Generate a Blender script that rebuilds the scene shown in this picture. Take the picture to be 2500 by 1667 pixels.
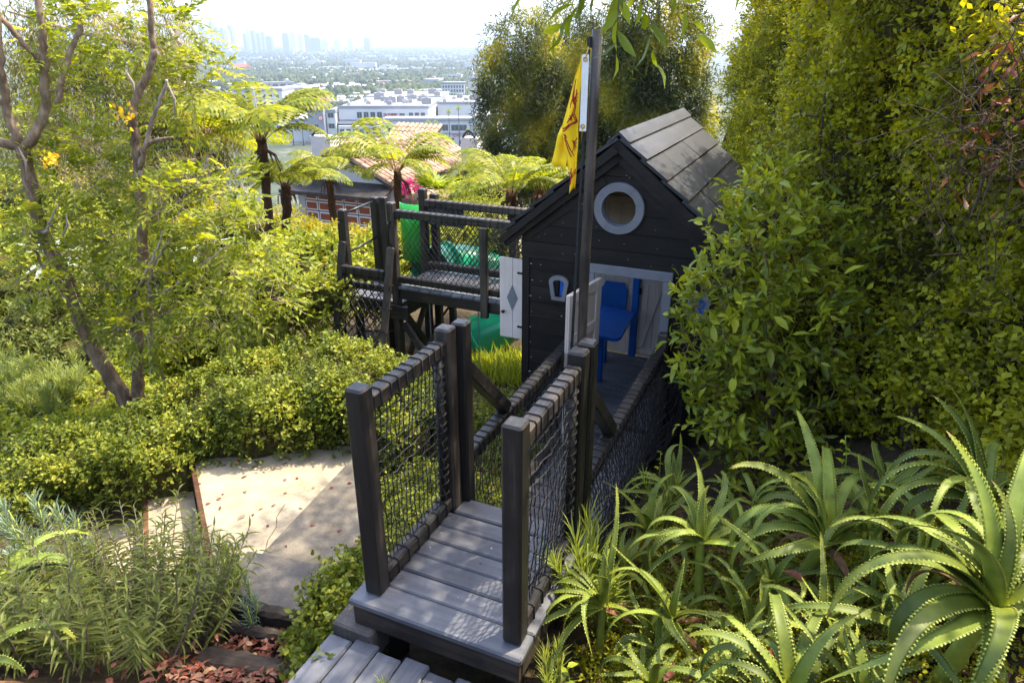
import bpy, math, random
import numpy as np
from mathutils import Vector, Matrix

for _o in list(bpy.data.objects):
    bpy.data.objects.remove(_o)
scene = bpy.context.scene
COL = scene.collection
R = math.radians

# ------------------------------------------------------------------ camera
cam_d = bpy.data.cameras.new('camera')
cam = bpy.data.objects.new('camera', cam_d)
COL.objects.link(cam)
cam.location = (0, 0, 2.55)
cam.rotation_euler = (R(90 - 23.17), 0, 0)
cam_d.sensor_width = 36
cam_d.lens = 24.0
cam_d.clip_start = 0.05
cam_d.clip_end = 40000
scene.camera = cam
scene.render.resolution_x, scene.render.resolution_y = 1024, 682

# ------------------------------------------------------------------ sky, sun, exposure
SUN_AZ, SUN_EL = 62.0, 60.0          # degrees clockwise from the view direction, height
world = bpy.data.worlds.new('World')
scene.world = world
world.use_nodes = True
wn = world.node_tree.nodes
wl = world.node_tree.links
wn.clear()
sky = wn.new('ShaderNodeTexSky')
sky.sky_type = 'NISHITA'
sky.sun_disc = False
sky.sun_elevation = R(SUN_EL)
sky.sun_rotation = R(SUN_AZ)
sky.air_density = 0.8
sky.dust_density = 2.8
sky.ozone_density = 0.7
bg = wn.new('ShaderNodeBackground')
bg.inputs['Strength'].default_value = 0.15
wo = wn.new('ShaderNodeOutputWorld')
wl.new(sky.outputs[0], bg.inputs[0])
wl.new(bg.outputs[0], wo.inputs[0])
sun_d = bpy.data.lights.new('sun', 'SUN')
sun_d.energy = 2.0
sun_d.angle = R(0.53)
sun_d.color = (1.0, 0.89, 0.70)
sun = bpy.data.objects.new('sun', sun_d)
COL.objects.link(sun)
_sd = Vector((math.sin(R(SUN_AZ)) * math.cos(R(SUN_EL)), math.cos(R(SUN_AZ)) * math.cos(R(SUN_EL)), math.sin(R(SUN_EL))))
sun.rotation_euler = _sd.to_track_quat('Z', 'Y').to_euler()
sun.location = _sd * 60
vs = scene.view_settings
vs.view_transform = 'Standard'
vs.look = 'None'
vs.exposure = 2.6
vs.gamma = 1.0
vs.use_curve_mapping = False
scene.render.engine = 'CYCLES'
scene.cycles.max_bounces = 8
scene.cycles.transparent_max_bounces = 8
scene.cycles.volume_bounces = 0

# ------------------------------------------------------------------ helpers: materials
def new_mat(name):
    m = bpy.data.materials.new(name)
    m.use_nodes = True
    nt = m.node_tree
    for n in list(nt.nodes):
        nt.nodes.remove(n)
    out = nt.nodes.new('ShaderNodeOutputMaterial')
    return m, nt, out

def ramp(nt, stops):
    r = nt.nodes.new('ShaderNodeValToRGB')
    e = r.color_ramp.elements
    while len(e) < len(stops):
        e.new(0.5)
    for i, (p, c) in enumerate(stops):
        e[i].position = p
        e[i].color = (c[0], c[1], c[2], 1)
    return r

def noise(nt, scale, detail=4, rough=0.6, vec=None, coord='Object'):
    n = nt.nodes.new('ShaderNodeTexNoise')
    n.inputs['Scale'].default_value = scale
    n.inputs['Detail'].default_value = detail
    n.inputs['Roughness'].default_value = rough
    if vec is None:
        tc = nt.nodes.new('ShaderNodeTexCoord')
        nt.links.new(tc.outputs[coord], n.inputs['Vector'])
    else:
        nt.links.new(vec, n.inputs['Vector'])
    return n

def stretched(nt, sc, coord='Object'):
    tc = nt.nodes.new('ShaderNodeTexCoord')
    mp = nt.nodes.new('ShaderNodeMapping')
    mp.inputs['Scale'].default_value = sc
    nt.links.new(tc.outputs[coord], mp.inputs['Vector'])
    return mp.outputs['Vector']

def principled(nt, out, rough=0.6, spec=0.4, metal=0.0):
    b = nt.nodes.new('ShaderNodeBsdfPrincipled')
    b.inputs['Roughness'].default_value = rough
    b.inputs['Specular IOR Level'].default_value = spec
    b.inputs['Metallic'].default_value = metal
    nt.links.new(b.outputs[0], out.inputs['Surface'])
    return b

def bump(nt, bsdf, src, strength=0.3, dist=0.005):
    bp = nt.nodes.new('ShaderNodeBump')
    bp.inputs['Strength'].default_value = strength
    bp.inputs['Distance'].default_value = dist
    nt.links.new(src, bp.inputs['Height'])
    nt.links.new(bp.outputs[0], bsdf.inputs['Normal'])

AX = {'x': (1.2, 26, 26), 'y': (26, 1.2, 26), 'z': (26, 26, 1.2)}
def wood(name, axis, cols, rough=0.55, spec=0.35, bstr=0.35, patch=3.0):
    """grain stretched along one axis, blotchy wear on a larger scale, per-object tint"""
    m, nt, out = new_mat(name)
    b = principled(nt, out, rough, spec)
    v = stretched(nt, AX[axis])
    n1 = noise(nt, 1.0, 6, 0.65, v)
    n2 = noise(nt, patch, 5, 0.6)
    mx = nt.nodes.new('ShaderNodeMix')
    mx.inputs[0].default_value = 0.5
    nt.links.new(n1.outputs[0], mx.inputs[2])
    nt.links.new(n2.outputs[0], mx.inputs[3])
    oi = nt.nodes.new('ShaderNodeObjectInfo')
    ad = nt.nodes.new('ShaderNodeMath')
    ad.operation = 'MULTIPLY_ADD'
    ad.inputs[1].default_value = 0.16
    nt.links.new(oi.outputs['Random'], ad.inputs[0])
    nt.links.new(mx.outputs[0], ad.inputs[2])
    r = ramp(nt, [(0.36, cols[0]), (0.58, cols[1]), (0.76, cols[2])])
    nt.links.new(ad.outputs[0], r.inputs[0])
    nt.links.new(r.outputs[0], b.inputs['Base Color'])
    bump(nt, b, n1.outputs[0], bstr, 0.004)
    return m

def plain(name, col, rough=0.6, spec=0.4, metal=0.0, var=0.25, scale=12.0):
    m, nt, out = new_mat(name)
    b = principled(nt, out, rough, spec, metal)
    n = noise(nt, scale, 5, 0.6)
    lo = tuple(c * (1 - var) for c in col)
    hi = tuple(min(1, c * (1 + var)) for c in col)
    r = ramp(nt, [(0.3, lo), (0.7, hi)])
    nt.links.new(n.outputs[0], r.inputs[0])
    nt.links.new(r.outputs[0], b.inputs['Base Color'])
    bump(nt, b, n.outputs[0], 0.12, 0.003)
    return m

def leafmat(name, stops, trans=0.35, tcol=None, rough=0.48, spec=0.2):
    """colour from the per-leaf attribute rnd; light also comes through the blade"""
    m, nt, out = new_mat(name)
    at = nt.nodes.new('ShaderNodeAttribute')
    at.attribute_name = 'rnd'
    n = len(stops)
    r = ramp(nt, [(i / max(1, n - 1), c) for i, c in enumerate(stops)])
    nt.links.new(at.outputs['Fac'], r.inputs[0])
    b = nt.nodes.new('ShaderNodeBsdfPrincipled')
    b.inputs['Roughness'].default_value = rough
    b.inputs['Specular IOR Level'].default_value = spec
    nt.links.new(r.outputs[0], b.inputs['Base Color'])
    t = nt.nodes.new('ShaderNodeBsdfTranslucent')
    mul = nt.nodes.new('ShaderNodeMix')
    mul.data_type = 'RGBA'
    mul.blend_type = 'MULTIPLY'
    mul.inputs[0].default_value = 1.0
    mul.inputs[7].default_value = (*(tcol or (2.4, 2.2, 0.8)), 1)
    nt.links.new(r.outputs[0], mul.inputs[6])
    nt.links.new(mul.outputs[2], t.inputs[0])
    ms = nt.nodes.new('ShaderNodeMixShader')
    ms.inputs[0].default_value = trans
    nt.links.new(b.outputs[0], ms.inputs[1])
    nt.links.new(t.outputs[0], ms.inputs[2])
    nt.links.new(ms.outputs[0], out.inputs['Surface'])
    return m

M = {}
DARK = [(0.005, 0.0043, 0.0037), (0.0175, 0.0145, 0.012), (0.08, 0.062, 0.047)]
for a in 'xyz':
    M['dark_' + a] = wood('charcoal stained timber ' + a, a, DARK, 0.5, 0.4, 0.5)
    M['deck_' + a] = wood('grey blue deck paint ' + a, a, [(0.045, 0.047, 0.055), (0.085, 0.088, 0.099), (0.155, 0.155, 0.162)], 0.46, 0.4, 0.4, 4.0)
    M['white_' + a] = wood('whitewashed boards ' + a, a, [(0.46, 0.37, 0.31), (0.57, 0.475, 0.41), (0.66, 0.57, 0.505)], 0.6, 0.3, 0.25)
    M['siding_' + a] = wood('dark brown siding stain ' + a, a, [(0.005, 0.004, 0.0035), (0.011, 0.0085, 0.0072), (0.022, 0.017, 0.0142)], 0.6, 0.22, 0.45)
M['trim'] = plain('grey trim paint', (0.145, 0.145, 0.158), 0.5, 0.4, 0, 0.12, 9)
M['blue'] = plain('royal blue paint', (0.008, 0.11, 0.45), 0.4, 0.45, 0, 0.12, 8)
M['shingle'] = wood('black roofing slab', 'y', [(0.007, 0.0075, 0.009), (0.015, 0.016, 0.019), (0.036, 0.038, 0.044)], 0.5, 0.45, 0.4)
M['rope'] = plain('black cord', (0.022, 0.02, 0.019), 0.75, 0.3, 0, 0.5, 160)
M['iron'] = plain('black iron', (0.012, 0.012, 0.013), 0.35, 0.5, 0.3, 0.2, 20)
M['steel'] = plain('galvanised steel', (0.35, 0.36, 0.37), 0.35, 0.5, 0.9, 0.2, 30)
M['brass'] = plain('brass', (0.5, 0.33, 0.08), 0.3, 0.5, 0.9, 0.15, 30)
M['slide'] = plain('green moulded plastic', (0.012, 0.30, 0.16), 0.28, 0.5, 0, 0.08, 3)
M['slide_panel'] = plain('bright green plastic panel', (0.015, 0.33, 0.03), 0.3, 0.5, 0, 0.06, 3)
M['flag_yellow'] = plain('yellow flag cloth', (0.86, 0.55, 0.01), 0.7, 0.2, 0, 0.06, 14)
M['flag_red'] = plain('dark red print', (0.30, 0.018, 0.015), 0.7, 0.2, 0, 0.1, 20)
M['canvas'] = plain('white canvas', (0.72, 0.7, 0.66), 0.8, 0.2, 0, 0.06, 30)

# ------------------------------------------------------------------ helpers: meshes
class MB:
    def __init__(self):
        self.v = []; self.f = []; self.mi = []; self.cur = 0
    def add(self, vs, fs):
        o = len(self.v)
        self.v.extend([tuple(map(float, p)) for p in vs])
        for f in fs:
            self.f.append(tuple(i + o for i in f)); self.mi.append(self.cur)
        return self
    def box(self, a, b, ch=0.006, mat=None):
        """chamfered box between two corners; mat = optional Matrix applied to it"""
        a, b2 = (np.array([min(a[i], b[i]) for i in range(3)], float), np.array([max(a[i], b[i]) for i in range(3)], float))
        c = (a + b2) / 2; h = (b2 - a) / 2
        ch = min(ch, 0.45 * h.min())
        vs = []; idx = {}
        for sx in (-1, 1):
            for sy in (-1, 1):
                for sz in (-1, 1):
                    for k in range(3):
                        p = np.array([sx, sy, sz], float) * (h - ch)
                        p[k] = (sx, sy, sz)[k] * h[k]
                        idx[(sx, sy, sz, k)] = len(vs)
                        vs.append(c + p)
        fs = []
        S = (-1, 1)
        for k in range(3):
            for s in S:
                o = [q for q in range(3) if q != k]
                def key(u, w):
                    t = [0, 0, 0]; t[k] = s; t[o[0]] = u; t[o[1]] = w
                    return idx[(t[0], t[1], t[2], k)]
                q = [key(-1, -1), key(1, -1), key(1, 1), key(-1, 1)]
                fs.append(q if (s == 1) == (k != 1) else q[::-1])
        for k in range(3):
            o = [q for q in range(3) if q != k]
            for u in S:
                for w in S:
                    def key2(z, kk):
                        t = [0, 0, 0]; t[k] = z; t[o[0]] = u; t[o[1]] = w
                        return idx[(t[0], t[1], t[2], kk)]
                    q = [key2(-1, o[0]), key2(1, o[0]), key2(1, o[1]), key2(-1, o[1])]
                    fs.append(q if (u * w == 1) == (k != 1) else q[::-1])
        for sx in S:
            for sy in S:
                for sz in S:
                    q = [idx[(sx, sy, sz, k)] for k in range(3)]
                    fs.append(q if sx * sy * sz == 1 else q[::-1])
        if mat is not None:
            vs = [mat @ Vector(p) for p in vs]
        return self.add(vs, fs)
    def bar(self, p0, p1, w, h, up=(0, 0, 1), ch=0.006):
        """square timber from p0 to p1 (centre line), w across, h along up"""
        p0 = Vector(p0); p1 = Vector(p1)
        d = (p1 - p0); L = d.length; d.normalize()
        side = d.cross(Vector(up)).normalized(); u = side.cross(d)
        mt = Matrix(((side.x, d.x, u.x, p0.x), (side.y, d.y, u.y, p0.y), (side.z, d.z, u.z, p0.z), (0, 0, 0, 1)))
        return self.box((-w / 2, 0, -h / 2), (w / 2, L, h / 2), ch, mt)
    def tube(self, pts, rad, n=8, closed=False, cap=True):
        pts = [Vector(p) for p in pts]
        m = len(pts)
        rad = [rad] * m if not hasattr(rad, '__len__') else list(rad)
        rings = []
        prev = None
        for i in range(m):
            if closed:
                d = pts[(i + 1) % m] - pts[i - 1]
            else:
                d = pts[min(i + 1, m - 1)] - pts[max(i - 1, 0)]
            if d.length < 1e-9: d = Vector((0, 0, 1))
            d.normalize()
            if prev is None:
                a = Vector((0, 0, 1)) if abs(d.z) < 0.9 else Vector((1, 0, 0))
                x = d.cross(a).normalized()
            else:
                x = (prev - d * prev.dot(d))
                x = x.normalized() if x.length > 1e-6 else d.orthogonal().normalized()
            prev = x
            y = d.cross(x)
            rings.append([pts[i] + (x * math.cos(2 * math.pi * k / n) + y * math.sin(2 * math.pi * k / n)) * rad[i] for k in range(n)])
        vs = [p for r_ in rings for p in r_]
        fs = []
        for i in range(m if closed else m - 1):
            j = (i + 1) % m
            for k in range(n):
                fs.append((i * n + k, i * n + (k + 1) % n, j * n + (k + 1) % n, j * n + k))
        if cap and not closed:
            fs.append(tuple(range(n))[::-1]); fs.append(tuple((m - 1) * n + k for k in range(n)))
        return self.add(vs, fs)
    def prism(self, poly, axis, a, b):
        """polygon (2D list) extruded between a and b along axis 'x','y' or 'z'"""
        def P(u, w, q):
            return {'x': (q, u, w), 'y': (u, q, w), 'z': (u, w, q)}[axis]
        n = len(poly)
        vs = [P(u, w, a) for u, w in poly] + [P(u, w, b) for u, w in poly]
        fs = [tuple(range(n))[::-1], tuple(range(n, 2 * n))]
        for i in range(n):
            j = (i + 1) % n
            fs.append((i, j, n + j, n + i))
        return self.add(vs, fs)
    def build(self, name, mats, parent=None, smooth=False):
        me = bpy.data.meshes.new(name)
        v = self.v
        if parent is not None and parent.name in BASE:
            bx = BASE[parent.name]
            v = [(p[0] - bx[0], p[1] - bx[1], p[2] - bx[2]) for p in v]
        me.from_pydata(v, [], self.f)
        if not isinstance(mats, (list, tuple)): mats = [mats]
        for m in mats: me.materials.append(M[m] if isinstance(m, str) else m)
        if len(mats) > 1:
            me.polygons.foreach_set('material_index', self.mi)
        if smooth:
            me.polygons.foreach_set('use_smooth', [True] * len(me.polygons))
        me.update()
        return link(name, me, parent)

BASE = {}      # root name -> base point in the frame its parts are modelled in
def link(name, me, parent=None):
    o = bpy.data.objects.new(name, me)
    COL.objects.link(o)
    if parent is not None:
        o.parent = parent
        if parent.name in BASE and parent.type != 'EMPTY':
            pass
    return o

A24 = R(24)
OX, OY = -0.83, 2.66
def W(s, t, z=0.0):
    """play-structure frame (s right along the house front, t away from the steps) to world"""
    return Vector((OX + s * math.cos(A24) + t * math.sin(A24), OY - s * math.sin(A24) + t * math.cos(A24), z))

def tag(o, label=None, cat=None, group=None, kind=None):
    if label: o['label'] = label
    if cat: o['category'] = cat
    if group: o['group'] = group
    if kind: o['kind'] = kind
    return o

def thing(name, base, label, cat, group=None, frame='st'):
    o = bpy.data.objects.new(name, None)
    COL.objects.link(o)
    o.empty_display_size = 0.2
    if frame == 'st':
        o.location = W(*base); o.rotation_euler = (0, 0, -A24)
    else:
        o.location = base
    BASE[o.name] = base
    tag(o, label, cat, group)
    return o

def sub(parent_part, root):
    """let sub-parts of a part be modelled in the same frame as the root"""
    BASE[parent_part.name] = BASE[root.name]
    return parent_part

# ------------------------------------------------------------------ helpers: foliage
def nrmz(a):
    return a / np.maximum(np.linalg.norm(a, axis=-1, keepdims=True), 1e-9)

TPL = {
    'diamond': (np.array([[0, 0, 0], [.5, .45, .07], [0, 1, -.06], [-.5, .45, .07]]), [(0, 1, 2, 3)]),
    'fold': (np.array([[0, 0, 0], [.5, .42, .09], [0, 1, -.1], [-.5, .42, .09], [0, .45, 0]]), [(0, 1, 4), (4, 1, 2), (0, 4, 3), (3, 4, 2)]),
    'oval': (np.array([[0, 0, 0], [.42, .26, .07], [.46, .58, .07], [0, 1, -.1], [-.46, .58, .07], [-.42, .26, .07], [0, .3, 0], [0, .62, .0]]),
             [(0, 1, 6), (1, 2, 7, 6), (2, 3, 7), (0, 6, 5), (6, 7, 4, 5), (7, 3, 4)]),
    'lance': (np.array([[0, 0, 0], [.5, .35, .0], [.36, .7, -.06], [0, 1, -.2], [-.36, .7, -.06], [-.5, .35, .0]]), [(0, 1, 5), (1, 2, 4, 5), (2, 3, 4)]),
    'arch': (np.array([[0, 0, 0], [.5, .3, .04], [.42, .6, -.05], [0, 1, -.38], [-.42, .6, -.05], [-.5, .3, .04], [0, .3, -.03], [0, .6, -.12]]),
             [(0, 1, 6), (1, 2, 7, 6), (2, 3, 7), (0, 6, 5), (6, 7, 4, 5), (7, 3, 4)]),
}
def leaf_mesh(name, pos, axis, nrm, L, Wd, shape='fold', rnd=None, rng=None):
    T, F = TPL[shape]
    pos = np.asarray(pos, float); N = len(pos)
    axis = nrmz(np.asarray(axis, float)); nrm = np.asarray(nrm, float)
    side = nrmz(np.cross(axis, nrm) + 1e-7)
    nn = np.cross(side, axis)
    L = np.broadcast_to(L, (N,)); Wd = np.broadcast_to(Wd, (N,))
    V = (pos[:, None, :] + (T[None, :, 0:1] * Wd[:, None, None]) * side[:, None, :]
         + (T[None, :, 1:2] * L[:, None, None]) * axis[:, None, :]
         + (T[None, :, 2:3] * L[:, None, None]) * nn[:, None, :])
    K = len(T)
    sizes = np.array([len(f) for f in F]); tot = sizes.sum()
    loops = (np.concatenate([np.array(f) for f in F])[None, :] + (np.arange(N) * K)[:, None]).ravel()
    starts = (np.concatenate([[0], np.cumsum(sizes)[:-1]])[None, :] + (np.arange(N) * tot)[:, None]).ravel()
    me = bpy.data.meshes.new(name)
    me.vertices.add(N * K); me.vertices.foreach_set('co', V.astype(np.float32).ravel())
    me.loops.add(N * tot); me.loops.foreach_set('vertex_index', loops.astype(np.int32))
    me.polygons.add(N * len(F))
    me.polygons.foreach_set('loop_start', starts.astype(np.int32))
    me.polygons.foreach_set('loop_total', np.tile(sizes, N).astype(np.int32))
    me.update(calc_edges=True)
    if rnd is None: rnd = (rng or np.random.default_rng(1)).random(N)
    a = me.attributes.new('rnd', 'FLOAT', 'FACE')
    a.data.foreach_set('value', np.repeat(np.clip(rnd, 0, 1), len(F)).astype(np.float32))
    return me

def leaf_obj(name, mat, parent, *a, **k):
    me = leaf_mesh(name, *a, **k)
    me.materials.append(M[mat] if isinstance(mat, str) else mat)
    o = link(name, me, parent)
    if parent is not None and parent.name in BASE:
        b = BASE[parent.name]
        if len(b) == 3:
            o.location = (-b[0], -b[1], -b[2])
    return o

def rand_dirs(rng, n):
    return nrmz(rng.normal(size=(n, 3)))

def twig_leaves(rng, org, dirs, tlen, nl, spread=0.9, droop=0.0, up=0.55, jit=0.3):
    """leaves set alternately along short twigs -> pos, axis, normal"""
    N = len(org)
    dirs = nrmz(dirs)
    tl = np.broadcast_to(tlen, (N,))
    f = (np.arange(nl) + 0.6) / nl
    ref = np.where(np.abs(dirs[:, 2:3]) < .9, np.array([[0, 0, 1.]]), np.array([[1., 0, 0]]))
    a1 = nrmz(np.cross(dirs, ref)); a2 = np.cross(dirs, a1)
    ang = np.arange(nl)[None, :] * 2.4 + rng.random((N, 1)) * 6.28
    rad = a1[:, None, :] * np.cos(ang)[..., None] + a2[:, None, :] * np.sin(ang)[..., None]
    pos = org[:, None, :] + dirs[:, None, :] * (f[None, :] * tl[:, None])[..., None]
    pos[..., 2] -= droop * (f[None, :] ** 2) * tl[:, None]
    ax = dirs[:, None, :] * 0.75 + rad * spread + rng.normal(size=rad.shape) * jit
    ax[..., 2] -= droop * 0.5
    nr = np.array([0, 0, 1.]) * up + dirs[:, None, :] * 0.35 + rng.normal(size=rad.shape) * 0.35 - rad * 0.15
    return pos.reshape(-1, 3), ax.reshape(-1, 3), nr.reshape(-1, 3)

def shell_points(rng, blobs, n, inner=0.72, outer=1.06, zmin=None):
    """points near the skin of a union of ellipsoids -> points, outward directions"""
    C = np.array([b[0] for b in blobs], float); Rr = np.array([b[1] for b in blobs], float)
    wgt = (Rr[:, 0] * Rr[:, 1] + Rr[:, 0] * Rr[:, 2] + Rr[:, 1] * Rr[:, 2]); wgt = wgt / wgt.sum()
    out_p = []; out_d = []; got = 0
    while got < n:
        k = rng.choice(len(blobs), size=n, p=wgt)
        d = rand_dirs(rng, n)
        r = inner + (outer - inner) * rng.random((n, 1)) ** 0.6
        p = C[k] + d * Rr[k] * r
        q = ((p[:, None, :] - C[None]) / Rr[None])
        ins = (np.linalg.norm(q, axis=2) < 0.7).any(axis=1)
        ok = ~ins
        if zmin is not None: ok &= p[:, 2] > zmin
        nd = nrmz(d / Rr[k])
        out_p.append(p[ok]); out_d.append(nd[ok]); got += int(ok.sum())
    return np.concatenate(out_p)[:n], np.concatenate(out_d)[:n]

def ground(x, y):
    x = np.asarray(x, float); y = np.asarray(y, float)
    dx = x - OX; dy = y - OY
    s = dx * math.cos(A24) - dy * math.sin(A24); t = dx * math.sin(A24) + dy * math.cos(A24)
    g = np.interp(t, [-6, -2, -.35, .4, 2, 3.4, 5, 8, 11, 14, 18, 22, 30, 60, 140, 300],
                  [2.0, .95, -.34, -.52, -.72, -.85, -1.0, -1.2, -1.6, -2.4, -4.2, -5.6, -6.6, -16, -44, -70])
    left = np.interp(s, [-60, -14, -6, -4, -2, 0], [-4, -1.3, -.6, -.42, -.22, 0])
    right = np.interp(s, [.9, 1.3, 2.6, 4.5, 9, 40], [0, .2, .95, 1.9, 3.2, 5])
    fade = np.interp(t, [6, 14, 60, 200], [1, .75, .4, 0])
    h = g + (left + right) * fade
    r = np.hypot(x, y)
    return np.where(t > 250, -70 + np.interp(r, [4000, 6500, 12000, 16000], [0, 40, 110, 130]), h)
def gz(x, y): return float(ground(x, y))
# ================================================================== ground, path, steps
def build_ground():
    u = np.linspace(-1, 1, 301)
    gx = np.sinh(u * 8.2) / math.sinh(8.2) * 18000
    v = np.linspace(0, 1, 330)
    gy = -9 + np.sinh(v * 8.0) / math.sinh(8.0) * 18000
    X, Y = np.meshgrid(gx, gy)
    Z = ground(X, Y)
    rng = np.random.default_rng(5)
    near = np.hypot(X, Y) < 40
    Z = Z + np.where(near, 0.02 * np.sin(X * 7 + np.cos(Y * 5)) + 0.02 * np.sin(Y * 6.3 + X * 2), 0)
    for (cx, cy, rad, zz) in CARVE:
        d = np.hypot(X - cx, Y - cy)
        Z = np.where(d < rad, np.minimum(Z, zz), Z)
    n, m = X.shape
    V = np.stack([X, Y, Z], -1).reshape(-1, 3)
    ii = np.arange(n * m).reshape(n, m)
    F = np.stack([ii[:-1, :-1], ii[:-1, 1:], ii[1:, 1:], ii[1:, :-1]], -1).reshape(-1, 4)
    me = bpy.data.meshes.new('ground')
    me.vertices.add(len(V)); me.vertices.foreach_set('co', V.astype(np.float32).ravel())
    me.loops.add(F.size); me.loops.foreach_set('vertex_index', F.astype(np.int32).ravel())
    me.polygons.add(len(F))
    me.polygons.foreach_set('loop_start', (np.arange(len(F)) * 4).astype(np.int32))
    me.polygons.foreach_set('loop_total', np.full(len(F), 4, np.int32))
    me.polygons.foreach_set('use_smooth', np.ones(len(F), bool))
    me.update(calc_edges=True)
    me.materials.append(M['soil'])
    o = link('ground', me)
    tag(o, 'hillside ground of brown mulch running down to the city plain', 'ground', kind='structure')
    return o

def soil_mat():
    m, nt, out = new_mat('mulch and dry soil, grey green city floor far off')
    b = principled(nt, out, 0.9, 0.2)
    n1 = noise(nt, 14, 8, 0.7); n2 = noise(nt, 1.2, 4, 0.6)
    r1 = ramp(nt, [(0.3, (0.018, 0.012, 0.008)), (0.5, (0.055, 0.036, 0.022)), (0.72, (0.12, 0.075, 0.045))])
    nt.links.new(n1.outputs[0], r1.inputs[0])
    r2 = ramp(nt, [(0.4, (0.03, 0.035, 0.012)), (0.6, (0.075, 0.055, 0.03))])
    nt.links.new(n2.outputs[0], r2.inputs[0])
    mx = nt.nodes.new('ShaderNodeMix'); mx.data_type = 'RGBA'; mx.inputs[0].default_value = 0.35
    nt.links.new(r1.outputs[0], mx.inputs[6]); nt.links.new(r2.outputs[0], mx.inputs[7])
    # the plain far below: streets, lawns and roofs too small to tell apart
    n3 = noise(nt, 0.02, 8, 0.75)
    r3 = ramp(nt, [(0.40, (0.025, 0.036, 0.018)), (0.54, (0.05, 0.062, 0.036)), (0.68, (0.16, 0.155, 0.14))])
    nt.links.new(n3.outputs[0], r3.inputs[0])
    tc = nt.nodes.new('ShaderNodeTexCoord'); sx = nt.nodes.new('ShaderNodeSeparateXYZ')
    nt.links.new(tc.outputs['Object'], sx.inputs[0])
    mr = nt.nodes.new('ShaderNodeMapRange'); mr.inputs[1].default_value = 60; mr.inputs[2].default_value = 250
    nt.links.new(sx.outputs['Y'], mr.inputs[0])
    m2 = nt.nodes.new('ShaderNodeMix'); m2.data_type = 'RGBA'
    nt.links.new(mr.outputs[0], m2.inputs[0]); nt.links.new(mx.outputs[2], m2.inputs[6]); nt.links.new(r3.outputs[0], m2.inputs[7])
    nt.links.new(m2.outputs[2], b.inputs['Base Color'])
    bump(nt, b, n1.outputs[0], 0.8, 0.03)
    return m
M['soil'] = soil_mat()

def concrete(name, cols, bs=0.25):
    m, nt, out = new_mat(name)
    b = principled(nt, out, 0.85, 0.25)
    n1 = noise(nt, 4.5, 9, 0.78); n2 = noise(nt, 70, 4, 0.7)
    mx = nt.nodes.new('ShaderNodeMix'); mx.inputs[0].default_value = 0.3
    nt.links.new(n1.outputs[0], mx.inputs[2]); nt.links.new(n2.outputs[0], mx.inputs[3])
    r = ramp(nt, [(0.34, cols[0]), (0.5, cols[1]), (0.66, cols[2])])
    nt.links.new(mx.outputs[0], r.inputs[0])
    nt.links.new(r.outputs[0], b.inputs['Base Color'])
    bump(nt, b, n2.outputs[0], bs, 0.003)
    return m
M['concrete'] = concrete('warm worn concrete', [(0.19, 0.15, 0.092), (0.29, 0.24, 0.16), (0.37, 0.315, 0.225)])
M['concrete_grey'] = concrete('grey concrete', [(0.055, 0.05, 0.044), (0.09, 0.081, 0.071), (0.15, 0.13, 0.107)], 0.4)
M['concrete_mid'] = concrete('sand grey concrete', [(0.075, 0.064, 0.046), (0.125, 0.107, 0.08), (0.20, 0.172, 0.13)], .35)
M['sleeper'] = wood('old railway sleeper', 'x', [(0.012, 0.010, 0.009), (0.035, 0.027, 0.021), (0.085, 0.06, 0.042)], 0.85, 0.2, 1.0, 5)

M['rust'] = wood('rust brown riser board', 'x', [(.03, .014, .008), (.075, .034, .018), (.14, .07, .038)], .8, .2, .6)
CARVE = [(-2.0, 4.3, 0.75, -0.95), (-1.5, 4.3, .6, -0.82), (-1.35, 3.6, .5, -0.7), (-1.45, 3.2, .42, -0.56), (-2.6, 4.3, .6, -1.15), (-2.9, 4.2, .5, -1.25),
         (-2.1, 4.75, .45, -.95), (-1.6, 4.7, .4, -.8), (-1.4, 2.75, .4, -.52), (-1.35, 3.0, .35, -.52), (-2.4, 4.0, .5, -1.1), (-.5, 2.2, .6, -.36), (-.2, 1.9, .7, -.36)]
build_ground()

def slab(poly, ztop, thick, mat, parent, name='step', lip=0.012):
    """cast slab with a small arris round its top"""
    mb = MB()
    c = np.mean(poly, axis=0)
    n = len(poly)
    inner = [tuple(np.array(p) + (c - np.array(p)) * lip / np.linalg.norm(c - np.array(p))) for p in poly]
    vs = [(x, y, ztop) for x, y in inner] + [(x, y, ztop - lip) for x, y in poly] + [(x, y, ztop - thick) for x, y in poly]
    fs = [tuple(range(n))]
    for k in (0, n):
        for i in range(n):
            j = (i + 1) % n
            fs.append((k + i, k + j, k + n + j, k + n + i))
    mb.add(vs, fs)
    return mb.build(name, mat, parent)

steps = thing('garden_steps', (-1.9, 4.2, -1.2), 'pale concrete garden steps going down to the left past the clipped hedge', 'steps', frame='w')
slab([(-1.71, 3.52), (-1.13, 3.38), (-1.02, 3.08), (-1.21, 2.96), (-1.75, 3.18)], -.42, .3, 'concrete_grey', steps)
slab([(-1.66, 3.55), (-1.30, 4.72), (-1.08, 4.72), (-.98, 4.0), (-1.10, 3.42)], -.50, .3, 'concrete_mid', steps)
slab([(-2.76, 4.98), (-2.3, 5.45), (-1.2, 5.45), (-1.31, 4.74), (-1.66, 3.66), (-1.93, 3.45)], -.62, .34, 'concrete', steps)
slab([(-3.17, 4.93), (-2.9, 5.3), (-2.5, 5.2), (-2.78, 4.97), (-1.96, 3.44), (-2.35, 3.3)], -.85, .3, 'concrete', steps)
slab([(-3.65, 4.9), (-3.4, 5.2), (-3.0, 5.2), (-3.19, 4.91), (-2.38, 3.28), (-2.8, 3.15)], -1.03, .3, 'concrete', steps)
slab([(-3.95, 4.45), (-3.6, 4.9), (-3.24, 4.88), (-3.49, 4.5), (-2.84, 3.13), (-3.3, 3.05)], -1.2, .3, 'concrete', steps)
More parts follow.
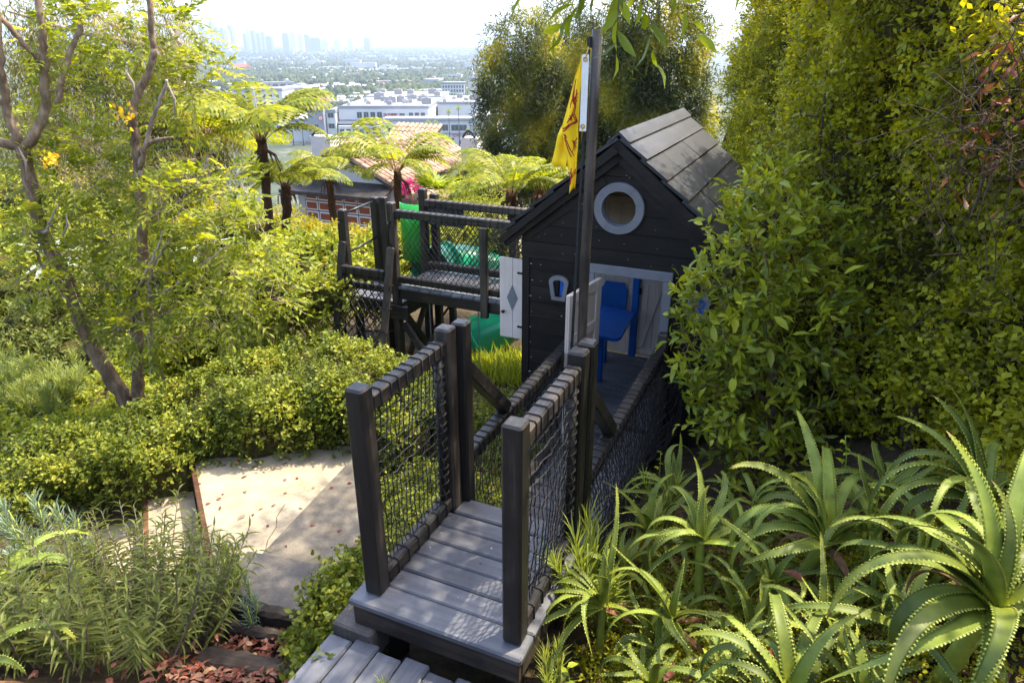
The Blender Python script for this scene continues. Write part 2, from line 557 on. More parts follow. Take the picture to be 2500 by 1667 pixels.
for (a, b_, zt) in (((-2.775, 4.99), (-1.945, 3.44), -.612), ((-3.18, 4.94), (-2.365, 3.29), -.842)):
    mb = MB(); d_ = Vector((b_[0] - a[0], b_[1] - a[1], 0)).normalized(); off = Vector((d_.y, -d_.x, 0)) * .022
    mb.bar(Vector((*a, zt - .13)) + off * -1 - d_ * .03, Vector((*b_, zt - .13)) + off * -1 + d_ * .03, .04, .26); mb.build('riser_board', 'rust', steps)
crk = MB()
cp_ = [(-1.72, 4.28), (-1.735, 4.12), (-1.70, 4.0), (-1.715, 3.86), (-1.69, 3.72)]
for i in range(len(cp_) - 1):
    (x0, y0), (x1, y1) = cp_[i], cp_[i + 1]
    crk.add([(x0 - .002, y0, -.6165), (x0 + .002, y0, -.6165), (x1 + .002, y1, -.6165), (x1 - .002, y1, -.6165)], [(0, 1, 2, 3)])
crk.build('crack', 'soil', steps)

rs = random.Random(3)
def sleeper(c, ang, L, w, h, z, label):
    o = thing('timber_sleeper', (c[0], c[1], z - h), label, 'sleeper', 'old sleepers set in the red leaf litter', frame='w')
    o.rotation_euler = (R(rs.uniform(-2, 2)), R(rs.uniform(-2, 2)), ang)
    mb = MB()
    n = 14
    for a in range(1):
        vs = []; fs = []
        for i in range(n + 1):
            x = -L / 2 + L * i / n
            for (yy, zz) in ((-w / 2, 0), (-w / 2, h * .85), (-w / 2 + .02, h), (0, h), (w / 2 - .02, h), (w / 2, h * .85), (w / 2, 0)):
                vs.append((x, yy + rs.uniform(-.006, .006), zz + rs.uniform(-.007, .007) if zz > 0 else zz))
        for i in range(n):
            for k in range(6):
                fs.append((i * 7 + k, i * 7 + k + 1, (i + 1) * 7 + k + 1, (i + 1) * 7 + k))
        fs.append(tuple(range(7))); fs.append(tuple(n * 7 + k for k in range(7))[::-1])
        mb.add(vs, fs)
    BASE.pop(o.name)
    mb.build('beam', 'sleeper', o)
    BASE[o.name] = (0, 0, 0)
    return o
sleeper((-1.36, 2.99), R(-13), .52, .085, .12, -.40, 'narrow dark sleeper right at the edge of the grey slab')
sleeper((-1.38, 2.885), R(-15), .5, .075, .12, -.44, 'half buried sleeper in the middle of the red leaves')
sleeper((-1.38, 2.62), R(-12), .56, .13, .14, -.385, 'broad black sleeper lying nearest the camera in the litter')

# lower deck in front of the platform
ld = thing('lower_deck', (.4, -.4, -.34), 'slate blue lower deck of wide boards at the foot of the platform', 'deck')
for i in range(7):
    s0 = -.10 + i * .146
    mb = MB(); mb.box((s0, -1.6, -.262), (s0 + .139, -.045 + (0.03 if i % 2 else 0), -.222), .009)
    o = mb.build('plank', 'deck_y', ld)
mb = MB(); mb.box((-.08, -1.5, -.36), (.9, -1.42, -.264)); mb.box((-.08, -.2, -.36), (.9, -.12, -.264)); mb.build('joist', 'dark_x', ld)
blk = thing('footing_block', (.06, .0, -.36), 'small rough concrete footing under the platform front corner', 'footing')
mb = MB(); mb.box((-.10, -.03, -.36), (.14, .28, -.165), .012); mb.build('block', 'concrete_grey', blk)

# ================================================================== cords, nets, lashings
def net(mb, f, nu, nv, r=.0032, seed=1, jit=.006, knots=True):
    """f(u,v) -> point; cords both ways with a knot at every crossing"""
    rn = random.Random(seed)
    P = [[Vector(f(i / nu, j / nv)) + Vector((rn.uniform(-jit, jit), rn.uniform(-jit, jit), rn.uniform(-jit, jit))) * (0 if i in (0, nu) and j in (0, nv) else 1)
          for j in range(nv + 1)] for i in range(nu + 1)]
    for i in range(nu + 1):
        mb.tube([P[i][j] for j in range(nv + 1)], r, 4, cap=False)
    for j in range(nv + 1):
        mb.tube([P[i][j] for i in range(nu + 1)], r, 4, cap=False)
    if knots:
        for i in range(1, nu):
            for j in range(1, nv):
                p = P[i][j]; k = r * 2.1
                mb.add([p + Vector(q) * k for q in ((1, 0, 0), (-1, 0, 0), (0, 1, 0), (0, -1, 0), (0, 0, 1), (0, 0, -1))],
                       [(0, 2, 4), (2, 1, 4), (1, 3, 4), (3, 0, 4), (2, 0, 5), (1, 2, 5), (3, 1, 5), (0, 3, 5)])

def lash(mb, axis, a, b, c0, c1, step, r=.0045, skew=.012, seed=1):
    """rope wound round a timber running along axis from a to b; c0,c1 = cross-section corners"""
    rn = random.Random(seed)
    n = max(1, int((b - a) / step))
    e = r * .7
    for i in range(n):
        q = a + (i + .5) * (b - a) / n + rn.uniform(-.008, .008)
        sk = skew * rn.uniform(.4, 1.3)
        loop = []
        (u0, w0), (u1, w1) = c0, c1
        u0 -= e; w0 -= e; u1 += e; w1 += e
        ch = .008
        for k, (u, w) in enumerate([(u0 + ch, w0), (u1 - ch, w0), (u1, w0 + ch), (u1, w1 - ch), (u1 - ch, w1), (u0 + ch, w1), (u0, w1 - ch), (u0, w0 + ch)]):
            d = q + sk * (k / 7 - .5)
            loop.append((d, u, w) if axis == 'x' else (u, d, w) if axis == 'y' else (u, w, d))
        mb.tube(loop, r, 6, closed=True)

def post(parent, s0, t0, z0, z1, w=.095, d=None, mat='dark_z', name='post', ch=.011):
    mb = MB(); mb.box((s0, t0, z0), (s0 + w, t0 + (d or w), z1), ch)
    return mb.build(name, mat, parent)

# ================================================================== entry platform
ep = thing('entry_platform', (.47, .5, -.3), 'slate grey platform with charcoal posts and rope net sides at the near end', 'platform')
ztop = 0.0
mb = MB(); mb.box((.0, .0, -.042), (.95, .165, 0), .012); mb.build('plank', 'deck_x', ep)
for i in range(5):
    t0 = .17 + i * .134
    mb = MB(); mb.box((.122, t0, -.04), (.828, t0 + .129, -.002 + (i % 2) * .002), .011); mb.build('plank', 'deck_x', ep)
mb = MB(); mb.box((.15, .842, -.036), (.82, .99, .004), .01); mb.build('threshold_board', 'deck_x', ep)
mb = MB(); mb.box((.0, .168, -.04), (.118, 1.0, .001), .011); mb.build('edge_board', 'deck_y', ep)
mb = MB(); mb.box((.832, .168, -.04), (.95, 1.0, .001), .011); mb.build('edge_board', 'deck_y', ep)
mb = MB(); mb.box((.015, .012, -.165), (.935, .05, -.043), .006); mb.build('fascia', 'dark_x', ep)
mb = MB(); mb.box((.012, .052, -.165), (.05, .99, -.043), .006); mb.build('fascia', 'dark_y', ep)
mb = MB(); mb.box((.90, .052, -.165), (.938, .99, -.043), .006); mb.build('fascia', 'dark_y', ep)
mb = MB(); mb.box((.06, .96, -.75), (.9, .995, -.043), .006); mb.build('riser_board', 'dark_x', ep)
for (a, b_) in ((.1, .2), (.78, .88)):
    mb = MB(); mb.box((a, .12, -.6), (b_, .22, -.166), .006); mb.build('support', 'dark_z', ep)
    mb = MB(); mb.box((a, .70, -.7), (b_, .80, -.166), .006); mb.build('support', 'dark_z', ep)
HP = 1.166
post(ep, .055, .07, .001, HP); post(ep, .825, .07, .001, HP)
post(ep, .062, .85, -.1, HP); post(ep, .108, .955, -.75, HP + .004, .09)
post(ep, .828, .85, -.1, HP); post(ep, .846, .955, -.75, HP + .012, .09)
for (s0, sd) in ((.068, 1), (.838, 2)):
    mb = MB(); mb.box((s0, .166, 1.02), (s0 + .075, .849, 1.105), .01); rl = sub(mb.build('top_rail', 'dark_y', ep), ep)
    mb = MB(); lash(mb, 'y', .2, .83, (s0, 1.02), (s0 + .075, 1.105), .068, seed=sd); mb.build('lashing_rope', 'rope', rl, True)
    mb = MB(); mb.box((s0, .166, .012), (s0 + .075, .849, .095), .01); rl = sub(mb.build('bottom_rail', 'dark_y', ep), ep)
    mb = MB(); lash(mb, 'y', .2, .83, (s0, .012), (s0 + .075, .095), .095, seed=sd + 5); mb.build('lashing_rope', 'rope', rl, True)
    sc = s0 + .038
    mb = MB(); mb.tube([(sc, .815, .096), (sc, .815, 1.019)], .026, 10)
    np_ = sub(mb.build('net_pole', 'dark_z', ep, True), ep)
    mb = MB()
    rn = random.Random(sd)
    for k in range(15):
        z = .15 + k * .058 + rn.uniform(-.01, .01)
        mb.tube([(sc + .032 * math.cos(q), .815 + .032 * math.sin(q), z + .012 * math.sin(q + 1)) for q in np.linspace(0, 6.28, 10)[:-1]], .0045, 5, closed=True)
    mb.tube([(sc + .012 * math.sin(k * 1.7) + .02, .785, .11 + k * .03) for k in range(30)], .005, 5)
    mb.build('lashing_rope', 'rope', np_, True)
    mb = MB()
    def fl(u, v, sc=sc, sd=sd):
        sag = .03 * math.sin(math.pi * u) * math.sin(math.pi * v)
        return (sc + (-.02 if sd == 1 else .03) * math.sin(math.pi * u) * math.sin(math.pi * v), .172 + (.60 + .02 * v) * u + .05 * (v - .5) * math.sin(math.pi * u), .1 + .915 * v - sag)
    net(mb, fl, 15, 15, .0034, seed=sd)
    mb.tube([(sc + .008 * math.sin(k * 2.3), .176 + .006 * math.cos(k * 1.9), .1 + k * .031) for k in range(30)], .007, 5)
    mb.build('net', 'rope', ep)
bolt_pos = [(.10, .068, .9), (.10, .068, .12), (.87, .068, .12), (.87, .068, .95)]
mb = MB()
rn = random.Random(8)
for i in range(5):
    for s_ in (.18, .5, .78):
        t_ = .235 + i * .134
        mb.tube([(s_ + rn.uniform(-.01, .01), t_, -.003), (s_, t_, .0012)], .004, 7)
mb.build('screw', 'steel', ep)

# ================================================================== rope bridge to the house
BF = -.66
br = thing('rope_bridge', (.48, 2.2, BF - .15), 'narrow dark rope bridge with lashed rails leading to the playhouse door', 'bridge')
for i in range(14):
    t0 = 1.36 + i * .139
    mb = MB(); mb.box((.10, t0, BF - .036), (.885, t0 + .131, BF + (.003 if i % 3 == 0 else 0)), .009); mb.build('plank', 'deck_x', br)
for z_, t0 in ((-.22, 1.06), (-.44, 1.2)):
    mb = MB(); mb.box((.11, t0, z_ - .04), (.87, t0 + .2, z_), .009); mb.build('step_tread', 'deck_x', br)
for s0 in (.13, .80):
    mb = MB(); mb.box((s0, 1.06, BF - .15), (s0 + .05, 3.28, BF - .038), .006); mb.build('beam', 'dark_y', br)
for side, (s0, sd) in enumerate(((.062, 11), (.812, 12))):
    mb = MB(); mb.box((s0, 1.052, .18), (s0 + .085, 3.2, .265), .01); rl = sub(mb.build('top_rail', 'dark_y', br), br)
    mb = MB(); lash(mb, 'y', 1.1, 3.18, (s0, .18), (s0 + .085, .265), .072, seed=sd); mb.build('lashing_rope', 'rope', rl, True)
    mb = MB(); mb.box((s0, 1.052, -.60), (s0 + .085, 3.2, -.52), .01); mb.build('bottom_rail', 'dark_y', br)
    post(br, s0, 3.205, -.8, .365, .085)
    mb = MB(); mb.bar((s0 + .043, 1.03, .92), (s0 + .043, 1.69, .275), .082, .085, (0, .7, .7), .008); mb.build('brace', 'dark_y', br)
    for layer in range(2):
        mb = MB()
        o_ = (-1 if side == 0 else 1)
        def fb(u, v, s0=s0, o_=o_, layer=layer):
            bulge = (.05 + .16 * layer) * math.sin(math.pi * (1 - v) ** 1.3) * (.75 + .25 * math.sin(u * 9))
            return (s0 + .0425 + o_ * (.044 + bulge), 1.08 + 2.1 * u, -.56 + .80 * v - .03 * math.sin(u * 17) * (1 - v))
        net(mb, fb, 44, 13, .0032, seed=sd + layer, jit=.008)
        mb.build('net', 'rope', br)
        if side == 0: break

# ================================================================== playhouse
FZ = -.65
T0 = 3.35; TB = 5.6
SL, SR, SC = -.48, 1.22, .37
ZP = 1.90; ZE = 1.06; SE = .99     # ridge height, eave height, eave half-span
house = thing('playhouse', (SC, 4.4, -.8), 'dark brown wooden playhouse with steep black roof and grey round window', 'playhouse')
def gable_half(z):                 # half width of the gable at a height
    return min(SR - SC, max(0.0, (ZP - .05 - z) * SE / (ZP - ZE)))
CW = (.385, 1.355, .146)           # round window
def board(zs, Lf, Rf, t0, t1, name, mat, parent, bev=.004):
    """siding board whose ends follow two curves"""
    mb = MB()
    pts = [(Lf(z), z) for z in zs] + [(Rf(z), z) for z in zs[::-1]]
    if min(abs(Rf(z) - Lf(z)) for z in (zs[0],)) < .01: return None
    mb.prism(pts, 'y', t0, t1)
    return mb.build(name, mat, parent)
KW = [(-.123, .60), (1.10, .60)]   # keyhole windows
def kw_half(dz, k=0):              # half width of keyhole opening at height dz from its centre
    return None if dz < -.085 or dz > .085 else .032 + .022 * (dz + .085) / .17 - (0.03 * max(0, dz - .055) / .03)
rows = []
z = -.78; i = 0
while z < .85:
    rows.append((z, min(z + .148, .856))); z += .152
for (z0, z1) in rows:
    zs = list(np.linspace(z0, z1, 7))
    jit = .001 * (len(rows) % 3)
    for (a, b_, kw) in ((SL + .075, .14, KW[0]), (.86, SR - .075, KW[1])):
        hit = any(abs(zz - kw[1]) < .085 for zz in zs)
        if not hit:
            board([z0, z1], lambda q, a=a: a, lambda q, b_=b_: b_, T0, T0 + .022, 'siding_board', 'siding_x', house)
        else:
            f = lambda q, kw=kw: (kw_half(q - kw[1]) or 0.0)
            board(zs, lambda q, a=a: a, lambda q, kw=kw, f=f: kw[0] - f(q), T0, T0 + .022, 'siding_board', 'siding_x', house)
            board(zs, lambda q, kw=kw, f=f: kw[0] + f(q), lambda q, b_=b_: b_, T0, T0 + .022, 'siding_board', 'siding_x', house)
z = .85
while z < ZP - .08:
    z0, z1 = z, min(z + .148, ZP - .06)
    zs = list(np.linspace(z0, z1, 9))
    L_ = lambda q: SC - gable_half(q); R_ = lambda q: SC + gable_half(q)
    if z1 > CW[1] - CW[2] and z0 < CW[1] + CW[2]:
        c = lambda q: math.sqrt(max(0, CW[2] ** 2 - (q - CW[1]) ** 2))
        board(zs, L_, lambda q: CW[0] - c(q), T0 - .018, T0 + .008, 'siding_board', 'siding_x', house)
        board(zs, lambda q: CW[0] + c(q), R_, T0 - .018, T0 + .008, 'siding_board', 'siding_x', house)
    else:
        board(zs, L_, R_, T0 - .018, T0 + .008, 'siding_board', 'siding_x', house)
    z += .152
# corner boards
for s0 in (SL, SR - .073):
    mb = MB(); mb.box((s0, T0 - .012, -.8), (s0 + .073, T0 + .03, .848), .004); mb.build('corner_board', 'siding_z', house)
# nail heads
mb = MB(); rn = random.Random(4)
for k in range(46):
    z_ = rn.choice([.92, 1.06, 1.2, 1.36, 1.5, 1.62, 1.72]) + rn.uniform(-.02, .02)
    hw = gable_half(z_) - .06
    s_ = SC + rn.uniform(-1, 1) * hw
    if (s_ - CW[0]) ** 2 + (z_ - CW[1]) ** 2 < .25 ** 2: continue
    mb.tube([(s_, T0 - .019, z_), (s_, T0 - .0172, z_)], .0042, 6)
for (z0, z1) in rows:
    for s_ in (-.39, -.1 if z0 < .3 else -.3, .1):
        mb.tube([(s_ + rn.uniform(-.02, .02), T0 - .0015, z0 + .05), (s_, T0 + .001, z0 + .05)], .004, 6)
mb.build('nail_head', 'steel', house)
# round window
def ring(cx, cz, r0, r1, a0, a1, n, t0, t1):
    mb = MB()
    pts = []
    vs = []; fs = []
    for i in range(n + 1):
        a = a0 + (a1 - a0) * i / n
        for r_, t_ in ((r0, t0), (r1 - .006, t0), (r1, t0 + .006), (r1, t1), (r0, t1)):
            vs.append((cx + r_ * math.cos(a), t_, cz + r_ * math.sin(a)))
    for i in range(n):
        for k in range(5):
            fs.append((i * 5 + k, i * 5 + (k + 1) % 5, (i + 1) * 5 + (k + 1) % 5, (i + 1) * 5 + k))
    fs.append(tuple(range(5))); fs.append(tuple(n * 5 + k for k in range(5))[::-1])
    return mb.add(vs, fs)
rw = MB(); 
for k in range(64):
    pass
win = ring(CW[0], CW[1], .140, .15, 0, 2 * math.pi, 48, T0 - .017, T0 + .05).build('round_window', 'trim', house)
sub(win, house)
for a in (R(-35), R(55), R(145), R(235)):
    ring(CW[0], CW[1], .143, .212, a + .004, a + R(90) - .004, 16, T0 - .048, T0 - .019).build('frame_segment', 'trim', win)
# keyhole windows: flared arched frame
for (cs, cz) in KW:
    outer = []; inner = []
    def key(hw0, hw1, h0, h1, rise):
        p = [(cs - hw0, cz - h0), (cs + hw0, cz - h0)]
        for k in range(9):
            a = math.pi * k / 8
            p.append((cs + hw1 * math.cos(a), cz + h1 + rise * math.sin(a)))
        return p
    o_ = key(.062, .092, .115, .055, .062); n_ = key(.031, .055, .085, .045, .032)
    vs = []
    for p in (o_, n_):
        vs += [(x, T0 - .026, zz) for x, zz in p] 
    for p in (o_, n_):
        vs += [(x, T0 - .002, zz) for x, zz in p]
    m_ = len(o_); fs = []
    for i in range(m_):
        j = (i + 1) % m_
        fs += [(i, j, m_ + j, m_ + i), (i, j, 2 * m_ + j, 2 * m_ + i), (m_ + i, m_ + j, 3 * m_ + j, 3 * m_ + i)]
    mb = MB(); mb.add(vs, fs)
    kwf = sub(mb.build('keyhole_window', 'trim', house), house)
    mb = MB(); mb.box((cs - .006, T0 + .03, cz - .09), (cs + .05, T0 + .045, cz + .08), .003); mb.build('inner_shutter', 'blue', kwf)
# door trim
mb = MB(); mb.box((.128, T0 - .035, .785), (.872, T0 - .004, .868), .005); mb.build('door_lintel', 'trim', house)
mb = MB(); mb.box((.128, T0 - .033, FZ), (.205, T0 - .004, .784), .005); mb.build('door_jamb', 'trim', house)
mb = MB(); mb.box((.795, T0 - .033, FZ), (.872, T0 - .004, .784), .005); mb.build('door_jamb', 'trim', house)
# open door leaf, hinged on the left jamb and swung out over the bridge
dl = Matrix.Translation((.235, 3.33, 0)) @ Matrix.Rotation(R(-99), 4, 'Z')
def dbox(mb, x0, x1, y0, y1, z0, z1, ch=.004): mb.box((x0, y0, z0), (x1, y1, z1), ch, dl)
mb = MB(); dbox(mb, 0, .57, 0, .022, FZ + .05, .752); door = sub(mb.build('door', 'white_z', house), house)
mb = MB()
for (x0, x1) in ((0, .085), (.485, .57)): dbox(mb, x0, x1, .0225, .038, FZ + .05, .752)
for (z0, z1) in ((.66, .752), (.30, .39), (-.05, .04), (FZ + .05, -.50)): dbox(mb, .086, .484, .0225, .037, z0, z1)
mb.build('door_frame', 'white_z', door)
mb = MB()
mb.tube([dl @ Vector((.46, .04, .17)), dl @ Vector((.46, .055, .16)), dl @ Vector((.45, .07, .10)), dl @ Vector((.465, .07, .04)), dl @ Vector((.46, .045, -.02)), dl @ Vector((.46, .04, -.03))], .006, 6)
mb.build('door_handle', 'iron', door, True)
# side walls, back, partition and floor
for (s0, s1, openings) in ((SL, SL + .022, [(3.9, 4.95, -.62, .86), (3.5, 3.78, .02, .78)]), (SR - .022, SR, [(3.7, 4.6, .05, .8)])):  # large openings, out of view, cut to let light inside
    for (z0, z1) in rows:
        segs = [(T0 + .032, TB)]
        for (ta, tb, za, zb) in openings:
            if z0 < zb and z1 > za:
                ns = []
                for (a, b_) in segs:
                    if a < ta: ns.append((a, min(b_, ta)))
                    if b_ > tb: ns.append((max(a, tb), b_))
                segs = ns
        for (a, b_) in segs:
            if b_ - a > .03:
                mb = MB(); mb.box((s0, a, z0), (s1, b_, z1), .003); mb.build('siding_board', 'siding_y', house)
for i in range(14):
    t0 = T0 + .024 + i * .112
    mb = MB(); mb.box((SL + .03, t0, FZ - .03), (SR - .03, t0 + .106, FZ), .007); mb.build('floor_plank', 'deck_x', house)
TP = 4.98
i = 0
s = SL + .03
while s < SR - .04:
    s1 = min(s + .138, SR - .03)
    top = min(ZP - .1 - abs((s + s1) / 2 - SC) * (ZP - ZE) / SE * 1.0, 1.75)
    mb = MB(); mb.box((s, TP, FZ), (s1, TP + .02, top), .003); mb.build('back_board', 'white_z', house)
    s = s1 + .003
for z_ in (.05, 1.06, 1.22):
    mb = MB(); mb.box((SL + .04, TP - .022, z_), (SR - .04, TP - .001, z_ + .07), .003); mb.build('batten', 'white_x', house)
mb = MB(); mb.box((.165, 4.9, FZ), (.24, 4.955, 1.05), .006); mb.build('interior_post', 'blue', house)
mb = MB()
mb.box((-.19, TP - .05, -.16), (.10, TP - .022, .12), .004); mb.prism([(-.18, .118), (.09, .118), (.06, .185), (-.15, .185)], 'y', TP - .045, TP - .023)
mb.build('cupboard_door', 'blue', house)
for k in range(3):
    mb = MB(); mb.box((.262 + k * .075, TP - .04, FZ + .03), (.334 + k * .075, TP - .022, .27), .003); o = mb.build('inner_door_board', 'white_z', house)
mb = MB(); mb.bar((.29, TP - .05, FZ + .12), (.47, TP - .05, .2), .05, .018, (0, -1, 0), .003)
mb.box((.262, TP - .058, FZ + .04), (.487, TP - .041, FZ + .1), .003); mb.box((.262, TP - .058, .2), (.487, TP - .041, .262), .003); mb.build('inner_door_brace', 'white_z', house)
mb = MB(); mb.box((.235, TP - .065, .09), (.262, TP - .04, .16), .004); mb.build('latch', 'iron', house)
mb = MB(); mb.box((.44, TP - .05, 1.16), (.62, TP - .023, 1.42), .004); mb.build('wall_panel', 'blue', house)
# roof
ang = math.atan2(ZP - ZE, SE)
TR0, TR1 = 3.24, 5.78
mb = MB()
for sg in (-1, 1):
    p = [(SC, ZP - .035), (SC + sg * (SE + .03), ZE - .055), (SC + sg * (SE + .03), ZE - .02), (SC, ZP)]
    mb.prism(p, 'y', TR0 + .02, TR1 - .02)
roof = sub(mb.build('roof', 'siding_y', house), house)
ca, sa = math.cos(ang), math.sin(ang)
Lr = math.hypot(SE + .05, (ZP - ZE) * (SE + .05) / SE)
nc = 6
rn = random.Random(21)
for sg in (-1, 1):
    for c in range(nc):
        d0 = c * Lr / nc; d1 = d0 + Lr / nc + .035
        cuts = [TR0, TR0 + (.55 if c % 2 else .85), TR0 + (1.4 if c % 2 else 1.7), TR1] if c else [TR0, TR0 + 1.25, TR1]
        lift = .012 + .004
        for k in range(len(cuts) - 1):
            a, b_ = cuts[k] + .003, cuts[k + 1] - .003
            th = .024
            h0 = .004 + rn.uniform(0, .003); h1 = .03 + rn.uniform(-.004, .005)
            def P_(d, hh): return (SC + sg * (d * ca + hh * sa), ZP - d * sa + hh * ca)
            mb = MB(); mb.prism([P_(d0, h0), P_(d1, h1), P_(d1, h1 + th), P_(d0, h0 + th)], 'y', a, b_)
            mb.build('shingle', 'shingle', roof)
mb = MB(); mb.prism([(SC - .09, ZP - .035), (SC, ZP + .043), (SC + .09, ZP - .035), (SC + .09, ZP - .01), (SC, ZP + .068), (SC - .09, ZP - .01)], 'y', TR0 - .005, TR1 + .005)
mb.build('ridge_cap', 'shingle', roof)
for sg in (-1, 1):
    def Q(d, hh): return (SC + sg * (d * ca + hh * sa), ZP - d * sa + hh * ca)
    mb = MB(); mb.prism([Q(0.0, -.135), Q(Lr, -.10), Q(Lr, -.005), Q(0.0, -.005)], 'y', TR0 + .035, TR0 + .06); mb.build('barge_board', 'siding_x', roof)
    mb = MB(); mb.prism([Q(0.0, -.07), Q(Lr + .01, -.055), Q(Lr + .01, -.002), Q(0.0, -.002)], 'y', TR0 + .005, TR0 + .034); mb.build('barge_trim', 'siding_x', roof)
    mb = MB(); mb.prism([Q(.3, -.205), Q(Lr * .86, -.17), Q(Lr * .86, -.11), Q(.3, -.14)], 'y', T0 - .03, T0 - .0185); mb.build('gable_trim', 'siding_x', roof)
# small play table inside
tb = thing('play_table', (.1, 4.35, FZ), 'blue table with a rounded top inside the playhouse doorway', 'table')
mb = MB(); mb.prism([(-.16, 4.78), (.2, 4.74), (.25, 4.70), (.30, 4.02), (.28, 3.95), (.24, 3.93), (.06, 3.95), (-.12, 4.4)], 'z', -.085, -.05); mb.build('table_top', 'blue', tb)
mb = MB(); mb.box((.02, 4.12, FZ), (.085, 4.19, -.086), .005); mb.build('leg', 'blue', tb)
mb = MB(); mb.box((-.08, 4.6, FZ), (-.015, 4.67, -.086), .005); mb.build('leg', 'blue', tb)
# side shutter with a grey diamond
sh = MB(); sh.box((-.745, 3.43, .0), (-.615, 3.452, .79), .004)
shut = sub(sh.build('shutter', 'white_z', house), house)
shut['label'] = 'whitewashed side shutter with a grey diamond'
mb = MB(); mb.box((-.613, 3.43, .0), (-.487, 3.452, .788), .004); mb.build('board', 'white_z', shut)
mb = MB(); mb.prism([(-.615, .29), (-.563, .41), (-.615, .53), (-.667, .41)], 'y', 3.418, 3.4295); mb.build('diamond', 'trim', shut)
for z_ in (.13, .66):
    mb = MB(); mb.prism([(-.48, z_ - .012), (-.48, z_ + .012), (-.545, z_ + .007), (-.552, z_ + .013), (-.565, z_), (-.552, z_ - .013), (-.545, z_ - .007)], 'y', 3.42, 3.4285); mb.build('hinge', 'iron', shut)
mb = MB(); mb.tube([(-.70, 3.429, .27), (-.70, 3.405, .27), (-.70, 3.395, .27), (-.70, 3.385, .27)], [.008, .012, .018, .008], 10); mb.build('knob', 'iron', shut, True)

# ================================================================== flagpole and flag
fp = thing('flagpole', (.845, .99, -.2), 'tall weathered dark round pole standing behind the platform post', 'flagpole')
PS, PT = .835, 1.075
mb = MB(); mb.tube([(PS, PT, -.3), (PS, PT, .6), (PS - .004, PT, 1.5), (PS + .004, PT, 2.3), (PS + .006, PT, 2.63)], [.026, .0255, .0245, .0235, .0225], 14); mb.build('pole', 'dark_z', fp, True)
mb = MB()
mb.tube([(PS - .05, PT - .045, .5), (PS - .042, PT - .03, 1.2), (PS - .036, PT - .02, 1.9), (PS - .03, PT - .015, 2.2)], .0045, 6)
mb.tube([(PS - .06, PT - .045, .5), (PS - .05, PT - .03, 1.2), (PS - .04, PT - .02, 1.9), (PS - .03, PT - .015, 2.6)], .0035, 6)
mb.build('halyard', 'rope', fp, True)
mb = MB(); mb.tube([(PS - .018, PT - .02, 2.6), (PS - .018, PT - .02, 2.555)], .008, 8); mb.tube([(PS - .02, PT - .022, 2.55), (PS - .02, PT - .022, 2.5)], .004, 6); mb.build('pulley', 'iron', fp)

FT = PT - .03
flag = thing('flag', (.78, FT, 1.9), 'yellow flag with dark red double lines hanging limp from the pole', 'flag')
def lerp_curve(c, b):
    k = min(int(b * (len(c) - 1)), len(c) - 2); f = b * (len(c) - 1) - k
    return tuple(c[k][i] * (1 - f) + c[k + 1][i] * f for i in range(2))
hx = -.022
front_L = [(.782, 2.515), (.752, 2.44), (.728, 2.34), (.712, 2.27), (.698, 2.215), (.705, 2.16), (.722, 2.05), (.742, 1.985), (.742, 1.91)]
front_R = [(.786, 2.515), (.786, 2.44), (.782, 2.36), (.779, 2.28), (.775, 2.215), (.778, 2.15), (.778, 2.08), (.780, 2.0), (.776, 1.935)]
back_L = [(.70, 2.25), (.675, 2.18), (.642, 2.045)]
back_R = [(.74, 2.25), (.735, 2.15), (.72, 2.01)]
def cloth(Lc, Rc, amp, ph, dt, nu=14, nv=30):
    def S(a, b):
        l = lerp_curve(Lc, b); r_ = lerp_curve(Rc, b)
        x = l[0] + (r_[0] - l[0]) * a; z_ = l[1] + (r_[1] - l[1]) * a
        return Vector((x, FT + dt + amp * math.sin(a * 7.5 + ph + b * 1.5) * (.35 + .65 * b) + .008 * math.sin(b * 9 + a * 3), z_ - .006 * math.sin(a * 7)))
    return S
S1 = cloth(front_L, front_R, .016, .5, 0); S2 = cloth(back_L, back_R, .01, 2, .022)
mb = MB()
for S, nu, nv in ((S1, 16, 34), (S2, 8, 10)):
    vs = []; fs = []
    for j in range(nv + 1):
        for i in range(nu + 1):
            vs.append(S(i / nu, j / nv))
    for j in range(nv):
        for i in range(nu):
            fs.append((j * (nu + 1) + i, j * (nu + 1) + i + 1, (j + 1) * (nu + 1) + i + 1, (j + 1) * (nu + 1) + i))
    mb.add(vs, fs)
fc = sub(mb.build('cloth', 'flag_yellow', flag, True), flag)
sm = fc.modifiers.new('thickness', 'SOLIDIFY'); sm.thickness = .0012
def ribbon(mb, S, pts, w):
    P = [S(a, b) for a, b in pts]
    for i in range(len(P) - 1):
        d = (P[i + 1] - P[i]); nn = Vector((d.z, 0, -d.x)).normalized() * w / 2
        off = Vector((0, -.0032, 0))
        mb.add([P[i] - nn + off, P[i] + nn + off, P[i + 1] + nn + off, P[i + 1] - nn + off], [(0, 1, 2, 3)])
def interp(pts, n=10):
    o = []
    for i in range(len(pts) - 1):
        for k in range(n): o.append(tuple(pts[i][q] + (pts[i + 1][q] - pts[i][q]) * k / n for q in range(2)))
    return o + [pts[-1]]
mb = MB()
for d in (0, .085):
    ribbon(mb, S1, interp([(.30 + d, .14), (.42 + d, .24), (.70 + d * .6, .33), (.62 + d, .39), (.86 + d * .6, .465 - d * .15), (.05, .535 - d * .3)]), .0065)
    ribbon(mb, S1, interp([(.12 + d * 1.4, .60), (.55 + d * 1.4, .735)]), .006)
    ribbon(mb, S1, interp([(.3, .875 + d * .25), (.95, .83 + d * .25)]), .006)
def fleur(a, b, sc, rot):
    for q in (-1.0, -.5, 0, .5, 1.0):
        pts = []
        for k in range(6):
            f = k / 5
            an = rot + q * (1.05 * f)
            pts.append((a + math.cos(an) * sc * f * 1.0, b + math.sin(an) * sc * f * .28))
        ribbon(mb, S1, pts, .0048)
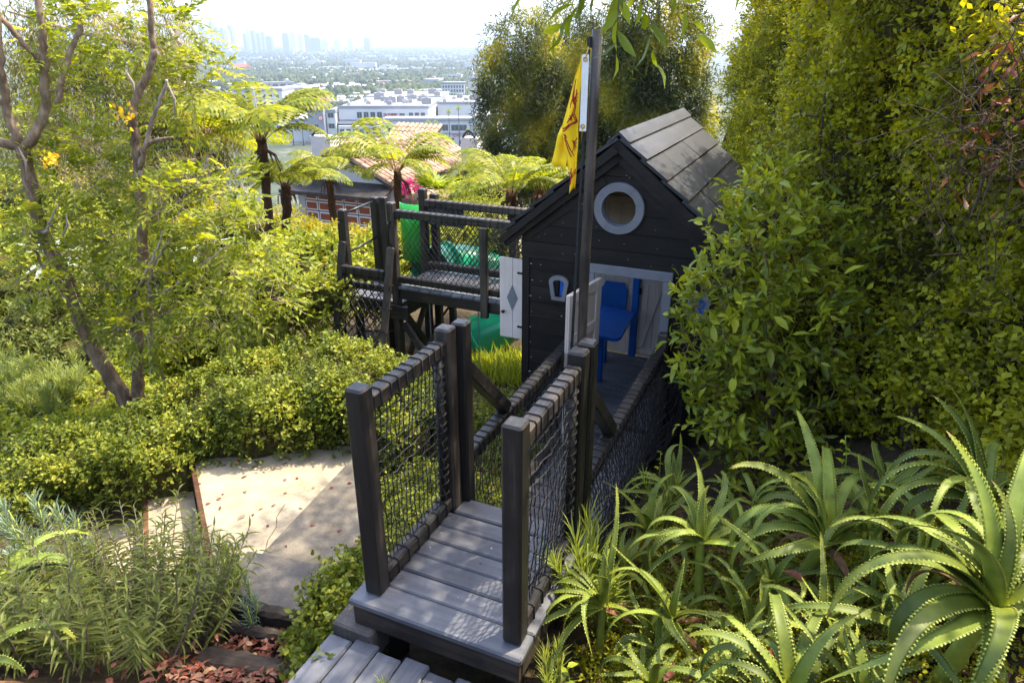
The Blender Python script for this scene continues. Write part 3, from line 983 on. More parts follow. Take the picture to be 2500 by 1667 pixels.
fleur(.55, .27, .26, 3.3); fleur(.62, .275, .22, -.1); fleur(.62, .45, .26, -2.1); fleur(.62, .63, .28, .6); fleur(.2, .60, .16, -1.2); fleur(.55, .88, .26, 3.4)
mb.build('print', 'flag_red', fc)
mb = MB(); mb.box((.786, FT - .002, 2.2), (.818, FT + .001, 2.527), .0008); hd = sub(mb.build('header_tape', 'canvas', flag), flag)
mb = MB()
for z_ in (2.508, 2.222):
    mb.tube([(.802 + .0085 * math.cos(q), FT - .004, z_ + .0085 * math.sin(q)) for q in np.linspace(0, 2 * math.pi, 13)[:-1]], .0028, 6, closed=True)
mb.build('grommet', 'brass', hd, True)
mb = MB(); mb.tube([(.802, FT - .003, 2.51), (.808, FT, 2.53), (.812, FT, 2.56)], .003, 6); mb.tube([(.802, FT - .003, 2.22), (.80, FT, 2.195), (.795, FT + .004, 2.15)], .003, 6); mb.build('clip', 'brass', hd, True)

# ================================================================== far bridge
fb_ = thing('side_bridge', (-1.45, 4.72, -.2), 'second rope bridge with pale sunlit deck running left from the house', 'bridge')
for i in range(14):
    s0 = -2.49 + i * .142
    mb = MB(); mb.box((s0, 4.33, -.05), (s0 + .136, 5.10, -.015), .007); mb.build('plank', 'deck_y', fb_)
for t0 in (4.36, 5.03):
    mb = MB(); mb.box((-2.49, t0, -.18), (-.5, t0 + .045, -.052), .005); mb.build('beam', 'dark_x', fb_)
for t0, sd in ((4.36, 31), (5.01, 32)):
    mb = MB(); mb.box((-2.49, t0, .795), (-.46, t0 + .08, .88), .009); rl = sub(mb.build('top_rail', 'dark_x', fb_), fb_)
    mb = MB(); lash(mb, 'x', -2.45, -.5, (t0, .795), (t0 + .08, .88), .075, seed=sd); mb.build('lashing_rope', 'rope', rl, True)
    mb = MB(); mb.box((-2.49, t0, .02), (-.46, t0 + .08, .10), .009); rl = sub(mb.build('bottom_rail', 'dark_x', fb_), fb_)
    mb = MB(); lash(mb, 'x', -2.45, -.5, (t0, .02), (t0 + .08, .10), .075, seed=sd + 4); mb.build('lashing_rope', 'rope', rl, True)
    mb = MB(); mb.box((-1.40, t0 - .052 if t0 < 4.5 else t0 + .082, -.23), (-1.31, t0 - .002 if t0 < 4.5 else t0 + .13, .80), .007); mb.build('post', 'dark_z', fb_)
    mb = MB(); mb.box((-.56, t0, -.23), (-.49, t0 + .08, .79), .007); mb.build('post', 'dark_z', fb_)
    mb = MB()
    # diamond mesh
    n = 30
    rn = random.Random(sd)
    for k in range(n + 8):
        for sg in (-1, 1):
            pts = []
            for q in range(11):
                x = -2.47 + (k / n) * 1.96 + (sg * (q - 5) * .052)
                if x < -2.48 or x > -.5: continue
                pts.append((x + rn.uniform(-.003, .003), t0 + .04 + .01 * math.sin(q), .1 + q * .0695 + rn.uniform(-.003, .003)))
            if len(pts) > 1: mb.tube(pts, .0042, 4, cap=False)
    mb.build('net', 'rope', fb_)

# ================================================================== climbing tower
tw = thing('climbing_tower', (-2.9, 4.72, -1.25), 'black timber climbing tower with cargo net ladder at the left', 'climbing frame')
for (s0, t0, z0, z1) in ((-2.585, 4.335, -1.3, .965), (-3.27, 4.335, -.4, .825), (-3.30, 5.03, -.3, .84), (-3.185, 5.06, -1.3, .845), (-2.585, 5.03, -1.3, 1.0), (-2.48, 5.12, -1.3, .93)):
    post(tw, s0, t0, z0, z1, .09)
post(tw, -3.25, 4.45, -1.3, -.34, .09); post(tw, -2.2, 5.0, -1.3, -.2, .08)
for i in range(5):
    t0 = 4.43 + i * .118
    mb = MB(); mb.box((-3.3, t0, -.285), (-2.5, t0 + .112, -.25), .006); mb.build('plank', 'deck_x', tw)
mb = MB(); mb.box((-3.31, 4.425, -.40), (-2.44, 4.47, -.287), .006); mb.build('frame_beam', 'dark_x', tw)
mb = MB(); mb.box((-2.6, 4.3, -.42), (-2.36, 4.334, -.25), .006); mb.build('frame_beam', 'dark_x', tw)
mb = MB(); mb.box((-3.31, 4.47, -.40), (-3.27, 5.02, -.287), .006); mb.build('frame_beam', 'dark_y', tw)
mb = MB(); mb.box((-2.53, 4.48, -.44), (-2.485, 5.02, -.287), .006); mb.build('frame_beam', 'dark_y', tw)
mb = MB(); mb.box((-3.2, 4.348, -.13), (-2.587, 4.40, -.05), .006); mb.build('cross_rail', 'dark_x', tw)
mb = MB(); mb.box((-3.2, 4.35, .0), (-2.587, 4.39, .06), .006); mb.build('cross_rail', 'dark_x', tw)
mb = MB(); mb.bar((-2.47, 4.45, -.42), (-2.47, 5.0, -1.1), .045, .085); mb.build('brace', 'dark_y', tw)
mb = MB(); mb.bar((-2.52, 5.0, -.42), (-2.52, 4.45, -1.1), .045, .085); mb.build('brace', 'dark_y', tw)
mb = MB(); mb.bar((-2.43, 4.33, -.46), (-1.95, 4.33, -1.15), .05, .085); mb.build('brace', 'dark_x', tw)
mb = MB(); mb.bar((-1.95, 4.40, -.46), (-2.43, 4.40, -1.15), .05, .085); mb.build('brace', 'dark_x', tw)
mb = MB(); mb.box((-2.55, 5.09, .56), (-2.0, 5.12, .80), .01); mb.build('slide_header', 'deck_x', tw)
for (za, zb) in ((.77, .79), (.29, .33)):
    mb = MB(); mb.tube([(-3.225, 4.42, za), (-3.24, 5.04, zb)], .014, 10); mb.build('guard_bar', 'iron', tw, True)
for s0 in (-3.225, -2.54):
    z0 = .42 if s0 < -3 else .48
    mb = MB(); mb.tube([(s0, 4.335, z0), (s0, 4.29, z0 + .01), (s0, 4.285, z0 + .03), (s0, 4.285, z0 + .24), (s0, 4.29, z0 + .26), (s0, 4.335, z0 + .27)], .010, 8); mb.build('hand_grip', 'iron', tw, True)
# ladder
def lad(z_): return 4.30 - .34 * (.45 - z_) / 1.4
for s0 in (-3.285, -2.60):
    mb = MB(); mb.bar((s0 + .05, lad(-1.15), -1.15), (s0 + .05 + (.03 if s0 < -3 else .02), lad(.46), .46), .085, .055, (0, -1, .2), .009); rl = sub(mb.build('ladder_stringer', 'dark_z', tw), tw)
    mb = MB(); rn = random.Random(9)
    for k in range(4):
        z_ = .05 - k * .27
        c = Vector((s0 + .055, lad(z_), z_))
        mb.tube([c + Vector(q) for q in ((-.055, -.035, .01), (.055, -.035, -.015), (.055, .035, -.02), (-.055, .035, .005))], .006, 6, closed=True)
    mb.build('lashing_rope', 'rope', rl, True)
mb = MB(); mb.box((-3.2, lad(.15) - .03, .10), (-2.59, lad(.15) + .03, .195), .008); rl = sub(mb.build('ladder_beam', 'dark_x', tw), tw)
mb = MB(); lash(mb, 'x', -3.19, -2.6, (lad(.15) - .03, .10), (lad(.15) + .03, .195), .10, .006, seed=44); mb.build('lashing_rope', 'rope', rl, True)
mb = MB()
rn = random.Random(17)
nn_ = 6; mm_ = 9
for k in range(-mm_, nn_ + 1):
    for sg in (-1, 1):
        pts = []
        for q in range(mm_ + 1):
            x = -3.2 + (k + q) * .1 if sg == 1 else -3.2 + (nn_ - k - q) * .1
            if x < -3.205 or x > -2.595: continue
            z_ = .10 - q * .125
            pts.append((x, lad(z_) + rn.uniform(-.006, .006), z_))
        if len(pts) > 1: mb.tube(pts, .0075, 5, cap=False)
for q in range(1, mm_ + 1):
    for k in range(0, nn_ + 1):
        if (k + q) % 1 == 0:
            x = -3.2 + k * .1; z_ = .10 - q * .125
            mb.tube([(x, lad(z_), z_ - .018), (x, lad(z_), z_), (x, lad(z_), z_ + .018)], [.006, .018, .006], 6)
mb.build('cargo_net', 'rope', tw, True)
mb = MB(); mb.tube([(-3.1, 4.42, -.72), (-2.5, 4.46, -.62)], .012, 8); mb.build('lower_bar', 'iron', tw, True)

# ================================================================== slide, chains
sl = thing('tube_slide', (-2.2, 5.7, -1.4), 'shiny green plastic tube slide curling down behind the side bridge', 'slide')
def smooth_path(P, n=8):
    P = [Vector(p) for p in P]; o = []
    for i in range(len(P) - 1):
        p0 = P[max(i - 1, 0)]; p1 = P[i]; p2 = P[i + 1]; p3 = P[min(i + 2, len(P) - 1)]
        for k in range(n):
            f = k / n
            o.append(.5 * ((2 * p1) + (p2 - p0) * f + (2 * p0 - 5 * p1 + 4 * p2 - p3) * f * f + (3 * p1 - p0 - 3 * p2 + p3) * f ** 3))
    return o + [P[-1]]
spath = smooth_path([(-2.62, 5.30, -.10), (-2.6, 5.65, -.14), (-2.3, 6.05, -.25), (-1.85, 6.05, -.48), (-1.68, 5.72, -.72), (-1.95, 5.5, -1.02), (-2.35, 5.6, -1.25)])
mb = MB(); mb.tube(spath, .29, 24, cap=False); mb.build('tube', 'slide', sl, True)
for k in (8, 16, 24, 32, 40):
    mb = MB(); d = (spath[k + 1] - spath[k - 1]).normalized()
    mb.tube([spath[k] - d * .016, spath[k] - d * .0155, spath[k] + d * .0155, spath[k] + d * .016], [.30, .335, .335, .30], 24, cap=False); fl_ = sub(mb.build('flange', 'slide', sl), sl)
    mb = MB()
    x = d.orthogonal().normalized(); y = d.cross(x)
    for q in range(12):
        a = q * math.pi / 6
        c = spath[k] + (x * math.cos(a) + y * math.sin(a)) * .319
        mb.tube([c - d * .024, c + d * .024], .008, 6)
    mb.build('bolt', 'steel', fl_)
mb = MB(); vs = []; fs = []
for i in range(13):
    a = math.pi * (.12 + .76 * i / 12)
    for z_ in (.02, .42, .44, .76):
        vs.append((-2.80 + .21 * math.cos(a), 5.32 - .14 * math.sin(a) - (.006 if z_ in (.44,) else 0), z_))
for i in range(12):
    for k in range(3):
        fs.append((i * 4 + k, (i + 1) * 4 + k, (i + 1) * 4 + k + 1, i * 4 + k + 1))
mb.add(vs, fs); hood = mb.build('entry_hood', 'slide_panel', sl, True)
sm = hood.modifiers.new('thickness', 'SOLIDIFY'); sm.thickness = .012
for (s0, z1, z0, lb) in ((-1.46, -.2, -.95, 'thin steel chain hanging below the side bridge near the white shutter'), (-2.1, -.2, -.8, 'thin steel chain hanging below the side bridge beside the tower braces')):
    ch = thing('hanging_chain', (s0, 4.38, z0), lb, 'chain', 'chains under the side bridge')
    z_ = z1; k = 0
    mb = MB()
    while z_ > z0:
        h = .022
        ring_ = [((.007 * math.cos(q), 0) if k % 2 else (0, .007 * math.cos(q))) + (h * .62 * math.sin(q),) for q in np.linspace(0, 2 * math.pi, 9)[:-1]]
        mb.tube([(s0 + a, 4.38 + b_, z_ + c) for a, b_, c in ring_], .0026, 4, closed=True)
        z_ -= h * .9; k += 1
    mb.build('links', 'steel', ch)

for o in bpy.data.objects:
    if o.name.split('.')[0] in ('lashing_rope', 'bolt', 'screw', 'nail_head', 'grommet', 'net', 'clip', 'cargo_net', 'links'):
        o['kind'] = 'stuff'
V_BLOBS = [((-3.04, 6.3, 1.23), (0.5, 0.4, 0.27)), ((-2.67, 6.2, 0.84), (0.49, 0.39, 0.36)), ((-3.08, 6.1, 0.36), (0.59, 0.48, 0.39)), ((-3.58, 6.3, 0.82), (0.43, 0.34, 0.33)), ((-4.17, 6.2, 0.19), (0.45, 0.36, 0.3)), ((-4.42, 6.0, 0.94), (0.39, 0.31, 0.29)), ((-4.43, 5.9, 0.52), (0.44, 0.35, 0.29)), ((-3.45, 5.9, 0.09), (0.37, 0.3, 0.21)), ((-2.58, 6.3, 0.29), (0.32, 0.26, 0.23)), ((-3.3, 6.5, 2.2), (0.33, 0.26, 0.28)), ((-3.61, 6.6, 2.77), (0.58, 0.46, 0.34)), ((-4.07, 6.4, 2.28), (0.34, 0.27, 0.24)), ((-4.12, 6.2, 2.59), (0.24, 0.19, 0.28)), ((-3.29, 6.6, 2.63), (0.42, 0.34, 0.28)), ((-2.96, 6.6, 2.34), (0.18, 0.15, 0.18)), ((-4.03, 6.3, 1.62), (0.34, 0.27, 0.24)), ((-4.25, 6.2, 1.45), (0.44, 0.35, 0.24)), ((-3.74, 6.4, 1.41), (0.33, 0.27, 0.24)), ((-2.91, 6.5, 1.31), (0.32, 0.26, 0.21)), ((-4.57, 6.4, 1.76), (0.25, 0.2, 0.3))]
VIB_BLOBS = [((-3.63, 9.5, -0.39), (0.47, 0.38, 0.37)), ((-2.93, 9.0, -0.2), (0.5, 0.4, 0.41)), ((-2.59, 9.2, -0.23), (0.44, 0.36, 0.38)), ((-2.96, 8.2, -0.33), (0.53, 0.42, 0.35)), ((-2.33, 7.9, -0.28), (0.33, 0.27, 0.31)), ((-2.73, 8.6, -0.23), (0.54, 0.43, 0.45)), ((-2.14, 9.6, -0.35), (0.39, 0.31, 0.36)), ((-1.62, 10.0, -0.31), (0.6, 0.48, 0.4)), ((-0.83, 10.0, -0.24), (0.66, 0.53, 0.4)), ((-0.29, 9.5, -0.13), (0.38, 0.3, 0.35)), ((-3.54, 8.6, -0.23), (0.37, 0.3, 0.37)), ((-2.22, 8.8, -0.42), (0.37, 0.29, 0.37)), ((-1.85, 9.0, -0.49), (0.37, 0.3, 0.34))]
YEL_BLOBS = [((-5.21, 12.5, -0.39), (0.71, 0.57, 0.35)), ((-4.35, 12.5, -0.56), (0.69, 0.55, 0.35)), ((-3.26, 12.0, -0.67), (0.74, 0.59, 0.31)), ((-2.48, 12.0, -0.67), (0.48, 0.39, 0.26)), ((-5.44, 11.8, -0.62), (0.68, 0.55, 0.47)), ((-4.51, 11.8, -0.58), (0.66, 0.53, 0.37)), ((-3.6, 11.8, -0.66), (0.73, 0.59, 0.31)), ((-1.83, 13.0, -0.81), (0.69, 0.55, 0.28))]
EUC = [[(0.286, 24.0, -1.427), [((0.34, 24.0, 2.59), (0.84, 0.67, 0.92)), ((-0.09, 24.0, 1.67), (0.77, 0.61, 0.92)), ((0.56, 24.0, 1.4), (0.92, 0.74, 1.07)), ((-0.23, 24.0, 0.58), (0.69, 0.55, 0.92)), ((0.35, 24.0, -0.12), (0.92, 0.74, 1.08)), ((-0.01, 24.0, -1.13), (0.93, 0.74, 0.93)), ((0.96, 24.0, -1.13), (0.93, 0.74, 0.93))]], [(1.932, 27.0, -1.924), [((1.79, 27.0, 3.17), (0.86, 0.69, 1.04)), ((1.5, 27.0, 2.01), (1.03, 0.83, 1.03)), ((2.15, 27.0, 1.71), (1.04, 0.83, 1.21)), ((1.7, 27.0, 0.49), (1.21, 0.97, 1.21)), ((2.07, 27.0, -0.94), (1.22, 0.97, 1.22)), ((1.94, 27.0, -2.09), (1.05, 0.84, 1.05))]], [(3.179, 23.0, -0.283), [((3.03, 23.0, 2.46), (0.89, 0.71, 0.89)), ((2.94, 23.0, 1.45), (0.89, 0.71, 1.04)), ((3.53, 23.0, 0.93), (0.89, 0.71, 1.04)), ((2.87, 23.0, 0.26), (0.89, 0.71, 0.89)), ((3.46, 23.0, -0.28), (1.05, 0.84, 0.9)), ((2.48, 23.0, -0.56), (0.89, 0.71, 0.89))]], [(4.256, 21.0, 0.827), [((3.91, 21.0, 3.47), (0.95, 0.76, 0.82)), ((4.46, 21.0, 2.81), (0.82, 0.66, 0.82)), ((3.86, 21.0, 2.58), (0.82, 0.65, 0.82)), ((4.29, 21.0, 1.9), (0.82, 0.66, 0.82)), ((4.85, 21.0, 1.31), (0.69, 0.55, 0.69)), ((3.83, 21.0, 1.43), (0.82, 0.65, 0.68)), ((4.39, 21.0, 0.71), (0.96, 0.77, 0.69)), ((5.07, 21.0, 0.34), (0.69, 0.55, 0.69))]]]
WEEP_BLOBS = [((-8.65, 15.0, 2.97), (0.99, 0.8, 0.66)), ((-7.72, 15.0, 2.49), (0.97, 0.77, 0.86)), ((-9.66, 15.0, 1.83), (1.02, 0.82, 0.91)), ((-8.66, 15.0, 1.49), (1.22, 0.97, 1.0)), ((-7.39, 15.0, 1.49), (0.85, 0.68, 0.85)), ((-7.42, 15.5, 0.64), (0.99, 0.79, 0.88)), ((-8.24, 15.0, 0.52), (1.21, 0.97, 0.88)), ((-9.16, 14.5, 0.5), (1.1, 0.88, 0.88)), ((-9.64, 14.0, 0.83), (0.87, 0.7, 0.87)), ((-7.24, 16.0, 1.24), (0.67, 0.54, 0.67)), ((-8.33, 14.0, -0.21), (1.26, 1.01, 0.74)), ((-7.03, 14.0, 0.06), (1.01, 0.81, 0.61)), ((-8.77, 13.0, -0.18), (1.01, 0.81, 0.61)), ((-7.1, 16.5, 1.0), (0.57, 0.46, 0.57)), ((-9.29, 14.0, 2.94), (0.64, 0.51, 0.64)), ((-7.38, 16.0, 3.0), (0.45, 0.36, 0.56)), ((-6.75, 17.0, 1.25), (0.47, 0.37, 0.47))]
MID_BLOBS = [((-8.55, 12.0, 0.03), (0.86, 0.69, 0.57)), ((-7.12, 11.0, -0.26), (0.94, 0.75, 0.51)), ((-5.62, 10.0, -0.54), (0.61, 0.48, 0.45)), ((-8.31, 11.0, -0.41), (0.54, 0.43, 0.63)), ((-5.84, 9.5, -0.66), (0.67, 0.53, 0.44)), ((-4.98, 10.0, -0.68), (0.59, 0.47, 0.44)), ((-4.72, 11.0, -0.41), (0.47, 0.38, 0.47)), ((-6.81, 10.0, -0.54), (0.64, 0.51, 0.4)), ((-6.92, 9.0, -1.14), (0.61, 0.49, 0.46)), ((-5.93, 8.5, -1.32), (0.56, 0.45, 0.35)), ((-4.79, 8.0, -1.34), (0.39, 0.31, 0.26)), ((-4.43, 8.2, -1.06), (0.45, 0.36, 0.32)), ((-4.03, 8.4, -0.89), (0.44, 0.35, 0.32))]
SENECIO = [(-5.858, 7.2, -1.182), (-5.813, 7.4, -1.108), (-5.452, 7.1, -1.245), (-5.291, 7.2, -1.182), (-5.61, 6.9, -1.365), (-5.312, 6.8, -1.422), (-5.158, 6.9, -1.365), (-6.151, 7.6, -1.087), (-5.692, 6.7, -1.42), (-5.363, 6.7, -1.477), (-5.054, 6.6, -1.473), (-5.061, 7.0, -1.248), (-5.981, 7.7, -1.015), (-6.362, 7.9, -0.926), (-5.488, 7.5, -1.039), (-3.252, 7.6, -0.736), (-3.033, 7.6, -0.679), (-2.852, 7.7, -0.664), (-3.433, 7.4, -0.706), (-5.291, 7.5, -1.098)]
FERN = [((-3.834, 10.8, 1.252), (-4.037, 10.8, -0.644), 1.6), ((-3.696, 14.0, 0.187), (-3.749, 14.0, -0.657), 1.3), ((-2.317, 14.0, 0.273), (-2.442, 14.0, -0.657), 1.7), ((-0.006, 9.0, 0.806), (0.023, 9.0, 0.371), 0.95), ((-6.535, 15.0, 0.703), (-6.816, 15.0, -0.886), 1.9), ((-3.69, 11.2, 0.485), (-3.964, 11.2, -0.762), 1.05), ((0.425, 10.5, 0.614), (0.503, 10.5, 0.008), 1.0)]
CONIFER = [((-1.07, 16.0, -0.3), (0.42, 0.33, 0.42)), ((-0.81, 17.0, -0.16), (0.44, 0.35, 0.33)), ((-0.96, 13.0, -0.18), (0.51, 0.41, 0.34)), ((-0.46, 13.0, 0.07), (0.51, 0.41, 0.3)), ((-0.18, 18.0, -0.43), (0.47, 0.37, 0.35)), ((-0.66, 12.0, -0.2), (0.63, 0.5, 0.31))]
FANPALM = [(-1.626, 15.0, -0.31), (-1.659, 15.0, -1.082)]
PINK = [((-2.34, 16.0, -0.45), (0.23, 0.18, 0.17))]
GRASS = [(-0.296, 7.5, -0.981), (-0.136, 7.4, -0.934), (0.02, 7.2, -0.84), (-0.411, 7.7, -1.015), (-0.197, 7.8, -1.002), (-0.033, 7.8, -0.942), (0.072, 7.3, -0.83), (-3.821, 8.5, -0.808), (-3.626, 8.6, -0.816), (-3.355, 8.5, -0.808), (-2.689, 8.2, -0.811), (-3.032, 8.4, -0.8), (-2.407, 8.0, -0.759), (-0.531, 7.9, -1.047)]
# ================================================================== foliage materials
M['lf_hedge'] = leafmat('clipped hedge leaf', [(.032, .048, .006), (.085, .112, .010), (.155, .18, .015), (.30, .29, .035)], .26)
M['lf_wall'] = leafmat('tall hedge leaf', [(.065, .075, .006), (.16, .17, .009), (.28, .275, .012), (.46, .42, .02)], .36)
M['lf_ficus'] = leafmat('glossy ficus leaf', [(.06, .085, .007), (.145, .18, .012), (.25, .28, .018), (.42, .43, .03)], .3, rough=.38, spec=.28)
M['lf_cassia'] = leafmat('pinnate tree leaf', [(.065, .09, .008), (.13, .165, .014), (.20, .23, .02), (.34, .33, .05)], .42)
M['lf_vib'] = leafmat('broad shrub leaf', [(0.051, 0.080, 0.009), (0.136, 0.168, 0.015), (0.221, 0.240, 0.022), (0.357, 0.352, 0.066)], .3)
M['lf_yel'] = leafmat('yellow green hedge leaf', [(0.116, 0.117, 0.010), (0.232, 0.215, 0.015), (0.348, 0.293, 0.020)], .4)
M['lf_euc'] = leafmat('eucalyptus leaf', [(.025, .034, .010), (.065, .08, .016), (.14, .145, .018), (.30, .265, .022)], .35)
M['lf_weep'] = leafmat('weeping eucalyptus leaf', [(0.070, 0.072, 0.024), (0.140, 0.137, 0.039), (0.224, 0.202, 0.055), (0.336, 0.273, 0.099)], .35)
M['lf_fern'] = leafmat('tree fern pinna', [(.075, .105, .006), (.15, .175, .009), (.24, .235, .014)], .4)
M['lf_salvia'] = leafmat('grey green narrow leaf', [(.05, .065, .012), (.095, .115, .02), (.15, .165, .035)], .25)
M['lf_needle'] = leafmat('blue green succulent needle', [(.08, .12, .05), (.15, .19, .055), (.22, .25, .06)], .2)
M['lf_bluechalk'] = leafmat('chalky blue needle', [(.09, .14, .11), (.15, .21, .15), (.20, .26, .17)], .15)
M['lf_tip'] = leafmat('bright needle tip', [(.16, .22, .03), (.25, .31, .05), (.32, .36, .09)], .3)
M['lf_grass'] = leafmat('sunlit grass blade', [(0.130, 0.188, 0.020), (0.234, 0.275, 0.030), (0.338, 0.350, 0.050)], .4)
M['lf_litter'] = leafmat('fallen red brown leaf', [(.06, .018, .010), (.14, .04, .022), (.22, .08, .05), (.26, .16, .09)], .1)
M['lf_pink'] = leafmat('magenta bract', [(.45, .02, .16), (.55, .06, .25)], .4, (1.2, .9, 1.1))
M['lf_flower'] = leafmat('yellow trumpet flower', [(.65, .40, .01), (.75, .50, .02)], .4, (1.2, 1.1, .8))
M['lf_agave'] = leafmat('pale agave leaf', [(.22, .27, .22), (.34, .38, .32)], .1)
M['lf_over'] = leafmat('overhanging tree leaf', [(0.060, 0.088, 0.008), (0.128, 0.168, 0.012), (0.204, 0.240, 0.016)], .35)
def bark(name, cols, sc=18):
    m, nt, out = new_mat(name)
    b = principled(nt, out, 0.85, 0.2)
    v = stretched(nt, (sc, sc, sc * .35))
    n1 = noise(nt, 1, 8, .7, v); n2 = noise(nt, 2.5, 3, .5)
    mx = nt.nodes.new('ShaderNodeMix'); mx.inputs[0].default_value = .4
    nt.links.new(n1.outputs[0], mx.inputs[2]); nt.links.new(n2.outputs[0], mx.inputs[3])
    r = ramp(nt, [(.35, cols[0]), (.5, cols[1]), (.65, cols[2])])
    nt.links.new(mx.outputs[0], r.inputs[0]); nt.links.new(r.outputs[0], b.inputs['Base Color'])
    bump(nt, b, n1.outputs[0], 1.0, .02)
    return m
M['bark'] = bark('pale brown bark', [(.06, .038, .022), (.17, .115, .07), (.35, .26, .165)])
M['bark_dark'] = bark('dark branch bark', [(.025, .017, .012), (.06, .042, .03), (.12, .085, .06)])
M['bark_pale'] = bark('smooth pale bark', [(.14, .10, .075), (.28, .22, .17), (.42, .35, .28)], 6)
M['fibre'] = bark('fern trunk fibre', [(.02, .010, .006), (.06, .028, .016), (.13, .062, .03)], 45)
M['inner'] = plain('dark light blocking core', (.050, .046, .014), .95, .1, 0, .6, 25)  # for solid dark cores added inside foliage to block light

def pts_clump(rng, blobs, ntw, tl, nl, shape, L, Wd, droop=0., out=.8, up=.55, inner=.7, outer=1.05, spread=.9, zmin=None):
    p, d = shell_points(rng, blobs, ntw, inner, outer, zmin)
    dirs = nrmz(d * out + rng.normal(size=p.shape) * .55 + np.array([0, 0, .25 - droop]))
    pos, ax, nr = twig_leaves(rng, p, dirs, tl * (0.6 + .8 * rng.random(len(p))), nl, spread, droop, up)
    n = len(pos)
    Ls = L * (.5 + .95 * rng.random(n) ** 1.4); Ws = Wd * (.7 + .5 * rng.random(n))
    rnd = np.clip(np.repeat(rng.random(len(p)), nl) * .6 + rng.random(n) * .5 - .05, 0, 1)
    return p, dirs, pos, ax, nr, Ls, Ws, rnd

def twig_stems(p, dirs, tl, r=.003, n=3, every=1):
    mb = MB()
    for i in range(0, len(p), every):
        a = p[i] - dirs[i] * tl * .3; b_ = p[i] + dirs[i] * tl
        mb.tube([a, b_], [r, r * .5], 3, cap=False)
    return mb

def blob_core(blobs, k=.68, n=10, seed=1):  # closed lumps inside the foliage, added to keep it dark and opaque
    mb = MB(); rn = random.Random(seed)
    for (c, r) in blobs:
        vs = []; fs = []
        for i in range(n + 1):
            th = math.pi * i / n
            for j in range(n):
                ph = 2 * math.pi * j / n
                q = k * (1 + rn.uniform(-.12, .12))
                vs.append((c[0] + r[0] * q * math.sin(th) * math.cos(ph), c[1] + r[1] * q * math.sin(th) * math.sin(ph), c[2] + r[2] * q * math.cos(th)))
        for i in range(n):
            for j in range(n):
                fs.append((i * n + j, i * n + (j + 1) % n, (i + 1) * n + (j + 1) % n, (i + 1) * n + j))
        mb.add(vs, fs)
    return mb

def shrub(name, label, cat, blobs, seed, ntw, tl, nl, shape, L, Wd, mat, group=None, core=True, stems=6, kind=True, base=None, **kw):
    rng = np.random.default_rng(seed)
    c = np.mean([b[0] for b in blobs], axis=0)
    zb = gz(c[0], c[1])
    root = thing(name, (float(c[0]), float(c[1]), zb), label, cat, group, frame='w')
    p, dirs, pos, ax, nr, Ls, Ws, rnd = pts_clump(rng, blobs, ntw, tl, nl, shape, L, Wd, **kw)
    o = leaf_obj('foliage', mat, root, pos, ax, nr, Ls, Ws, shape, rnd)
    o['kind'] = 'stuff'
    if core:
        mb = MB(); mb.add(*(lambda q: (q.v, q.f))(blob_core(blobs, .66, 9, seed))); o = mb.build('shade_core', 'inner', root); o['kind'] = 'stuff'
    rn = random.Random(seed)
    for k in range(stems):
        b_ = rn.choice(blobs)
        x0 = c[0] + (b_[0][0] - c[0]) * .5 + rn.uniform(-.1, .1); y0 = c[1] + (b_[0][1] - c[1]) * .5
        e = Vector(b_[0]) + Vector((rn.uniform(-.3, .3) * b_[1][0], rn.uniform(-.3, .3) * b_[1][1], b_[1][2] * .5))
        s0 = Vector((x0, y0, gz(x0, y0) - .05))
        m_ = (s0 + e) / 2 + Vector((rn.uniform(-.08, .08), rn.uniform(-.08, .08), 0))
        mb = MB(); mb.tube([s0, m_, e], [.022, .016, .006], 6); mb.build('stem', 'bark_dark', root, True)
    return root

# ================================================================== clipped hedge along the steps
HP_ = np.array([(-4.9, 4.15), (-4.2, 4.62), (-3.6, 4.92), (-3.05, 5.12), (-2.5, 5.40), (-1.9, 5.62), (-1.4, 5.55), (-1.0, 5.3), (-.72, 4.9)])
HW_ = np.array([.38, .42, .46, .56, .68, .74, .66, .44, .28]); HT_ = np.array([-.72, -.58, -.48, -.34, -.12, -.02, -.06, -.14, -.26])
HB_ = np.array([-1.4, -1.3, -1.2, -1.1, -.95, -.9, -.85, -.75, -.65])
def hedge_surface(u, th, k=1.0):
    """u 0..1 along, th 0..pi across the rounded-box profile"""
    q = u * (len(HP_) - 1); idx = np.arange(len(HP_))
    x = np.interp(q, idx, HP_[:, 0]); y = np.interp(q, idx, HP_[:, 1])
    e = .05
    dx = np.interp(q + e, idx, HP_[:, 0]) - np.interp(q - e, idx, HP_[:, 0]); dy = np.interp(q + e, idx, HP_[:, 1]) - np.interp(q - e, idx, HP_[:, 1])
    l = np.hypot(dx, dy); nx, ny = dy / l, -dx / l
    w = np.interp(q, idx, HW_) * k; zt = np.interp(q, idx, HT_); zb = np.interp(q, idx, HB_)
    c, s = np.cos(th), np.sin(th)
    cc = np.sign(c) * np.abs(c) ** .5; ss = np.abs(s) ** .5
    lump = .05 * np.sin(x * 6 + th * 3) + .04 * np.sin(y * 9 + x * 4) + .03 * np.sin(u * 60 + th * 7)
    h = (zt - zb) * (k if k < 1 else 1)
    px = x + nx * cc * (w + lump); py = y + ny * cc * (w + lump); pz = zb + ss * (h + lump)
    nrm = np.stack([nx * c, ny * c, s * 1.0], -1)
    return np.stack([px, py, pz], -1), nrmz(nrm)
rng = np.random.default_rng(77)
hd_ = thing('clipped_hedge', (-2.5, 5.5, -1.1), 'low clipped small leaved hedge curving beside the concrete steps', 'hedge', frame='w')
nt_ = 11500
u = rng.random(nt_); th = np.arccos(1 - 2 * rng.random(nt_)) 
p, nm = hedge_surface(u, th)
p = p - nm * (rng.random((nt_, 1)) ** 2 * .16) + rng.normal(size=p.shape) * .015
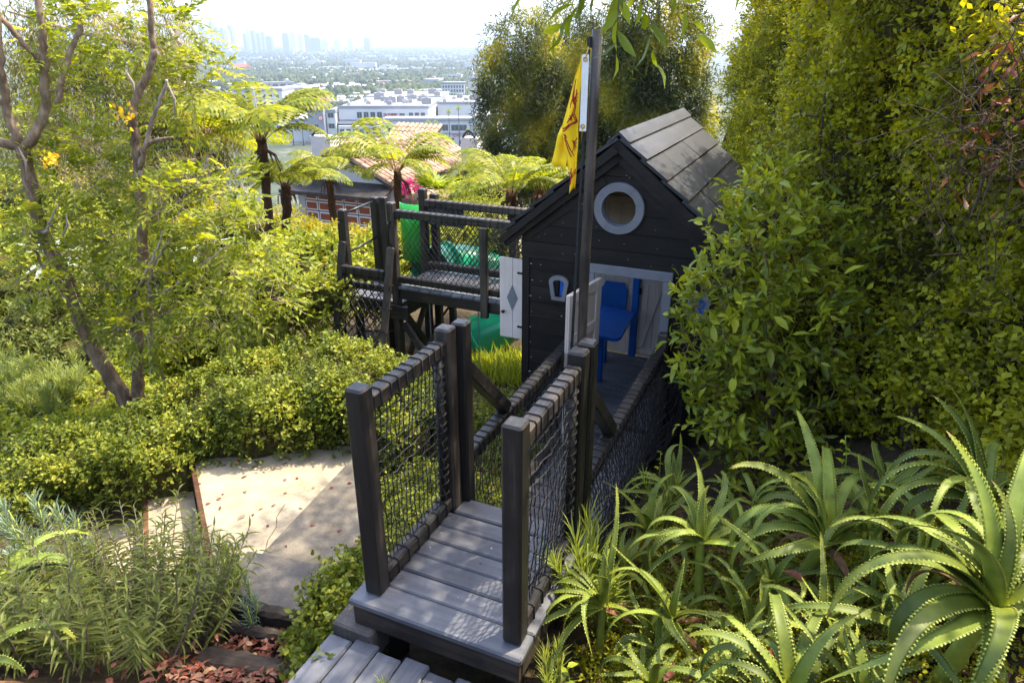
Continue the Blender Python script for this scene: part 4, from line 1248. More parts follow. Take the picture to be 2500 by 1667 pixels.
dirs = nrmz(nm * .8 + rng.normal(size=p.shape) * .5 + np.array([0, 0, .35]))
pos, ax, nr = twig_leaves(rng, p, dirs, .055 + .05 * rng.random(nt_), 5, 1.0, 0, .5)
keep = np.ones(len(pos), bool)
lum = np.sin(p[:, 0] * 7 + p[:, 1] * 3) + np.sin(p[:, 1] * 8.7 - p[:, 2] * 9 + 1) + np.sin(p[:, 0] * 15 + p[:, 2] * 13)
rnd = np.clip(np.repeat(rng.random(nt_) * .45 + .10 * lum, 5) + rng.random(len(pos)) * .5, 0, 1)
tw_ = twig_stems(p[::9], nrmz(dirs[::9] + np.array([0, 0, .3])), .09, .0022); o = tw_.build('twigs', 'bark', hd_); o['kind'] = 'stuff'
o = leaf_obj('foliage', 'lf_hedge', hd_, pos, ax, nr, .020 + .032 * rng.random(len(pos)) ** 1.5, .015 + .018 * rng.random(len(pos)), 'fold', rnd); o['kind'] = 'stuff'
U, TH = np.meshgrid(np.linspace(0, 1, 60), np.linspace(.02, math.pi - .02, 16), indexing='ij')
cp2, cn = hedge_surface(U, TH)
cp2 = cp2 - cn * .12  # solid dark sheet added under the hedge leaves to stop light
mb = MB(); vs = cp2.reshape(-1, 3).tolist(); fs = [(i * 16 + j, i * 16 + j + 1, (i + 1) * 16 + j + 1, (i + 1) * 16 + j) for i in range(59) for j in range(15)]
mb.add(vs, fs); o = mb.build('shade_core', 'inner', hd_); o['kind'] = 'stuff'

# creeping ground cover left of platform and bridge
def gcover(name, label, poly_c, seed, n, mat='lf_hedge', L=.034, h=.10, shape='fold'):
    rng = np.random.default_rng(seed)
    cs = np.array([c[:2] for c in poly_c]); rr = np.array([c[2] for c in poly_c]); hh = np.array([c[3] if len(c) > 3 else h for c in poly_c])
    k = rng.integers(0, len(cs), n)
    a = rng.random(n) * 6.28; r = np.sqrt(rng.random(n))
    x = cs[k, 0] + np.cos(a) * r * rr[k]; y = cs[k, 1] + np.sin(a) * r * rr[k]
    prof = np.sqrt(np.maximum(0, 1 - r ** 2))
    z = ground(x, y) + hh[k] * prof * (rng.random(n) ** .5)
    p = np.stack([x, y, z], -1)
    dirs = nrmz(np.stack([np.cos(a) * r * .8, np.sin(a) * r * .8, np.full(n, .8)], -1) + rng.normal(size=p.shape) * .5)
    pos, ax, nr = twig_leaves(rng, p, dirs, .06, 5, 1.1, 0, .7)
    root = thing(name, (float(cs[:, 0].mean()), float(cs[:, 1].mean()), gz(cs[:, 0].mean(), cs[:, 1].mean())), label, 'ground cover', frame='w')
    rnd = np.clip(np.repeat(rng.random(n), 5) * .6 + rng.random(len(pos)) * .45, 0, 1)
    o = leaf_obj('foliage', mat, root, pos, ax, nr, L * (.6 + .7 * rng.random(len(pos))), L * .72 * (.6 + .5 * rng.random(len(pos))), shape, rnd); o['kind'] = 'stuff'
    return root
def wxy(s, t): q = W(s, t); return q.x, q.y
gcover('creeping_cover', 'round leaved creeper spreading under the left net of the platform', [(*wxy(-.25, .55), .35, .22), (*wxy(-.2, .9), .4, .25), (*wxy(-.3, 1.3), .4, .25), (*wxy(-.15, 1.7), .35, .25), (*wxy(-.5, 1.8), .35, .2), (*wxy(-.1, .2), .2, .15), (-.85, 4.45, .25, .22), (-.95, 4.85, .28, .28), (-.72, 4.15, .2, .2), (-.62, 4.6, .3, .25)], 5, 4200)
gcover('creeping_cover', 'yellow green creeper beside the left wall of the playhouse', [(*wxy(-.5, 2.4), .4, .25), (*wxy(-.6, 2.9), .4, .3), (*wxy(-.75, 3.3), .4, .35), (*wxy(-1.1, 3.0), .5, .2), (*wxy(-.2, 2.6), .25, .2)], 6, 2200)
shrub('sprawling_shrub', 'small wiry shrub with round leaves at the front left platform corner', 'shrub',
      [((-1.0, 2.92, -.36), (.14, .14, .15)), ((-1.0, 3.12, -.37), (.14, .14, .14)), ((-.93, 3.28, -.38), (.12, .13, .13)), ((-1.03, 2.72, -.40), (.13, .13, .13)), ((-1.0, 2.55, -.38), (.10, .10, .12))],
      12, 620, .10, 6, 'oval', .040, .030, 'lf_hedge', core=False, stems=9, inner=.35)

# ================================================================== red leaf litter
rng = np.random.default_rng(31)
def litter(n, areas, L, seed):
    rng = np.random.default_rng(seed)
    k = rng.integers(0, len(areas), n); A_ = np.array(areas)
    x = A_[k, 0] + rng.normal(size=n) * A_[k, 2]; y = A_[k, 1] + rng.normal(size=n) * A_[k, 3]
    z = ground(x, y) + .02 + .03 * rng.random(n)
    z = np.where((np.abs(x + 1.38) < .30) & (y > 2.54) & (y < 3.06), z - .03, z)
    # a few blown onto the slabs
    m_ = 34
    x[:m_] = -1.95 + rng.normal(size=m_) * .35; y[:m_] = 4.35 + rng.normal(size=m_) * .4
    z[:m_] = np.where(x[:m_] > -1.55, -.495, -.612)
    p = np.stack([x, y, z], -1)
    ax = np.stack([rng.normal(size=n), rng.normal(size=n), rng.normal(size=n) * .18], -1)
    nr = np.stack([rng.normal(size=n) * .35, rng.normal(size=n) * .35, np.ones(n)], -1)
    return p, ax, nr, L * (.5 + .9 * rng.random(n)), L * .42 * (.6 + .7 * rng.random(n))
o = leaf_obj('leaf_litter', 'lf_litter', None, *litter(2300, [(-1.35, 2.75, .22, .22), (-1.5, 2.5, .3, .2), (-1.2, 2.4, .25, .2), (-1.25, 3.0, .2, .1), (*wxy(-.25, 1.9), .2, .3), (*wxy(-.3, 2.3), .2, .3), (1.2, 2.4, .5, .5), (1.4, 1.9, .5, .4), (.9, 3.0, .3, .4)], .052, 4), 'arch', rng=rng)
tag(o, 'fallen red and brown leaves scattered over the bare soil', 'leaf litter', kind='stuff')
for i, (x, y, z_, a, L_, lb) in enumerate([(.98, 1.98, .29, .6, .17, 'large dry russet leaf lying among aloes at the bottom centre'), (.66, 2.15, .02, 1.0, .15, 'long tan fallen leaf under the pale aloe'), (1.33, 2.42, .33, 2.2, .12, 'red brown fallen leaf below the tall arching aloe'), (1.62, 2.10, .55, .3, .12, 'curled orange fallen leaf left of the biggest aloe')]):
    me = leaf_mesh('fallen_leaf', [(0, 0, 0)], [(math.cos(a), math.sin(a), .15)], [(.2, -.3, 1)], L_, L_ * .38, 'arch', np.array([.35 + .12 * i])); me.materials.append(M['lf_litter'])
    o = link('fallen_leaf', me); o.location = (x, y, z_); tag(o, lb, 'leaf', 'single fallen leaves in the aloe bed')

# ================================================================== V-trunked tree on the left
def limb(parent, pts, rads, name='branch', mat='bark', n=10, wob=.012, seed=1):
    rn = random.Random(seed)
    P = smooth_path(pts, 9)
    rr = np.interp(np.linspace(0, 1, len(P)), np.linspace(0, 1, len(rads)), rads)
    P = [q + Vector((rn.uniform(-wob, wob), rn.uniform(-wob, wob), 0)) for q in P]
    rr = [r_ * (1 + rn.uniform(-.06, .06)) for r_ in rr]
    mb = MB(); mb.tube(P, rr, n)
    if mat in ('bark', 'fibre') and n >= 8:        # knots and ridges
        k_ = 0
        for i in range(len(P)):
            for j in range(n):
                d_ = Vector(mb.v[k_]) - P[i]; mb.v[k_] = tuple(P[i] + d_ * (1 + rn.uniform(-.10, .14) + (.06 if j % 3 == 0 else 0))); k_ += 1
    return mb.build(name, mat, parent, True)
vt = thing('forked_tree', (-4.08, 6.5, -1.1), 'yellow flowering tree with two thick pale brown trunks forked from its base', 'tree', frame='w')
limb(vt, [(-4.06, 6.5, -1.2), (-4.14, 6.5, -.95), (-4.37, 6.5, -.21), (-4.45, 6.5, .45), (-4.53, 6.47, .98), (-4.46, 6.42, 1.72)], [0.0870, 0.0808, 0.0696, 0.0622, 0.0572, 0.0528], 'trunk', seed=1)
limb(vt, [(-4.05, 6.5, -1.15), (-4.0, 6.5, -.85), (-3.88, 6.5, -.21), (-3.80, 6.48, .2), (-3.64, 6.5, .63), (-3.5, 6.5, 1.47)], [0.0746, 0.0653, 0.0547, 0.0497, 0.0466, 0.0448], 'trunk', seed=2)
limb(vt, [(-4.47, 6.42, 1.68), (-4.50, 6.4, 2.0), (-4.46, 6.4, 2.35), (-4.36, 6.4, 2.95), (-4.3, 6.4, 3.8)], [0.0435, 0.0373, 0.0342, 0.0311, 0.0186], seed=3)
limb(vt, [(-4.46, 6.42, 1.70), (-4.25, 6.5, 2.0), (-4.14, 6.5, 2.4), (-4.06, 6.5, 2.75), (-4.02, 6.5, 3.4)], [0.0466, 0.0373, 0.0342, 0.0280, 0.0186], seed=4)
limb(vt, [(-4.14, 6.5, 2.42), (-4.3, 6.45, 2.7), (-4.45, 6.4, 3.0)], [0.0249, 0.0223, 0.0186], seed=14)
limb(vt, [(-4.1, 6.5, 2.1), (-3.95, 6.5, 2.4), (-3.75, 6.55, 2.75)], [0.0249, 0.0218, 0.0186], seed=15)
limb(vt, [(-4.47, 6.42, 1.72), (-4.8, 6.4, 1.85), (-5.2, 6.4, 2.2), (-5.6, 6.4, 2.8)], [0.0404, 0.0373, 0.0311, 0.0218], seed=5)
limb(vt, [(-3.5, 6.5, 1.42), (-3.46, 6.5, 1.8), (-3.42, 6.5, 2.08), (-3.18, 6.5, 2.42), (-3.12, 6.5, 2.7), (-3.1, 6.5, 3.3)], [0.0435, 0.0386, 0.0342, 0.0280, 0.0261, 0.0186], seed=6)
limb(vt, [(-3.5, 6.5, 1.45), (-3.36, 6.48, 1.75), (-3.22, 6.45, 2.0), (-3.02, 6.4, 2.3)], [0.0280, 0.0249, 0.0186, 0.0124], mat='bark_pale', seed=7)
limb(vt, [(-3.48, 6.5, 1.5), (-3.3, 6.4, 1.75), (-3.05, 6.35, 1.82)], [0.0249, 0.0199, 0.0124], seed=8)
limb(vt, [(-3.85, 6.4, -.1), (-3.62, 6.2, .35), (-3.35, 6.15, .75), (-3.15, 6.1, 1.05)], [0.0161, 0.0137, 0.0112, 0.0062], mat='bark_pale', seed=9)
limb(vt, [(-4.3, 6.4, .1), (-4.5, 6.3, .6), (-4.45, 6.2, 1.0)], [0.0186, 0.0137, 0.0075], seed=10)
limb(vt, [(-3.55, 6.3, -1.05), (-3.6, 6.3, -.5), (-3.56, 6.25, .1), (-3.42, 6.2, .6), (-3.15, 6.2, .95)], [0.0199, 0.0186, 0.0161, 0.0124, 0.0075], mat='bark_pale', seed=11)
limb(vt, [(-4.47, 6.4, .95), (-4.3, 6.2, 1.0), (-4.15, 6.1, 1.15), (-4.0, 6.05, 1.32)], [0.0186, 0.0150, 0.0099, 0.0037], mat='bark_pale', seed=12)
limb(vt, [(-3.45, 6.25, .35), (-3.1, 6.1, .55), (-2.75, 6.05, .8), (-2.5, 6.0, .95)], [0.0112, 0.0087, 0.0062, 0.0031], mat='bark_pale', seed=13)
rng = np.random.default_rng(41)
vb = [((b_[0][0], b_[0][1] + (.5 if b_[0][0] < -3.9 or b_[0][2] > 1.3 else .25), b_[0][2]), b_[1]) for b_ in V_BLOBS]
ncl = 1350
p, d = shell_points(rng, vb, ncl, .25, 1.05)
dirs = nrmz(d * .8 + rng.normal(size=p.shape) * .5 + np.array([0, -.1, .15]))
# compound leaf: rachis with pairs of leaflets
nlf = 9
rl_ = .16 + .12 * rng.random(ncl)
f = (np.arange(nlf) // 2 + 1) / (nlf // 2 + 1.0); f[-1] = 1.0
ref = np.where(np.abs(dirs[:, 2:3]) < .9, np.array([[0, 0, 1.]]), np.array([[1., 0, 0]]))
sd_ = nrmz(np.cross(dirs, ref)); upv = np.cross(sd_, dirs)
sgn = np.where(np.arange(nlf) % 2 == 0, 1, -1).astype(float); sgn[-1] = 0
pos = p[:, None] + dirs[:, None] * (rl_[:, None] * f[None])[..., None]
pos[..., 2] -= .35 * rl_[:, None] * f[None] ** 2
ax = dirs[:, None] * np.where(sgn == 0, 1.2, .55)[None, :, None] + sd_[:, None] * sgn[None, :, None] + rng.normal(size=pos.shape) * .12
ax[..., 2] -= .25
nr = upv[:, None] + rng.normal(size=pos.shape) * .25
n = ncl * nlf
rnd = np.clip(np.repeat(rng.random(ncl), nlf) * .7 + rng.random(n) * .3, 0, 1)
o = leaf_obj('crown', 'lf_cassia', vt, pos.reshape(-1, 3), ax.reshape(-1, 3), nr.reshape(-1, 3), .062 + .035 * rng.random(n), .024 + .012 * rng.random(n), 'oval', rnd); o['kind'] = 'stuff'
mb = MB()
for i in range(ncl):
    a = p[i] - dirs[i] * .08; e = p[i] + dirs[i] * rl_[i] - np.array([0, 0, .35 * rl_[i]])
    mb.tube([a, (a + e) / 2 + np.array([0, 0, .06 * rl_[i]]), e], [.0035, .0025, .0015], 3, cap=False)
o = mb.build('twigs', 'bark_pale', vt); o['kind'] = 'stuff'
for (c, nfl) in (((-4.02, 6.1, 1.66), 26), ((-3.41, 6.3, 2.02), 24)):
    p = np.array(c) + rng.normal(size=(nfl, 3)) * np.array([.045, .03, .04])
    o = leaf_obj('flower_cluster', 'lf_flower', vt, p, rng.normal(size=(nfl, 3)), rng.normal(size=(nfl, 3)), .05, .035, 'oval', rng=rng); o['kind'] = 'stuff'
# long dry seed pods
for k, (a, b_) in enumerate([((-4.42, 6.3, 1.75), (-4.40, 6.28, 1.5)), ((-3.35, 6.35, 2.4), (-3.3, 6.33, 2.15)), ((-3.0, 6.35, 2.28), (-2.98, 6.33, 2.0)), ((-4.1, 6.1, .98), (-3.98, 6.05, 1.2)), ((-3.55, 6.2, 1.0), (-3.60, 6.2, .75))]):
    a = Vector(a); b_ = Vector(b_); m_ = (a + b_) / 2 + Vector((.03, 0, 0))
    mb = MB(); mb.tube([a, m_, b_], [.004, .012, .003], 6); mb.build('seed_pod', 'bark_pale', vt, True)

# ================================================================== other shrubs and trees behind
shrub('broad_leaf_hedge', 'informal broad leaved green hedge behind the climbing tower', 'hedge', VIB_BLOBS, 51, 2700, .16, 6, 'oval', .085, .05, 'lf_vib', stems=10, inner=.45)
shrub('yellow_green_hedge', 'bright yellow green hedge below the tree ferns', 'hedge', YEL_BLOBS, 52, 3600, .12, 6, 'fold', .055, .035, 'lf_yel', stems=4)
MG = [('dark_shrub', 'shadowed leafy shrubs mass at the far left behind the forked tree', [0, 3], 'lf_vib'), ('dark_shrub', 'leafy green shrub directly behind the left trunk of the forked tree', [1, 7], 'lf_cassia'),
      ('dark_shrub', 'sunlit shrub between the two trunks of the forked tree', [2, 4], 'lf_vib'), ('dark_shrub', 'light green shrub right of the forked tree crown', [5, 6], 'lf_cassia'),
      ('dark_shrub', 'low loose shrub at the left edge above the blue green tufts', [8, 9], 'lf_salvia'), ('dark_shrub', 'loose yellowish shrub behind the top of the clipped hedge', [10, 11, 12], 'lf_cassia')]
for i, (nm, lb, ix, mt) in enumerate(MG):
    shrub('garden_shrub', lb, 'shrub', [MID_BLOBS[k] for k in ix], 60 + i, 430 * len(ix), .16, 6, 'fold', .075, .036, mt, group='shrubs behind the forked tree', stems=4, inner=.4)
shrub('dark_conifer_bush', 'dense dark green bush between the side bridge and the white house', 'bush', CONIFER[2:4] + CONIFER[5:], 71, 1900, .12, 7, 'lance', .05, .012, 'lf_vib', stems=3)
shrub('upright_conifer_bush', 'upright dark green bush beside the white chimney', 'bush', [CONIFER[0], CONIFER[1], CONIFER[4]], 72, 1300, .14, 7, 'lance', .06, .015, 'lf_vib', stems=3)
shrub('pink_bougainvillea', 'small vivid pink flowering bush under the tree fern', 'bush', PINK, 73, 160, .10, 6, 'oval', .05, .04, 'lf_pink', core=False, stems=2, inner=.3)

def tall_tree(name, label, base, blobs, seed, ntw, tl, nl, L, Wd, mat, barkm, group=None, droop=.8, r0=.16, shape='lance'):
    rng = np.random.default_rng(seed); rn = random.Random(seed)
    gzb = gz(base[0], base[1])
    root = thing(name, (base[0], base[1], gzb), label, 'tree', group, frame='w')
    top = max(b_[0][2] + b_[1][2] * .5 for b_ in blobs)
    H = top - gzb
    tp = [(base[0], base[1], gzb - .3)]
    for k in range(1, 6):
        z_ = gzb + H * k / 5
        near = min(blobs, key=lambda b_: abs(b_[0][2] - z_))
        tp.append((base[0] * .5 + near[0][0] * .5 + rn.uniform(-.1, .1), base[1] * .6 + near[0][1] * .4, z_))
    limb(root, tp, [r0, r0 * .85, r0 * .7, r0 * .5, r0 * .3, r0 * .08], 'trunk', barkm, 8, .02, seed)
    for b_ in blobs:
        z_ = b_[0][2] - b_[1][2] * .6
        k = (z_ - gzb) / H
        a = Vector((np.interp(z_, [q[2] for q in tp], [q[0] for q in tp]), np.interp(z_, [q[2] for q in tp], [q[1] for q in tp]), z_))
        e = Vector(b_[0]) + Vector((rn.uniform(-.4, .4) * b_[1][0], 0, b_[1][2] * .4))
        limb(root, [a, (a + e) / 2 + Vector((0, 0, -.1)), e], [r0 * .4, r0 * .25, r0 * .08], 'branch', barkm, 6, .02, seed + 3)
    p, dirs, pos, ax, nr, Ls, Ws, rnd = pts_clump(rng, blobs, ntw, tl, nl, shape, L, Wd, droop=droop, inner=.15, outer=1.12, out=.5)
    # leaf tone varies from dark to bright, clump by clump
    q_ = pos * (.9 if shape == 'lance' else 1)
    cl = np.sin(q_[:, 0] * 2.3 + q_[:, 2] * 1.7) + np.sin(q_[:, 2] * 2.9 - q_[:, 1] * 2.1 + 1.3) + np.sin(q_[:, 0] * 4.1 - q_[:, 2] * 3.3 + seed)
    rnd = np.clip(.34 + .24 * cl + .35 * (rnd - .4), 0, 1)
    o = leaf_obj('crown', mat, root, pos, ax, nr, Ls, Ws, shape, rnd); o['kind'] = 'stuff'
    return root
elab = ['feathery eucalyptus standing leftmost behind the playhouse', 'dark eucalyptus directly behind the yellow flag', 'eucalyptus rising between the flagpole and the playhouse ridge', 'tall bright topped eucalyptus behind the right end of the roof ridge']
for i, (b_, bl) in enumerate(EUC):
    tall_tree('eucalyptus_tree', elab[i], b_, [(c_, (r_[0] * 1.2, r_[1] * 1.2, r_[2] * 1.15)) for c_, r_ in bl], 80 + i, 4300, .5, 8, .17, .035, 'lf_euc', 'bark_pale', 'eucalyptus trees behind the playhouse', droop=.5)
tall_tree('weeping_tree', 'grey green weeping eucalyptus filling the upper left background', (-6.0, 15.0, -2), WEEP_BLOBS, 91, 6200, .42, 9, .14, .022, 'lf_weep', 'bark_pale', droop=1.5, r0=.22)

# ================================================================== tree ferns
def frond_mesh(seed, Lf=1.0, arch=1.15, el=.75, npair=19):
    rng = np.random.default_rng(seed)
    P = [(0., 0., 0.)]; th = el
    n = 40
    for i in range(n):
        th_i = el - arch * ((i + .5) / n) ** 1.25
        x, y, z_ = P[-1]
        P.append((x + Lf / n * math.cos(th_i), 0, z_ + Lf / n * math.sin(th_i)))
    P = np.array(P)
    u = np.linspace(.24, .99, npair)
    pos = []; axs = []; nrs = []; Ls = []; Ws = []
    for ui in u:
        k = ui * n; i0 = min(int(k), n - 1); c = P[i0] + (P[i0 + 1] - P[i0]) * (k - i0)
        tg = nrmz(P[i0 + 1] - P[i0]); upv = np.array([-tg[2], 0, tg[0]])
        pl = Lf * .27 * math.sin(math.pi * min(1, max(.05, (ui - .2) * 1.05 + .14))) ** .7 * (1 - .15 * ui) + .02
        for sg in (-1, 1):
            pd = nrmz(np.array([0, sg, 0]) * 1.0 + tg * (.35 + .4 * ui) - upv * .12)
            m_ = 3                       # each pinna: three drooping, narrowing blades end to end
            q = c.copy(); dd_ = pd.copy()
            for j in range(m_):
                ll = pl * (.40, .36, .32)[j]
                pos.append(q.copy()); axs.append(dd_ + rng.normal(size=3) * .04); nrs.append(upv + rng.normal(size=3) * .12); Ls.append(ll * 1.15); Ws.append(Lf * (.052, .046, .030)[j])
                q = q + nrmz(dd_) * ll; dd_ = dd_ + np.array([0, 0, -.28])
    me = leaf_mesh('frond', np.array(pos), np.array(axs), np.array(nrs), np.array(Ls), np.array(Ws), 'diamond', np.clip(.5 + .3 * rng.normal(size=len(pos)), 0, 1))
    me.materials.append(M['lf_fern'])
    mr = MB(); mr.tube([tuple(q) for q in P[::3]], [Lf * .0065 * (1 - .8 * i / 13) for i in range(len(P[::3]))], 5)
    ms = bpy.data.meshes.new('midrib'); ms.from_pydata(mr.v, [], mr.f); ms.materials.append(M['frond_rib']); ms.update()
    return me, ms
M['frond_rib'] = plain('yellow brown frond rib', (.16, .12, .025), .6, .3, 0, .3, 9)
FR = [frond_mesh(100, 1, 1.55, .95), frond_mesh(101, 1, 1.75, 1.15), frond_mesh(102, 1, 1.3, .7), frond_mesh(103, 1, 1.9, 1.35)]
flab = ['largest bright tree fern with a long brown trunk left of the tower', 'smaller tree fern in front of the white gable', 'tree fern with spreading fronds just left of the pink flowers', 'flat topped tree fern touching the left eave of the playhouse', 'yellow tree fern furthest left below the weeping tree', 'lower tree fern leaning beside the largest fern trunk', 'tree fern crown peeping over the left end of the roof']
for i, (top, bot, L_) in enumerate(FERN):
    rn = random.Random(200 + i)
    zb = gz(bot[0], bot[1])
    root = thing('tree_fern', (bot[0], bot[1], zb), flab[i], 'tree fern', 'tree ferns below the garden', frame='w')
    limb(root, [(bot[0], bot[1], zb - .2), ((bot[0] + top[0]) / 2 + .03, bot[1], (zb + top[2]) / 2), (top[0], top[1], top[2] - .1), top], [.085, .065, .075, .06], 'trunk', 'fibre', 10, .012, i)
    nfr = 15 if i != 1 else 11
    for k in range(nfr):
        a = k * 2.399 + rn.uniform(-.2, .2)
        me, ms = FR[(0, 2, 0, 1, 3)[k % 5]]
        o = link('frond', me, root)
        o.location = (top[0] - bot[0] + .05 * math.cos(a), top[1] - bot[1] + .05 * math.sin(a), top[2] - zb)
        o.rotation_euler = (rn.uniform(-.3, .3), rn.uniform(-.3, .35), a)
        sc = L_ * rn.uniform(.65, 1.12); o.scale = (sc, sc, sc)
        r2 = link('midrib', ms, o)
    for k in range(16):
        a = rn.uniform(0, 6.28)
        mb = MB(); e = Vector((top[0] + .16 * L_ * math.cos(a), top[1] + .2 * L_ * math.sin(a), top[2] - .28 * L_)); s_ = Vector(top) - Vector((0, 0, .08))
        mb.tube([s_, (s_ + e) / 2 + Vector((.06 * math.cos(a), .06 * math.sin(a), .05)), e], [.012, .008, .003], 5); mb.build('dead_stalk', 'fibre', root)

# fan palm
fpz = gz(FANPALM[1][0], FANPALM[1][1])
pr = thing('fan_palm', (FANPALM[1][0], FANPALM[1][1], fpz), 'small fan palm with stiff pleated leaves beside the far bridge', 'palm', frame='w')
limb(pr, [(FANPALM[0][0], FANPALM[0][1], fpz - .1), (FANPALM[0][0], FANPALM[0][1], (fpz + FANPALM[0][2]) / 2), (*FANPALM[0][:2], FANPALM[0][2] - .15)], [.10, .10, .12], 'trunk', 'fibre', 8, .01, 3)
rn = random.Random(6)
for k in range(11):
    az = k * 2.399; el = rn.uniform(.1, 1.2)
    d = np.array([math.cos(az) * math.cos(el), math.sin(az) * math.cos(el), math.sin(el)])
    c = np.array(FANPALM[0]) + d * .3 - np.array([0, 0, .1])
    s1 = nrmz(np.cross(d, [0, 0, 1.])); u1 = np.cross(s1, d)
    aa = np.linspace(-1.5, 1.5, 19)
    ax = np.array([d * math.cos(a) + s1 * math.sin(a) for a in aa])
    rngk = np.random.default_rng(k)
    leaf_obj('fan_leaf', 'lf_grass', pr, np.repeat(c[None], 19, 0), ax + rngk.normal(size=ax.shape) * .04, np.repeat((u1 + d * .2)[None], 19, 0), .42 + .1 * rngk.random(19), .05, 'lance', rngk.random(19) * .5)
# grass: two uncountable patches
for nm, lb, ix in (('tall_grass', 'tall bright sunlit grass between the playhouse shutter and the green slide', (0, 1, 2, 3, 4, 5, 6, 13)), ('tall_grass', 'tall green grass in front of the broad leaved hedge', (7, 8, 9, 10, 11, 12))):
    rng = np.random.default_rng(300 + len(ix))
    P_ = []; A_ = []; N_ = []; L_ = []
    for i in ix:
        g = GRASS[i]; n = 150; z0 = gz(g[0], g[1])
        x = g[0] + rng.normal(size=n) * .15; y = g[1] + rng.normal(size=n) * .15
        P_.append(np.stack([x, y, ground(x, y)], -1))
        A_.append(np.stack([rng.normal(size=n) * .35, rng.normal(size=n) * .35, np.ones(n)], -1)); N_.append(np.stack([rng.normal(size=n), rng.normal(size=n), np.full(n, .3)], -1))
        L_.append((g[2] + .12 - z0) * (.5 + .6 * rng.random(n)))
    o = leaf_obj(nm, 'lf_grass', None, np.concatenate(P_), np.concatenate(A_), np.concatenate(N_), np.concatenate(L_), .014, 'lance', rng=rng)
    tag(o, lb, 'grass', kind='stuff')

# ================================================================== succulent tufts
def needle_tuft(root, base, d, H, nneed, nl, nw, mat, seed, spread=.9, name='tuft'):
    rng = np.random.default_rng(seed)
    f = .15 + .85 * np.sort(rng.random(nneed))
    a = np.arange(nneed) * 2.399
    d = nrmz(np.array(d, float)); s1 = nrmz(np.cross(d, [.3, 1., .1])); s2 = np.cross(d, s1)
    bend = s1 * .12 * H
    p = np.array(base) + d * H * f[:, None] + bend * (f ** 2)[:, None]
    ax = (s1 * np.cos(a)[:, None] + s2 * np.sin(a)[:, None]) * spread * (1.05 - .6 * f)[:, None] + d * (.55 + .6 * f)[:, None] + rng.normal(size=p.shape) * .06
    nr = d + rng.normal(size=p.shape) * .2
    o = leaf_obj(name, mat, root, p, ax, nr, nl * (.75 + .4 * rng.random(nneed)), nw, 'lance', np.clip(f * .7 + rng.random(nneed) * .3, 0, 1))
    o['kind'] = 'stuff'
    return o
sg1 = thing('succulent_bush', (-5.0, 7.0, gz(-5., 7.)), 'feathery blue green succulent bush at the left edge of the hedge', 'succulent', frame='w')
for i, c in enumerate(SENECIO[:15] + SENECIO[19:]):
    rn = random.Random(i)
    for q in range(4):
        z0 = gz(c[0], c[1])
        b_ = (c[0] + rn.uniform(-.16, .16), c[1] + rn.uniform(-.12, .12), max(z0, c[2] - .35))
        needle_tuft(sg1, b_, (rn.uniform(-.3, .3), rn.uniform(-.3, .3), 1), rn.uniform(.3, .45), 110, .13, .011, 'lf_needle', i * 7 + q)
sg2 = thing('succulent_bush', (-2.7, 7.4, gz(-2.7, 7.4)), 'feathery green succulent tufts poking over the middle of the clipped hedge', 'succulent', frame='w')
for i, c in enumerate(SENECIO[15:19]):
    rn = random.Random(i + 50)
    for q in range(3):
        needle_tuft(sg2, (c[0] + rn.uniform(-.12, .12), c[1], c[2] - .3), (rn.uniform(-.3, .3), 0, 1), .36, 90, .11, .010, 'lf_needle', 900 + i * 7 + q)
def small_succ(base, label, n, H, nl, mat, seed, nneed=90, nw=.006, spread=.9, lean=.35, rad=.06):
    root = thing('needle_succulent', (base[0], base[1], base[2]), label, 'succulent', frame='w')
    rn = random.Random(seed)
    for q in range(n):
        a = rn.uniform(0, 6.28)
        b_ = (base[0] + rad * math.cos(a), base[1] + rad * math.sin(a), base[2])
        d = (lean * math.cos(a) * rn.random(), lean * math.sin(a) * rn.random(), 1)
        h = H * rn.uniform(.75, 1.1)
        mb = MB(); e = Vector(b_) + Vector(d).normalized() * h
        mb.tube([b_, (Vector(b_) + e) / 2, e], [.008, .007, .004], 6); mb.build('stem', 'lf_tip' if False else 'aloe_edge', root, True)
        needle_tuft(root, b_, d, h, nneed, nl, nw, mat, seed * 13 + q, spread)
    return root
M['aloe_edge'] = plain('yellow green succulent stem', (.22, .26, .035), .5, .4, 0, .2, 30)

gcover('low_succulents', 'yellow green low plants on the slope round the base of the forked tree', [(-4.6, 6.2, .5, .2), (-5.2, 5.8, .6, .25), (-4.2, 6.9, .5, .25), (-3.6, 6.8, .5, .25), (-5.4, 6.6, .6, .25), (-3.2, 7.2, .5, .3), (-4.9, 7.4, .6, .3), (-5.9, 5.4, .6, .2), (-2.6, 7.6, .6, .25), (-1.8, 7.4, .6, .2), (-1.2, 6.9, .5, .2), (-6.2, 6.5, .6, .2)], 15, 3800, 'lf_cassia', .055, .2)
